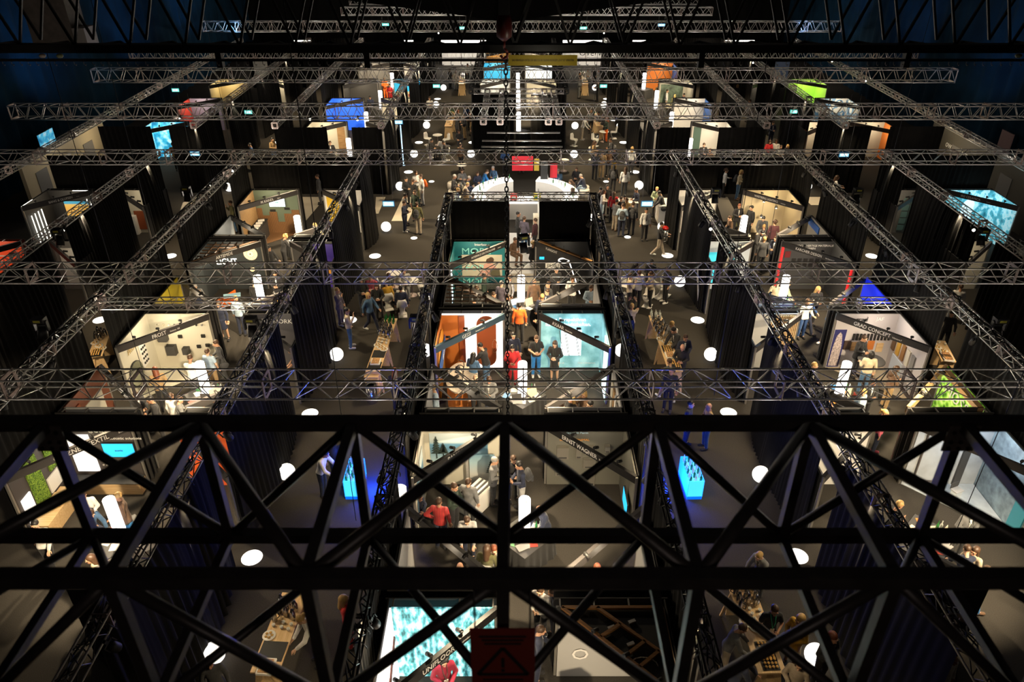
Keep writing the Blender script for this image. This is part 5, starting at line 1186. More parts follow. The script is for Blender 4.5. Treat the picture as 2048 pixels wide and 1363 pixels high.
PAL = {'black': (.014, .013, .014), 'charcoal': (.04, .04, .042), 'grey': (.15, .15, .15), 'light grey': (.38, .37, .36), 'white': (.72, .70, .66), 'cream': (.60, .50, .33), 'beige': (.42, .34, .25), 'navy': (.015, .02, .045), 'blue': (.03, .08, .22), 'denim blue': (.06, .13, .24),
       'bright blue': (.02, .18, .5), 'light blue': (.35, .45, .55), 'red': (.5, .02, .025), 'crimson': (.28, .01, .035), 'orange': (.8, .13, .01), 'olive': (.09, .085, .03), 'dark green': (.018, .035, .022), 'brown': (.12, .065, .035), 'tan': (.34, .22, .10), 'maroon': (.07, .018, .022), 'purple grey': (.12, .10, .13),
       'mustard': (.48, .27, .02), 'pink': (.6, .12, .18), 'pale green': (.36, .42, .26), 'red plaid': (.42, .03, .03), 'gold': (.65, .42, .1)}
def cloth(c):
    if c == 'red plaid': return ramp_mat('cloth red plaid', [(.45, (.42, .02, .02)), (.5, (.7, .62, .55)), (.55, (.30, .02, .02))], kind='wave', scale=5, detail=.5)
    return mat('cloth '+c, PAL[c], .85, noise=.22, nscale=7, bump=.5, sheen=.1)
HAIRC = {'black': (.012, .010, .009), 'brown': (.06, .03, .015), 'blond': (.45, .28, .10), 'grey': (.30, .28, .26), 'red': (.18, .05, .02)}
SKINS = [M_SKIN1, mat('skin fair', (.62, .37, .24), .55), mat('skin tan', (.42, .22, .13), .55), mat('skin brown', (.20, .10, .055), .55)]
def child(name, me, root, m):
    o = link(name, me, root); o.material_slots[0].link = 'OBJECT'; o.material_slots[0].material = m; return o
PEOPLE = []
badge_me = MB().box((0, 0, 0), (.095, .008, .13)).mesh('badge', M_WHITE)
NPER = 0
def person(u, v, face, arm, leg, hair, hc, top, tc, bc, extra='', where='', look=''):
    """u, v: pixel of the head's centre in the photograph; face: degrees, 0 towards the camera, 90 to the right"""
    global NPER; NPER += 1
    sit = leg == 'sit'; T = xf(arm, leg); hz = float(T(HEADC)[2]); sc = .97+.06*((NPER*37) % 10)/10
    x, y = G(u, v, hz*sc)
    hp = T(HEADC); r = math.radians(face); ox = (hp[0]*math.cos(r)-hp[1]*math.sin(r))*sc; oy = (hp[0]*math.sin(r)+hp[1]*math.cos(r))*sc
    o = link('person', body_mesh(arm, leg), None, (x-ox, y-oy, .002), r); o.scale = (sc,)*3
    if sc and NPER % 7 == 0 or 'dark skin' in extra:
        pass
    sk = SKINS[3] if 'darkskin' in extra else SKINS[NPER % 3]
    o.material_slots[0].link = 'OBJECT'; o.material_slots[0].material = sk
    skirt = 'skirt' in extra
    child('skirt' if skirt else 'trousers', low_mesh('skirt' if skirt else 'trousers', 'stand' if skirt else leg), o, cloth(bc))
    nm = {'jacket': 'jacket', 'shirt': 'shirt', 'tee': 'tee_shirt', 'coat': 'coat'}[top]
    child(nm, top_mesh(top, arm, leg), o, cloth(tc))
    if top == 'jacket': child('shirt', top_mesh('tee', arm, leg), o, cloth('white' if 'dark shirt' not in extra else 'black'))
    scol = 'white' if 'white shoes' in extra else 'pink' if 'pink shoes' in extra else 'brown' if 'brown shoes' in extra else 'black'
    for i in (0, 1): child('shoe', shoe_mesh(leg, i), o, cloth(scol))
    if hair == 'cap': child('cap', hair_mesh('short', arm, leg), o, cloth(hc if hc in PAL else 'black'))
    elif hair != 'bald': child('hair', hair_mesh(hair, arm, leg), o, mat('hair '+hc, HAIRC[hc], .5, noise=.25, nscale=60))
    if 'badge' in extra:
        p = T((0, -.165, 1.10)); b = link('badge', badge_me, o, tuple(p))
        gcol = cloth('dark green') if 'green' not in extra else mat('green ribbon', (.02, .5, .25), .5)
        mb = MB(); mb.path([tuple(T((-.06, -.02, 1.50))), tuple(T((-.04, -.15, 1.35))), tuple(T((0, -.168, 1.16))), tuple(T((.04, -.15, 1.35))), tuple(T((.06, -.02, 1.50)))], .007, 4); mb.build('lanyard', gcol, o)
    if 'backpack' in extra:
        q = T((0, .22, 1.22)); mb = MB(); mb.ball(tuple(q), .2, 14, (.8, .5, 1.15)); mb.box(tuple(T((0, .31, 1.12))), (.22, .06, .2)); mb.build('backpack', cloth('charcoal' if 'red pack' not in extra else 'orange'), o)
    if 'bag' in extra.split():
        mb = MB(); p = (.33, .02, .85); mb.ball(p, .15, 12, (.5, 1.1, .9)); mb.path([(.30, -.1, .95), (.2, -.06, 1.44), (.30, .12, .95)], .012, 5); mb.build('shoulder_bag', cloth('charcoal'), o)
    if 'tie' in extra: mb = MB(); mb.slab(tuple(T((0, -.152, 1.12))), (1, 0, 0), tuple(T((0, 0, 2))-T((0, 0, 1))), [(-.03, 0), (.03, 0), (.018, .34), (-.018, .34)], -.012); mb.build('tie', cloth('black'), o)
    hn = {'short': '%s-haired person' % hc, 'long': 'person with long %s hair' % hc, 'bob': 'person with %s bobbed hair' % hc, 'curly': 'person with curly %s hair' % hc, 'tail': 'person with %s ponytail' % hc, 'bun': 'person with %s hair in a bun' % hc, 'bald': 'bald person', 'cap': 'person in a cap'}[hair]
    word = {'jacket': 'suit jacket', 'shirt': 'top', 'tee': 'T-shirt', 'coat': 'coat'}[top]
    act = look or {('down', 'stand'): 'standing', ('hold', 'stand'): 'looking down', ('cross', 'stand'): 'with folded arms', ('drink', 'stand'): 'drinking', ('talk', 'stand'): 'gesturing', ('reach', 'stand'): 'leaning forward', ('up', 'stand'): 'with raised arms', ('hips', 'stand'): 'hand on hip', ('carry', 'stand'): 'carrying'}.get((arm, leg), {'walk': 'walking', 'sit': 'sitting'}.get(leg, 'standing'))
    lb = '%s in %s %s %s %s' % (hn, tc, word, act, where)
    if len(lb.split()) > 15: lb = lb.replace('person with ', '', 1)
    if len(lb.split()) > 15: lb = lb.replace(' suit jacket', ' jacket').replace(' the ', ' ', 1)
    tag(o, lb, 'person'); PEOPLE.append((o, u, v))
    return o
def crowd(rows, where=''):
    for r in rows.strip().split('\n'):
        q = [c.strip() for c in r.split('|')]
        u, v, fa, pose, hair, top, bc = q[:7]; arm, leg = pose.split('+') if '+' in pose else (pose, 'stand')
        hk, hc = hair.split(' ', 1) if ' ' in hair else (hair, 'brown'); tk, tc = top.split(' ', 1)
        person(float(u), float(v), float(fa), arm, leg, hk, hc, tk, tc, bc, q[7] if len(q) > 7 else '', q[8] if len(q) > 8 and q[8] else where, q[9] if len(q) > 9 else '')
crowd('''
953|577|-30|hold|short brown|shirt grey|charcoal
969|552|80|down|short black|shirt dark green|charcoal|white shoes
987|589|60|hold|short brown|shirt black|black|badge
1003|567|150|down|short grey|shirt purple grey|charcoal
1019|556|-60|down|short brown|shirt light grey|black
1015|594|60|hold|short brown|jacket charcoal|charcoal
1039|611|180|down|short black|shirt orange|black
1068|563|190|down|bald|coat brown|charcoal
1096|569|-60|down|short brown|jacket charcoal|charcoal
1094|584|-50|talk|short brown|jacket navy|navy
1085|593|170|down|short blond|shirt navy|navy
1084|621|-100|hold|short brown|shirt black|denim blue
1113|540|20|hold|short black|shirt charcoal|black
1146|556|160|hold|short brown|shirt white|black
1182|576|0|hold|short brown|shirt light blue|denim blue''', 'in the teal poster pod')
crowd('''
1027|671|10|down|short black|shirt navy|charcoal
1025|696|0|hold|bob black|shirt red|red
1073|677|5|hold|cap|tee black|bright blue|badge white shoes
1110|688|-15|hold|long brown|shirt black|black|skirt badge
947|711|150|hold|long black|shirt denim blue|blue
961|692|-120|reach|short black|shirt black|denim blue
951|757|20|down|bald|shirt charcoal|black|white shoes
978|759|-10|hold|short brown|jacket grey|navy
866|777|-80|hold|short blond|shirt light blue|brown
1122|812|60|hold|short brown|jacket charcoal|charcoal
1142|798|-50|down|long blond|shirt black|black
1168|787|-30|hold|bob blond|coat brown|black
1181|808|-70|hold|short black|jacket navy|navy
1264|612|170|up|short blond|shirt cream|black''', 'in the orange cyan pod')
crowd('''
675|581|70|drink|short blond|jacket purple grey|purple grey|white shoes
694|621|100|drink|short black|shirt beige|denim blue|white shoes
737|591|60|swing+walk|bob blond|shirt denim blue|navy|backpack white shoes
753|573|10|hold|long brown|shirt black|black|badge
741|554|10|hold|short black|shirt pink|charcoal|badge
722|561|20|hold|long black|shirt black|black|badge
777|551|60|hold+sit|short brown|shirt charcoal|charcoal
808|542|10|hold+sit|short brown|shirt light grey|grey
801|577|190|down+sit|short black|shirt navy|brown
790|742|170|hold|long red|shirt black|black
772|566|-160|down+sit|short brown|shirt mustard|brown''', 'in the left aisle')
crowd('''
583|701|-80|reach|short brown|tee black|black|badge|behind the gap of the left aisle drapes
432|686|-60|hold|short brown|coat charcoal|charcoal|bag
415|703|170|talk|short brown|tee light blue|tan
380|716|-170|reach|short brown|shirt white|charcoal
310|740|-150|hold|long red|shirt tan|black
272|790|60|hold|short brown|jacket charcoal|charcoal
301|799|-60|hold|short black|jacket black|black
359|799|120|hold|short brown|jacket grey|brown
404|815|180|hold+sit|short red|shirt charcoal|black
342|792|170|down|short brown|shirt white|navy''', 'in the cream bathroom pod')
crowd('''
472|597|170|down|short blond|shirt light blue|navy
436|608|0|down|long brown|shirt navy|navy|skirt
520|602|150|hold+sit|short red|shirt grey|black
551|595|-80|hold+sit|long blond|shirt black|black
390|573|20|hold|short grey|jacket grey|grey
398|586|170|reach|bald|jacket navy|navy
550|547|0|hold|short black|jacket black|black
508|566|160|down|short black|shirt black|black''', 'in the dark lamp pod')
crowd('''
571|473|130|reach|curly blond|shirt black|black
538|497|60|swing+walk|long black|shirt black|black|bag
631|451|60|carry|bob blond|shirt cream|beige
634|353|-80|down|short brown|jacket charcoal|charcoal||in the gap of the left drapes by the white floor stripe
460|406|-60|drink|short brown|shirt olive|denim blue||in the left outer aisle''', 'in the green wall pod')
crowd('''
812|358|40|hold|short black|shirt black|black
826|362|150|hold|short brown|shirt black|black
832|346|30|cross|short brown|shirt white|olive
841|353|-60|down|short brown|shirt white|light grey|backpack red pack
810|391|100|hold|short black|shirt charcoal|charcoal
829|385|-30|down|short brown|shirt dark green|black
808|406|80|hold|short brown|shirt navy|navy|white shoes
834|408|170|down|short brown|shirt olive|beige|backpack
859|197|10|hold|short brown|shirt white|charcoal
863|281|70|hold+sit|short black|shirt black|black
887|285|-80|hold+sit|short black|shirt black|black
918|263|-20|hold|short brown|shirt charcoal|charcoal
921|290|150|down|short brown|shirt brown|black
914|236|100|down|short brown|shirt charcoal|black
928|232|-60|talk|short brown|shirt charcoal|tan
940|226|-90|hold|short black|shirt brown|brown
916|223|0|reach|long red|shirt grey|black
933|214|-20|down|short black|shirt blue|black
947|240|160|down|long brown|shirt tan|tan
911|143|20|down|short grey|shirt light grey|light grey
935|130|20|reach|short brown|shirt white|charcoal
955|133|-40|down|short black|shirt charcoal|black
900|140|60|hold|short brown|shirt charcoal|black''', 'in the far left aisle')
crowd('''
909|353|80|hold+sit|short grey|shirt black|black
924|342|10|cross+sit|short brown|shirt grey|grey
938|356|100|hold+sit|short grey|shirt navy|navy
955|347|20|hold+sit|short brown|shirt navy|navy
974|343|100|reach+sit|short brown|shirt bright blue|denim blue
986|336|-40|hold+sit|short grey|shirt denim blue|denim blue
935|369|100|reach+sit|short blond|shirt beige|denim blue
916|380|100|hold+sit|short blond|shirt light blue|denim blue
931|382|150|hold+sit|long brown|shirt tan|black
946|391|150|hold+sit|short brown|shirt blue|black
1116|342|-170|reach+sit|short grey|shirt denim blue|denim blue
1153|338|-20|hold+sit|short brown|shirt black|black
1162|352|-120|reach+sit|short grey|shirt navy|light blue
1141|363|-100|reach+sit|long brown|shirt black|black
1145|380|-150|hold+sit|long brown|shirt black|black
1010|300|0|hold|short brown|shirt blue|black||behind the red counter of the round bar
1045|299|20|reach|short black|shirt black|black||behind the red counter of the round bar''', 'at the round white bar')
crowd('''
1037|428|90|drink|short black|shirt charcoal|black|bag
1049|437|150|talk|short brown|shirt purple grey|denim blue
1070|441|-120|down|short brown|shirt maroon|charcoal''', 'in the white middle corridor')
crowd('''
1030|480|40|hold+sit|short brown|shirt brown|brown
1066|487|170|hold+sit|curly blond|shirt black|black''', 'on the step of the white middle corridor')
crowd('''
1202|379|60|hold|short black|shirt black|charcoal
1208|383|70|hold|long brown|shirt white|light blue
1215|374|0|down|long black|shirt black|black
1228|387|170|down|long brown|shirt red|black
1234|403|130|hold|short black|shirt grey|beige|brown shoes
1242|398|0|hold|short brown|tee charcoal|black
1249|394|-20|hold|short black|shirt white|black
1254|400|-40|hold|short brown|shirt tan|black
1246|411|170|hold|short brown|shirt light blue|navy|backpack
1267|408|160|down|short brown|shirt charcoal|black|backpack
1273|380|-70|hold|short black|shirt navy|navy
1228|333|170|down|long black|shirt black|black|backpack
1251|338|180|down|long brown|shirt white|charcoal
1293|421|10|down|short black|shirt white|black|tie|in the right aisle by the white counter|waiting with a black tie
1314|378|-20|hold|short blond|shirt pale green|charcoal
1319|386|-90|reach|short black|jacket charcoal|charcoal|bag
1324|449|80|carry+walk|short black|shirt black|beige|white shoes||carrying a steel urn
1303|523|10|hold|short black|shirt black|black
1272|531|60|hold|long black|shirt charcoal|black
1279|546|160|hold|short brown|shirt light grey|black
1262|552|90|drink|short brown|shirt cream|black
1302|548|-80|hold|short brown|shirt beige|black|white shoes
1336|536|-70|down|short black|shirt black|black|white shoes
1205|306|0|hold|short brown|shirt tan|tan
1219|303|20|hold|short brown|shirt brown|charcoal
1230|300|-60|down|long black|shirt black|mustard
1192|306|160|hold|short brown|shirt charcoal|black''', 'in the right aisle')
crowd('''
1190|285|70|hold+sit|long brown|shirt tan|black
1221|280|-80|hold+sit|short brown|jacket charcoal|charcoal
1265|297|150|down|long blond|shirt white|charcoal
1172|236|70|reach|short brown|shirt white|beige|white shoes
1197|226|-70|hold|short black|shirt charcoal|black
1205|231|-60|hold|short brown|shirt black|black|bag
1213|238|-80|hold|long red|shirt dark green|orange
1183|222|0|down|short brown|shirt grey|black
1188|138|-50|hold|short black|shirt charcoal|black
1197|141|-60|hold|short brown|shirt light grey|charcoal
1160|147|60|down|short black|shirt charcoal|black
1176|140|0|hold|short grey|shirt white|black
1195|163|-80|hold|short black|shirt black|black
1160|158|70|hold|short brown|shirt grey|grey''', 'in the far right aisle')
crowd('''
1479|412|10|hold|short red|jacket black|black
1460|436|-80|hold+sit|short brown|shirt brown|beige
1476|423|170|hold+sit|short black|shirt olive|olive
1503|416|-60|down|short black|shirt black|charcoal
1527|437|-20|reach|short black|shirt charcoal|black
1528|453|170|hold+sit|short blond|shirt grey|grey
1550|445|170|down|curly brown|coat maroon|black|bag
1524|465|20|reach|short black|jacket black|black
1529|478|170|down|short blond|jacket charcoal|charcoal
1552|477|-50|hold|short brown|jacket navy|navy
1453|341|80|talk|curly brown|shirt white|black||by the drape beyond the white floor stripe
1483|344|60|hold|bob blond|shirt cream|denim blue|backpack brown shoes|by the drape beyond the white floor stripe
1675|355|80|carry|long brown|shirt white|black||in the right outer aisle
1878|350|100|hold|short brown|shirt white|black||in front of the drape above the marble stand''', 'in the pendant lamp pod')
crowd('''
1637|579|10|hold|long blond|shirt black|black|badge
1616|604|10|talk|short brown|shirt white|blue
1624|600|60|swing+walk|short black|shirt blue|navy
1666|608|-70|swing+walk|short brown|shirt bright blue|brown|white shoes
1577|566|100|reach|short brown|shirt pale green|black
1555|567|-20|hold|short black|shirt cream|black
1538|602|30|hold+sit|long red|shirt black|black''', 'in the door handle pod')
crowd('''
1728|676|30|hold|short brown|jacket black|grey|badge dark shirt
1743|708|170|talk|bob black|shirt cream|denim blue
1793|738|100|hold|long brown|shirt brown|tan
1629|731|40|hold|short blond|jacket charcoal|charcoal
1599|727|60|hold|short brown|shirt black|black
1747|764|10|hold|short brown|jacket black|black
1657|783|60|hold+sit|short black|shirt navy|black
1727|784|-130|hold|short blond|shirt light blue|brown
1771|826|60|down|tail blond|shirt pink|navy|bag pink shoes
1865|829|-30|hold|short brown|shirt beige|black
1858|836|60|hold|short blond|shirt cream|black
1922|574|160|cross|short brown|shirt light grey|charcoal||in the right outer aisle by the near drape
1904|628|-20|swing+walk|short black|shirt black|black||in the right outer aisle above the food counter''', 'in the facade sample pod')
crowd('''
1382|808|60|down|short black|shirt navy|navy||in the right aisle below the near truss
1418|813|-80|hold|bald|shirt tan|blue||in the right aisle below the near truss
1344|648|-60|reach|short blond|shirt white|charcoal
1348|660|-60|reach|short black|jacket charcoal|black
1371|675|10|hold|short brown|jacket navy|navy
1365|694|-20|hold|bald|coat black|charcoal
1339|723|-150|hold+walk|short brown|shirt charcoal|beige|white shoes
1343|742|-20|down|short black|shirt black|black''', 'at the right aisle buffet')
crowd('''
989|921|80|hold|short grey|coat grey|charcoal
1027|918|20|hold|short brown|shirt black|black
1039|930|-70|hold|short black|shirt navy|light grey|backpack
908|973|60|hold|short brown|shirt dark green|black
937|963|160|hips|short brown|jacket grey|charcoal
878|1002|170|hips|short brown|shirt red plaid|navy
837|994|60|cross+sit|short brown|shirt navy|charcoal
934|1040|0|reach|short brown|shirt light grey|navy
1079|1018|-60|reach|bald|shirt navy|navy
974|1096|170|down|long brown|shirt olive|olive
988|1098|20|hold|short red|shirt white|black
920|1135|0|down|bald|shirt charcoal|black
1194|1136|0|hold|short red|shirt charcoal|black
1081|1180|-30|hold|short brown|shirt light grey|black|white shoes
1106|1183|-80|hold|short brown|shirt navy|navy
1081|1260|90|hold|short brown|jacket navy|navy''', 'in the lake mural pod')
crowd('''
887|1320|20|hold|curly black|shirt crimson|black|badge|in front of the backlit forest wall
690|1198|100|down|long blond|shirt red|red||at the left edge of the middle truss
166|990|20|hold|short brown|shirt white|black||in the moss panel pod
181|1026|60|reach+sit|short brown|shirt denim blue|navy||at the table of the moss panel pod
235|993|-60|talk|short blond|jacket brown|olive|dark shirt|in the moss panel pod
181|1117|-60|hold|long brown|shirt cream|black||below the table of the moss panel pod
602|1238|-60|reach|tail blond|shirt white|black||serving at the left aisle buffet
419|1325|20|down|short brown|shirt charcoal|black||in front of the nearest left globe lamp
140|1140|0|swing+walk|short black|shirt black|navy||at the far left lower edge
70|1050|10|swing+walk|short black|shirt white|black||at the far left dark corner
650|907|80|reach|short black|shirt white|navy||at the left blue bottle cooler
664|884|0|down|long black|shirt black|navy||behind the left blue bottle cooler
1519|1111|-60|reach|short blond|jacket grey|charcoal|dark shirt|at the upper end of the right buffet
1549|1219|0|hold|short brown|tee black|black|badge green|behind the right buffet
1484|1256|80|reach|short brown|shirt grey|beige|brown shoes|leaning over the right buffet
1501|1320|80|reach|short black|jacket navy|navy||at the near end of the right buffet
1600|1238|-60|hold|long blond|shirt mustard|mustard|skirt|beside the right buffet
1666|1274|20|hold|long red|shirt charcoal|black||beside the near right drape
1600|1328|-30|hold|long brown|shirt beige|beige||at the lower edge by the right buffet
1799|1009|100|hold|short blond|tee black|black|badge green|in the pale doorway pod
1946|1025|0|hold|short black|jacket grey|charcoal|badge|in front of the pale doorway stand
1934|1098|170|reach|short brown|shirt navy|navy||at the table of the pale doorway pod
1950|1101|-60|hold|long brown|shirt beige|tan||at the table of the pale doorway pod
1937|1203|60|down|short brown|shirt dark green|black||in the near right outer aisle
1975|1140|80|swing+walk|short brown|shirt brown|bright blue|brown shoes|at the right lower edge
1906|1318|20|down|bald|shirt white|charcoal||at the right lower corner''')
crowd('''
660|286|10|hold|short brown|jacket black|black||in the gap of the far left drape
1408|290|10|hold|short brown|jacket black|black||in the gap of the far right drape
1420|301|-20|down|short brown|shirt brown|black||in the gap of the far right drape
345|289|30|cross|short black|shirt tan|black|darkskin|by a blue lit wall
544|279|60|hold|short black|shirt tan|blue||beyond the far left drape
1530|247|-20|hold|short brown|shirt grey|olive||in the far right outer aisle
1547|246|10|hold|short brown|jacket navy|navy||in the far right outer aisle
1540|284|0|hold+sit|long brown|shirt red|black||in the far right outer aisle
1553|283|-30|hold+sit|long brown|shirt white|black||in the far right outer aisle
1562|294|0|hold+sit|short brown|shirt light grey|black||in the far right outer aisle
1575|293|-60|hold+sit|bob blond|shirt black|black||in the far right outer aisle
769|159|20|hold|short brown|shirt orange|orange||by the far left blue building stand
779|171|0|hold|short black|shirt red|red||by the far left blue building stand
792|170|160|down|short black|shirt grey|black||by the far left blue building stand
740|195|0|hold+sit|short black|shirt navy|navy||in front of the far left blue building picture
807|130|0|hold|short brown|shirt blue|black||in the far left stands
1335|182|80|down|short brown|shirt white|beige||by the far right mountain picture
1350|192|160|down|long blond|shirt olive|black||by the far right mountain picture
1368|190|-60|hold|short black|shirt navy|black||by the far right mountain picture
1442|127|170|hold|short black|shirt blue|tan||in front of the far white wall
1475|172|-20|hold|bob blond|shirt black|black||in the far right aisle gap
1445|198|60|hold|short red|shirt light grey|black||in the far right aisle gap
1500|202|-80|hold|short brown|shirt white|grey||in the far right aisle gap
1318|170|20|hold|short brown|shirt tan|tan||in the far right pod with the white tube
500|290|-60|hold|short black|shirt blue|black||in the far left outer aisle
124|480|20|hold|short brown|shirt light grey|black||below the outer left beach screen
140|489|-60|hold|bald|shirt charcoal|black||below the outer left beach screen''')
# tell apart people whose labels came out the same: by trousers, then by their order in the view
def trou(o):
    c = [c for c in o.children if c.name.split('.')[0] in ('trousers', 'skirt')][0]; return c.material_slots[0].material.name.replace('cloth ', '')+(' skirt' if c.name.startswith('skirt') else ' trousers')
def regroup():
    d = {}
    for o, u, v in PEOPLE: d.setdefault(o['label'], []).append((u, v, o))
    return [sorted(L, key=lambda q: q[:2]) for L in d.values() if len(L) > 1]
for L in regroup():
    if len({trou(o) for u, v, o in L}) == len(L):
        for u, v, o in L: o['label'] = o['label'].replace(' top ', ' top, %s, ' % trou(o)).replace(' jacket ', ' jacket, %s, ' % trou(o)).replace(' T-shirt ', ' T-shirt, %s, ' % trou(o)).replace(' coat ', ' coat, %s, ' % trou(o))
for L in regroup():
    for i, (u, v, o) in enumerate(L): o['label'] += (', left one' if i == 0 else ', right one' if i == len(L)-1 else ', middle one' if len(L) == 3 else ', %s from left' % ORD[i])
for o, u, v in PEOPLE:
    if len(o['label'].split()) > 16: o['label'] = o['label'].replace(' the ', ' ').replace('person with ', '')
# ================================================================ furniture and small things
M_GREENG = mat('green glass', (.01, .16, .03), .12, spec=.8); M_BROWNG = mat('brown glass', (.05, .02, .008), .15); M_CLEARG = mat('clear glass', (.65, .68, .66), .1, spec=.8)
M_CHINA = mat('white china', (.75, .72, .66), .25); M_PAST = mat('pastry', (.62, .36, .10), .7, noise=.3, nscale=30); M_STEELB = mat('polished steel', (.55, .53, .50), .18, .95)
def bottle_me(m):
    mb = MB(); mb.lathe((0, 0, 0), [(.034, 0), (.036, .01), (.036, .15), (.014, .20), (.013, .27), (.016, .275), (.0, .28)], 12); return mb.mesh('bottle', m)
B_GR, B_BR, B_CL = bottle_me(M_GREENG), bottle_me(M_BROWNG), bottle_me(M_CLEARG)
GLASS = MB().lathe((0, 0, 0), [(.03, 0), (.036, .11), (.032, .11), (.028, .01)], 10).mesh('drinking_glass', M_CLEARG)
CUP = MB().lathe((0, 0, 0), [(.028, 0), (.042, .075), (.037, .075), (.0, .02)], 10).mesh('cup', M_CHINA)
PLATE = MB().lathe((0, 0, 0), [(.07, 0), (.15, .022), (.145, .026), (.0, .008)], 20).mesh('plate', M_CHINA)
def pot(nm, label, p, rz=0., group=None, first=[None]):
    if first[0] is None:
        t = thing('thermos_jug', label, 'thermos jug', p, rz, group)
        MB().lathe((0, 0, 0), [(.06, 0), (.065, .02), (.065, .2), (.045, .26), (.03, .30), (.0, .31)], 12).build('jug_body', M_STEELB, t); MB().path([(.06, 0, .22), (.12, 0, .2), (.12, 0, .08), (.064, 0, .05)], .012, 5).build('handle', M_BLK, t)
        MB().lathe((0, 0, .29), [(.03, 0), (.035, .03), (0, .05)], 10).build('lid', M_BLK, t); first[0] = t; return t
    t = dup(first[0], p, rz, label); t['group'] = group; return t
def buffet(name, u0, v0, u1, v1, kit, w=.5, z=1.0, seed=1):
    """long plywood serving table between two pixels of its top; its wares stand on it one by one"""
    a = Vector((*G(u0, v0, z), 0)); b = Vector((*G(u1, v1, z), 0)); d = b-a; L = d.length; rz = math.atan2(d.y, d.x)
    t = thing('buffet_table', 'long plywood buffet table on slanted panel legs %s' % name, 'table', (a.x, a.y, 0), rz)
    MB().box((L/2, 0, z-.02), (L, w, .04)).build('tabletop', M_PLY, t)
    n = max(2, int(L/1.6)+1)
    for i in range(n):
        x = .12+(L-.24)*i/(n-1)
        for s in (-1, 1): MB().slab((x, s*.02, .0), (0, 1, 0), (0, 0, 1), [(s*(w*.62), 0), (s*(w*.62-.05), 0), (-.0, z-.04), (s*.2, z-.04)] if s > 0 else [(-.2, z-.04), (0, z-.04), (-(w*.62-.05), 0), (-(w*.62), 0)], .04).build('leg_panel', M_PLY, t)
        MB().box((x, 0, (z-.04)/2), (.03, w*.8, z-.04)).build('leg_panel', M_PLY, t)
    rnd = random.Random(seed); cnt_ = {}
    def lab(kind, txt): cnt_[kind] = cnt_.get(kind, 0)+1; k = cnt_[kind]; return '%s, %s from the far end of the buffet %s' % (txt, ORD[k-1], name)
    for (kind, f0, f1, num) in kit:
        for i in range(num):
            fr = f0+(f1-f0)*(i+.5)/num; off = (-.16, .0, .16)[i % 3]*w/.5 if kind not in ('tray', 'mat', 'platter') else 0
            q = a+d*fr+Vector((-d.y, d.x, 0)).normalized()*off; p = (q.x+rnd.uniform(-.02, .02), q.y, z+.001); g = '%ss on the buffet %s' % (kind, name)
            if kind in ('green bottle', 'brown bottle', 'clear bottle'): tag(link('bottle', {'g': B_GR, 'b': B_BR, 'c': B_CL}[kind[0]], None, p), lab(kind, kind), 'bottle', g)
            elif kind == 'glass': tag(link('drinking_glass', GLASS, None, p), lab(kind, 'drinking glass'), 'glass', g)
            elif kind == 'cup': tag(link('cup', CUP, None, p), lab(kind, 'white cup'), 'cup', g)
            elif kind == 'plate':
                o = tag(link('plate', PLATE, None, p), lab(kind, 'pastry plate'), 'plate', g)
                mb = MB()
                for k in range(5): mb.ball((.07*math.cos(k*1.26), .07*math.sin(k*1.26), .035), .035, 8, (1, 1, .6))
                mb.build('pastry', M_PAST, o)
            elif kind == 'jug': pot('jug', lab(kind, 'steel thermos jug'), p, rnd.uniform(0, 6), g)
            elif kind == 'tray':
                o = thing('food_tray', lab(kind, 'black pastry tray'), 'tray', p, rz, g); MB().box((0, 0, .012), (.5, .36, .024)).build('tray_base', M_BLK, o); mb = MB()
                for k in range(5):
                    for m_ in range(4): mb.ball((-.19+.095*k, -.12+.08*m_, .05), .038, 8, (1, .85, .6))
                mb.build('pastry', M_PAST, o)
            elif kind == 'mat': tag(MB().box((0, 0, .006), (.5, w*.9, .012)).build('serving_mat', M_BLK), lab(kind, 'black serving mat'), 'mat', g).location = p; THINGS[-1].rotation_euler = (0, 0, rz)
            elif kind == 'platter':
                o = thing('napkin_box', lab(kind, 'white snack box'), 'box', p, rz, g); MB().box((0, 0, .03), (.4, .34, .06)).build('box_body', M_WHITE, o); mb = MB()
                for k in range(4): mb.box((-.13+.09*k, 0, .07), (.06, .26, .03))
                mb.build('snack', mat('snack wrap', (.5, .28, .12), .6, noise=.5, nscale=30), o)
    return t
buffet('in the left aisle', 782, 636, 745, 742, [('green bottle', .02, .12, 9), ('jug', .18, .42, 9), ('cup', .42, .52, 6), ('plate', .52, .64, 3), ('mat', .66, .74, 1), ('mat', .86, .96, 1), ('platter', .80, .9, 1)], seed=2)
buffet('in the right aisle', 1310, 630, 1352, 742, [('clear bottle', .0, .08, 9), ('jug', .12, .42, 10), ('cup', .3, .45, 6), ('plate', .44, .56, 3), ('tray', .58, .7, 1), ('platter', .7, .8, 1), ('tray', .84, .95, 1)], seed=3)
buffet('at the left lower edge', 590, 1185, 528, 1345, [('jug', .14, .4, 7), ('cup', .38, .5, 6), ('plate', .52, .62, 1), ('mat', .7, .8, 1), ('platter', .9, .98, 1)], w=.62, seed=4)
buffet('at the right lower edge', 1480, 1165, 1545, 1345, [('jug', .05, .32, 10), ('cup', .3, .45, 8), ('plate', .44, .56, 2), ('tray', .74, .92, 2)], w=.62, seed=5)
buffet('in the left outer aisle', 208, 662, 190, 712, [('jug', .05, .4, 5), ('plate', .4, .8, 3), ('tray', .8, .95, 1)], seed=6)
buffet('in the right outer aisle', 1876, 680, 1898, 722, [('cup', .05, .3, 4), ('plate', .3, .6, 2), ('platter', .7, .95, 2)], seed=7)
buffet('in the far left aisle', 906, 222, 896, 252, [('green bottle', .0, .25, 5), ('jug', .3, .6, 5), ('plate', .6, .95, 3)], seed=8)
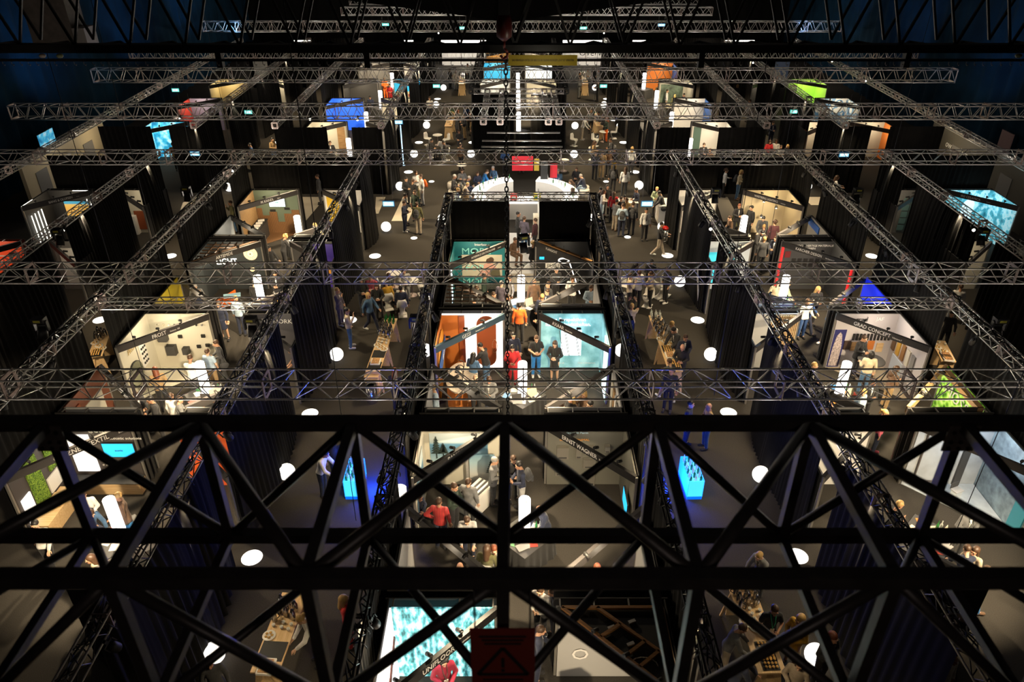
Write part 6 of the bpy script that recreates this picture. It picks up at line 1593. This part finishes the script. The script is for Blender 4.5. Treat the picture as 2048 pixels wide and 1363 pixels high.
buffet('in the far right aisle', 1187, 226, 1200, 252, [('green bottle', .0, .25, 4), ('jug', .3, .6, 5), ('plate', .6, .95, 3)], seed=9)
buffet('farthest in the left aisle', 924, 146, 923, 168, [('jug', .2, .6, 3), ('plate', .6, .95, 2)], seed=10)
buffet('farthest in the right aisle', 1166, 143, 1171, 168, [('green bottle', .0, .3, 4), ('jug', .3, .6, 3)], seed=11)
x, y = G(745, 738, 1.); t = thing('plywood_stand', 'small plywood side stand at the near end of the left aisle buffet', 'stand', (*G(744, 748, .8), 0)); MB().box((0, 0, .4), (.45, .4, .8)).build('stand_body', M_PLY, t); MB().box((0, 0, .81), (.5, .45, .02)).build('stand_top', M_PLY, t)
# steel bins and the carried urn
def steel_bin(p, label, lid, rim=M_BLK):
    t = thing('steel_bin', label, 'bin', p); MB().lathe((0, 0, 0), [(.19, 0), (.2, .02), (.2, .68), (.0, .68)], 24).build('bin_body', M_STEELB, t)
    MB().lathe((0, 0, .66), [(.205, 0), (.205, .05), (.13, .06), (.12, .02), (0, .02)], 24).build('bin_rim', rim, t)
    if lid: MB().lathe((0, 0, .71), [(.2, 0), (.19, .08), (.1, .15), (0, .16)], 20).build('lid', lid, t)
    return t
steel_bin((*G(745, 802), 0), 'steel bin with open dark rim under the nearest wide truss, left aisle', None)
steel_bin((*G(1192, 288), 0), 'steel bin at the end of the far right buffet', None)
x, y = G(1329, 470, 1.05); t = steel_bin((x, y, .78), 'steel urn with a domed red lid carried by a walking person', mat('glossy red', (.6, .02, .015), .2)); t.scale = (.85,)*3
# blue bottle coolers
for u, v, u2, v2, sd in ((701, 962, 714, 916, 'left'), (1394, 962, 1376, 912, 'right')):
    a = Vector((*G(u, v, .7), 0)); b = Vector((*G(u2, v2, .7), 0)); d = b-a; L = d.length; rz = math.atan2(d.y, d.x)-PI/2
    t = thing('bottle_cooler', 'blue glowing trough full of bottles in the %s aisle' % sd, 'cooler', (*a.xy, 0), rz)
    m1 = glow('cyan lit acrylic', (.02, .38, 1.), 1.); W2 = .22
    MB().box((0, L/2, .06), (.44, L, .12)).build('trough_base', glow('blue lit base', (.0, .12, .9), 1.), t)
    MB().box((0, .01, .40), (.44, .02, .60)).build('front_panel', glow('bright cyan acrylic', (.05, .55, 1.), 1.25), t); MB().box((0, L, .40), (.44, .02, .60)).build('end_panel', m1, t)
    for s in (-1, 1): MB().box((s*W2, L/2, .40), (.02, L, .60)).build('side_panel', m1, t)
    MB().box((0, L/2, .58), (.42, L-.04, .02)).build('trough_floor', glow('cyan ice', (.1, .6, 1), 1.2), t)
    k = 0
    for i in range(6):
        for j in range(3):
            k += 1; q = t.matrix_basis @ Vector(((-.15, 0, .15)[j], .12+(L-.24)*i/5, .592)); q = Vector((a.x, a.y, 0))+Matrix.Rotation(rz, 3, 'Z') @ Vector(((-.15, 0, .15)[j], .12+(L-.24)*i/5, .592))
            tag(link('bottle', B_GR if k % 2 else B_CL, None, q), 'bottle in the %s blue cooler, row %s from the front, %s' % (sd, ORD[i], ('left', 'middle', 'right')[j]), 'bottle', 'bottles in the %s blue cooler' % sd)
    c = a+d*.5; point((c.x+(.62 if sd == 'left' else -.62), c.y-.2, .4), 330, (.01, .06, 1), .2); point((c.x, c.y, 1.5), 60, (.02, .1, 1), .2)
# white stripes on the floor
for i, (c, lb) in enumerate((([(605, 394), (650, 394), (650, 396), (612, 441), (605, 441)], 'left of the left aisle, near the green stand'), ([(752, 394), (771, 394), (757, 427), (750, 427)], 'at the left edge of the left aisle'), ([(806, 394), (836, 394), (836, 400), (816, 442), (783, 442)], 'in the left aisle under two standing people'),
                          ([(1430, 394), (1455, 394), (1474, 430), (1468, 443), (1446, 443)], 'right of the right aisle beside the pendant lamp stand'), ([(1606, 394), (1640, 394), (1642, 410), (1622, 410)], 'beyond the pendant lamp stand'), ([(366, 405), (395, 395), (380, 412), (360, 422)], 'in the left outer aisle'))):
    pts = [G(*q) for q in c]; 
    if sum(pts[k][0]*pts[(k+1) % len(pts)][1]-pts[(k+1) % len(pts)][0]*pts[k][1] for k in range(len(pts))) < 0: pts.reverse()
    tag(MB().prism(pts, .004, .012).build('floor_stripe', mat('cream floor vinyl', (.52, .46, .36), .6)), 'flat cream floor stripe %s' % lb, 'floor marking')
# white middle corridor behind the stands
t = thing('white_passage', 'white lined passage with lit shelf in the middle behind the teal stand', 'passage', (.4, 34, 0))
MB().box((0, 0, .01), (1.5, 5.6, .02)).build('white_floor', M_WHITE, t); MB().box((-.78, .2, 1.2), (.06, 5.2, 2.4)).build('white_wall', M_WHITE, t); MB().box((.78, 1.2, 1.2), (.06, 3.4, 2.4)).build('white_wall', M_WHITE, t)
sh = MB().box((.62, .8, .9), (.26, .5, 1.8)).build('shelf_tower', M_CREAM, t); q = MB()
for k in range(6): q.ball((.6, .54, .35+.24*k), .035, 8)
q.build('shelf_lamp', glow('small blue lamp', (.6, .8, 1), 3), sh)
MB().box((0, -3.35, .2), (1.4, 1.0, .4)).build('upholstered_step', mat('ribbed cream fabric', (.5, .44, .34), .8, noise=.2, nscale=30), t)
point((.4, 33.2, 2.6), 90, (1, .9, .75), .15); point((.4, 35.8, 2.6), 70, (1, .9, .75), .15)
# ---- round bar
BX, BY = .55, 40.1
def arc(r0, r1, a0, a1, z0, z1, n=28):
    P = [(r1*math.cos(a0+(a1-a0)*i/n), r1*math.sin(a0+(a1-a0)*i/n)) for i in range(n+1)]+[(r0*math.cos(a1+(a0-a1)*i/n), r0*math.sin(a1+(a0-a1)*i/n)) for i in range(n+1)]
    return P
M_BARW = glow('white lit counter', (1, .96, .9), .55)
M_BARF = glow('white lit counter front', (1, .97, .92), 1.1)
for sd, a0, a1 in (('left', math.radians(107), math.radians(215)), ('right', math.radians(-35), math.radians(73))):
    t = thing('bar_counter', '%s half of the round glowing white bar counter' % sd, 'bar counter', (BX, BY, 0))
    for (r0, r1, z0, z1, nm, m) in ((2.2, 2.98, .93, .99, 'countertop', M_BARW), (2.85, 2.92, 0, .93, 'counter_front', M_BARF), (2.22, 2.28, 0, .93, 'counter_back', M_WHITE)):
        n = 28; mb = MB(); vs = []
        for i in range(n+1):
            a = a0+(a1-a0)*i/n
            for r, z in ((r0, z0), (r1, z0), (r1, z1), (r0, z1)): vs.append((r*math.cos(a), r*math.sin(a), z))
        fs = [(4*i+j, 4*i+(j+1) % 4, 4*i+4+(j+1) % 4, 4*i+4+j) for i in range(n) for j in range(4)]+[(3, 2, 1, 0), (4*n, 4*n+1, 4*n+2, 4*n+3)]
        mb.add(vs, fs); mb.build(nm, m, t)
    rnd = random.Random(5)
    for i in range(22):
        a = a0+(a1-a0)*(i+.5)/22; r = rnd.uniform(2.35, 2.8); me = (B_GR, GLASS, GLASS, B_CL)[i % 4]; nm = 'bottle' if i % 4 in (0, 3) else 'drinking_glass'
        tag(link(nm, me, None, (BX+r*math.cos(a), BY+r*math.sin(a), .992)), '%s on the %s half of the round bar, %s along it' % (('green bottle', 'drinking glass', 'drinking glass', 'clear bottle')[i % 4], sd, ORD[i] if i < 16 else ['seventeenth', 'eighteenth', 'nineteenth', 'twentieth', 'next to last', 'last'][i-16]), 'bottle' if nm == 'bottle' else 'glass', 'bottles and glasses on the round bar')
t = thing('bar_island', 'white service island inside the round bar', 'counter', (BX-.05, 39.2, 0)); MB().box((0, 0, .45), (1.6, 1.0, .9)).build('island_body', M_WHITE, t); MB().box((0, 0, .92), (1.7, 1.1, .04)).build('island_top', M_BARW, t)
for i, (dx, c, nm) in enumerate(((-.62, 'red', 'red crate at the left of the white service island'), (-.95, 'red', 'red crate left of the white service island'), (.65, 'yellow', 'yellow crate with green print on the white service island'))):
    x = BX+dx; t = thing('crate', nm, 'crate', (x, 39.3 if i != 1 else 40.3, .94 if i != 1 else .0)); MB().box((0, 0, .14), (.38, .3, .28)).build('crate_body', mat('crate '+c, (.6, .03, .02) if c == 'red' else (.75, .6, .03), .5), t); MB().box((0, -.152, .15), (.22, .005, .12)).build('crate_print', M_WHITE if c == 'red' else mat('green print', (.02, .15, .05), .5), t)
for dx, sd in ((-1.55, 'left'), (1.45, 'right')):
    mb = MB(); mb.slab((BX+dx, 39.0, 0), (1, 0, 0), (0, 0, 1), [(-.14, .1), (.1, .0), (.26, .95), (-.3, .95)], .18); tag(mb.build('hanging_bag', mat('turquoise foil', (.02, .33, .45), .35), None), 'turquoise bag hanging on the %s inner side of the round bar' % sd, 'bag')
for i, (u0, u1, v0, v1, c, lb) in enumerate(((1024, 1066, 312, 341, (.62, .015, .03), 'wide red banner board over the round bar'), (1068, 1078, 317, 341, (.62, .42, .05), 'narrow yellow banner board beside the wide red one'), (1081, 1095, 322, 358, (.02, .02, .02), 'black banner board over the round bar'), (1100, 1114, 327, 355, (.62, .015, .03), 'narrow red banner board at the right of the black one'))):
    z0 = 1.0; xa, ya = G(u0, v1, z0); xb, _ = G(u1, v1, z0)
    zt = CAMH-ya*math.tan(PITCH+math.atan((v0-CY)/FPX))
    tag(MB().box(((xa+xb)/2, ya, (z0+zt)/2), (xb-xa, .05, zt-z0)).build('banner_board', mat('banner %d' % i, c, .5)), lb, 'banner')
point((BX, 41.2, 3.0), 260, (1, .95, .86), .2); point((BX-1.6, 39.5, 2.6), 80, (1, .95, .86), .2); point((BX+1.6, 39.5, 2.6), 80, (1, .95, .86), .2)
for x, nm in ((-1.8, 'left outer'), (-.85, 'left inner'), (1.9, 'right inner'), (2.5, 'right outer')): ltruss(x, 43.2, 50.6, 'black truss over the middle stage, %s of four' % nm, M_ALU, s=.3)
ctruss(-1.9, 2.6, 46.6, 'silver truss across the middle stage rig', z=4.3, s=.3)
for v, lb in ((265, 'farthest'), (281, 'middle'), (293, 'nearest')):
    x, y = G(1037, v, 4.3); tag(MB().tube((-1.7+(0 if v > 270 else .2), y, 4.3), (2.4, y, 4.3), .05, 8).build('rig_pipe', M_ALU), '%s silver pipe across the middle stage rig' % lb, 'pipe')
# white counters in the right aisle
t = thing('white_counter', 'white counter under the blue sign in the right aisle', 'counter', (*G(1325, 440), 0)); MB().box((0, 0, .5), (.7, 1.1, 1.)).build('counter_body', M_WHITE, t); MB().box((0, 0, 1.02), (.85, 1.25, .04)).build('counter_top', M_WHITE, t)
t = thing('white_counter', 'white high table in the middle of the standing crowd', 'counter', (*G(1249, 437), 0)); MB().box((0, 0, .5), (1.1, .6, 1.)).build('counter_body', M_WHITE, t); MB().box((0, 0, 1.02), (1.25, .75, .04)).build('counter_top', M_WHITE, t)
t = thing('leaning_frame', 'tall white framed board leaning beside the right aisle drapes', 'board', (*G(1404, 612), 0), .9)
Mx = Matrix.Rotation(-.16, 3, 'X'); MB().box((0, .16, .95), (.6, .04, 1.9), M=Mx).build('board_panel', M_DGREY, t); mb = MB()
for s in (-1, 1): mb.box((s*.3, .16, .95), (.05, .06, 1.95), M=Mx)
mb.build('white_edge', M_WHITE, t)
# ---- seats
PROF = [(.16, .0, .02), (.15, -.02, .02), (.10, -.14, .18), (.16, -.20, .40), (.22, -.10, .45), (.22, .10, .43), (.21, .20, .50), (.20, .25, .72), (.14, .28, .86)]
def shell_chair_mesh():
    vs = []; fs = []
    for w, y, z in PROF:
        for i in range(7):
            a = -1+i/3.; vs.append((w*a*1.05, y-(.05*a*a if z > .5 else 0)+(.03*a*a if z < .4 else 0), z+(.05*a*a if .4 <= z < .5 else 0)))
    for j in range(len(PROF)-1):
        for i in range(6): fs.append((j*7+i, j*7+i+1, (j+1)*7+i+1, (j+1)*7+i))
    b = MB(); b.add(vs, fs, True); me = b.mesh('shell_chair', M_WHITE)
    return me
CH = shell_chair_mesh(); FOOT = MB().box((0, .02, .012), (.36, .46, .024)).mesh('foot', M_WHITE); POUF = MB().lathe((0, 0, 0), [(.26, 0), (.3, .05), (.3, .38), (.26, .43), (0, .44)], 24).mesh('pouf', mat('white leather', (.62, .58, .52), .5)); 
def shell_chair(x, y, rz, label):
    o = link('shell_chair', CH, None, (x, y, 0), rz); md = o.modifiers.new('thickness', 'SOLIDIFY'); md.thickness = .018; link('foot', FOOT, o); return tag(o, label, 'chair', 'white shell chairs')
def stool(x, y, label, first=[None]):
    if first[0] is None:
        t = thing('bar_stool', label, 'stool', (x, y, 0), 0, 'black stools'); MB().lathe((0, 0, .42), [(.0, 0), (.17, 0), (.18, .02), (.17, .04), (0, .04)], 18).build('seat', M_BLK, t)
        for k in range(4): c, s = math.cos(PI/4+k*PI/2), math.sin(PI/4+k*PI/2); MB().tube((.12*c, .12*s, .42), (.2*c, .2*s, 0), .012, 6).build('leg', M_ALUD, t)
        mb = MB(); mb.path([(.165*math.cos(k*PI/8), .165*math.sin(k*PI/8), .18) for k in range(17)], .009, 5); mb.build('foot_ring', M_ALUD, t); first[0] = t; return t
    return dup(first[0], (x, y, 0), 0, label)
sc_ = {'chair': 0, 'pouf': 0, 'stool': 0}
for o, u, v in list(PEOPLE):
    if not any(c.name.startswith('trousers') and c.data is GARM.get(('trousers', 'sit')) for c in o.children): continue
    r = o.rotation_euler.z; x, y, _ = o.location; lb = o['label']
    if 'bar' in lb or 'step' in lb or 'far right outer' in lb:
        if 'step' in lb: continue
        sc_['pouf'] += 1; tag(link('pouf', POUF, None, (x, y, 0)), ('white round pouf under the %s' % lb.split(' sitting')[0].split(' with folded')[0]), 'pouf', 'white poufs')
    elif 'aisle' in lb or 'buffet' in lb:
        shell_chair(x, y+.0, r, ('white shell chair under the %s' % lb.split(' sitting')[0]))
    else: stool(x, y, 'black stool under the %s' % lb.split(' sitting')[0].split(' with folded')[0])
for i, (u, v, rz, lb) in enumerate(((803, 610, 3.3, 'in the left aisle, nearest to the buffet'), (770, 592, 1.8, 'in the left aisle, left of the nearest chair'), (846, 588, -1.2, 'in the left aisle against the middle drape'), (1294, 612, -.5, 'in the right aisle, nearest'), (1253, 590, .8, 'in the right aisle against the middle drape'), (1318, 594, 2.2, 'in the right aisle behind the nearest chair'), (1330, 590, 1., 'in the right aisle beside the globe lamp'),
                                 (1148, 292, .9, 'in the far right aisle, left one'), (1226, 277, -1.5, 'in the far right aisle, upper right one'), (1190, 292, 1., 'in the far right aisle, middle one'), (857, 290, 1., 'in the far left aisle, left one'), (893, 292, -1., 'in the far left aisle, right one'), (885, 305, 3., 'in the far left aisle, lowest one'))):
    x, y = G(u, v); shell_chair(x, y, rz, 'empty white shell chair %s' % lb)
for u, v, lb in ((1195, 445, 'at the right edge of the crowd'), (905, 378, 'left of the round bar'), (1168, 385, 'right of the round bar')):
    x, y = G(u, v); tag(link('pouf', POUF, None, (x, y, 0)), 'empty white round pouf %s' % lb, 'pouf', 'white poufs')
for u, v, nm in ((790, 575, 'left aisle seats'), (825, 590, 'left aisle drape side'), (1270, 580, 'right aisle seats'), (1207, 283, 'far right aisle seats'), (876, 290, 'far left aisle seats'), (924, 352, 'left of the bar'), (1127, 342, 'right of the bar')):
    t = thing('bistro_table', 'small round bistro table at the %s' % nm, 'table', (*G(u, v), 0)); MB().lathe((0, 0, .70), [(0, 0), (.33, 0), (.34, .015), (.33, .03), (0, .03)], 20).build('tabletop', M_WHITE, t); MB().lathe((0, 0, 0), [(.22, 0), (.22, .015), (.03, .04), (.03, .7)], 14).build('pedestal', M_ALUD, t)
# ---- brochures, laptops and glasses on the pod tables
rnd = random.Random(11); PAPER = MB().box((0, 0, .004), (.21, .297, .008)).mesh('brochure', M_WHITE)
PCOL = [M_WHITE, M_CREAM, mat('blue cover', (.05, .2, .42), .5), mat('red cover', (.5, .06, .04), .5), mat('green cover', (.08, .3, .1), .5), mat('grey cover', (.3, .3, .31), .5), mat('orange cover', (.7, .25, .04), .5)]
CNAME = ['white', 'cream', 'blue', 'red', 'green', 'grey', 'orange']
for bk, k in TUBES:
    if k > 4: continue
    cx, cy = BLOCKC[bk], YK[k]; nm = PODNAME.get((bk, k), '%s pod %s' % ({'C': 'middle', 'L': 'left', 'R': 'right'}[bk], ROWWORD[k])); cn = {}
    for i in range(8):
        a = i*PI/4+rnd.uniform(-.12, .12); r = rnd.uniform(.33, .55); ci = rnd.choice([0, 0, 0, 1, 2, 3, 4, 5, 6]); cn[ci] = cn.get(ci, 0)+1
        o = link('brochure', PAPER, None, (cx+r*math.cos(a), cy+r*math.sin(a), .747), rnd.uniform(0, 6)); o.material_slots[0].link = 'OBJECT'; o.material_slots[0].material = PCOL[ci]
        tag(o, '%s brochure %s the light tube on the table of the %s' % (CNAME[ci], ('right of', 'behind right of', 'behind', 'behind left of', 'left of', 'front left of', 'in front of', 'front right of')[i], nm), 'brochure', 'brochures on the pod tables')
    if k > 0:
        t = thing('laptop', 'open laptop on the black table of the %s' % nm, 'laptop', (cx+rnd.uniform(-.3, .3), cy-.42, .758), rnd.uniform(-.6, .6)); MB().box((0, 0, .008), (.33, .23, .016)).build('keyboard', M_LGREY, t); MB().box((0, .13, .12), (.33, .015, .22)).build('screen', M_DGREY, t)
        for i in range(2): tag(link('bottle', B_GR if i else B_CL, None, (cx+.42-.1*i, cy+.25, .748)), '%s bottle on the black table of the %s' % (('clear', 'green')[i], nm), 'bottle', 'bottles on the pod tables')
        t = thing('folding_stand', 'cream folded card stand on the black table of the %s' % nm, 'card stand', (cx+.35, cy-.1, .748), .7); MB().slab((0, 0, 0), (1, 0, 0), (0, .25, 1), [(-.2, 0), (.2, 0), (.2, .3), (-.2, .3)], .01).build('card_panel', M_CREAM, t); MB().slab((0, .15, 0), (1, 0, 0), (0, -.25, 1), [(-.2, 0), (.2, 0), (.2, .3), (-.2, .3)], .01).build('card_panel', M_CREAM, t)
screen((*G(1027, 603, 1.05), 1.05), .42, .28, M_SCRW, 'tilted blue white monitor on the table of the teal poster pod', .5)
def lit_spot(u, v, z, lb):
    x, y = G(u, v, z); t = thing('lit_spotlight', 'small black spotlight with a blazing lens %s' % lb, 'stage light', (x, y, z), 0, 'blazing spotlights')
    MB().tube((0, .0, 0), (0, .22, .1), .07, 10, .05).build('lamp_housing', M_BLK, t); MB().ball((0, -.02, -.01), .06, 10).build('lens', glow('blazing lens', (1, .93, .8), 9), t); MB().bar((0, .12, .06), (0, .12, .2), .03).build('clamp', M_BLK, t)
for q in ((1421, 457, 4., 'at the right aisle truss beside the pendant stand'), (1947, 459, 4., 'at the marble stand'), (126, 460, 4., 'at the outer left beach screen'), (877, 66, 4.4, 'over the far left aisle'), (1208, 66, 4.4, 'over the far right aisle'), (1001, 186, 4., 'left over the far middle drape'), (1085, 185, 4., 'right over the far middle drape'),
          (466, 341, 4., 'on the left outer truss'), (620, 238, 4.6, 'on the fourth truss at left'), (715, 239, 4.6, 'on the fourth truss, left of the middle'), (360, 237, 4.6, 'on the fourth truss, far left'), (1506, 125, 4.4, 'on the far right truss'), (1664, 122, 4.4, 'on the farthest right truss'), (1731, 162, 4.6, 'on the fifth truss at right')): lit_spot(*q)
for u, v, lb, c in ((523, 143, 'left', (.5, .5, .48)), (1562, 146, 'right', (.2, .28, .5))):
    x, y = G(u, v, 3.); t = thing('number_banner', 'tall pale lit banner with a white sign in the far %s outer aisle' % lb, 'banner', (x, y, 3.)); MB().box((0, 0, 0), (1.1, .06, 1.7)).build('banner_cloth', mat('banner cloth '+lb, c, .6), t); text('93' if lb == 'right' else '&', .9, M_TXT, t, (0, -.04, -.2), (PI/2, 0, 0), align='CENTER')
point((BLOCKC['R']-1.2, 24.2, 3.2), 90, (.55, .75, 1), .15)
# added fixtureless point lights under the wide trusses, lighting the steel from below
for y, z, s, w_ in TR:
    for i in range(-5, 6):
        if abs(i) == 5 and y < 30: continue
        point((X0+5.2*i+(1.3 if int(y) % 2 else -1.1), y-.55, z-1.15), 34 if y < 60 else 60, (1, .88, .74), .12)
for x in (-7.5, 7.95, -13.45, 14.1, -2.85, 3.35):  # extra fill lights beside the lengthwise trusses, added without fixtures
    for k in range(0, 5): point((x+(.9 if x < 0 else -.9)*(1 if abs(x) > 4 else -.6), YK[k]+2.6, 3.1), 6, (1, .85, .65), .1)
point((.3, -1.2, 14.6), 30, (1, .8, .7), .3)  # unseen light added behind the camera to brighten the warning sign
dd = {}
for o in THINGS: dd.setdefault(o['label'], []).append(o)
for lb, L in dd.items():
    if len(L) > 1:
        L.sort(key=lambda o: o.location.x)
        for i, o in enumerate(L): o['label'] = lb+(', left one' if i == 0 else ', right one' if i == len(L)-1 else ', %s from left' % ORD[i])
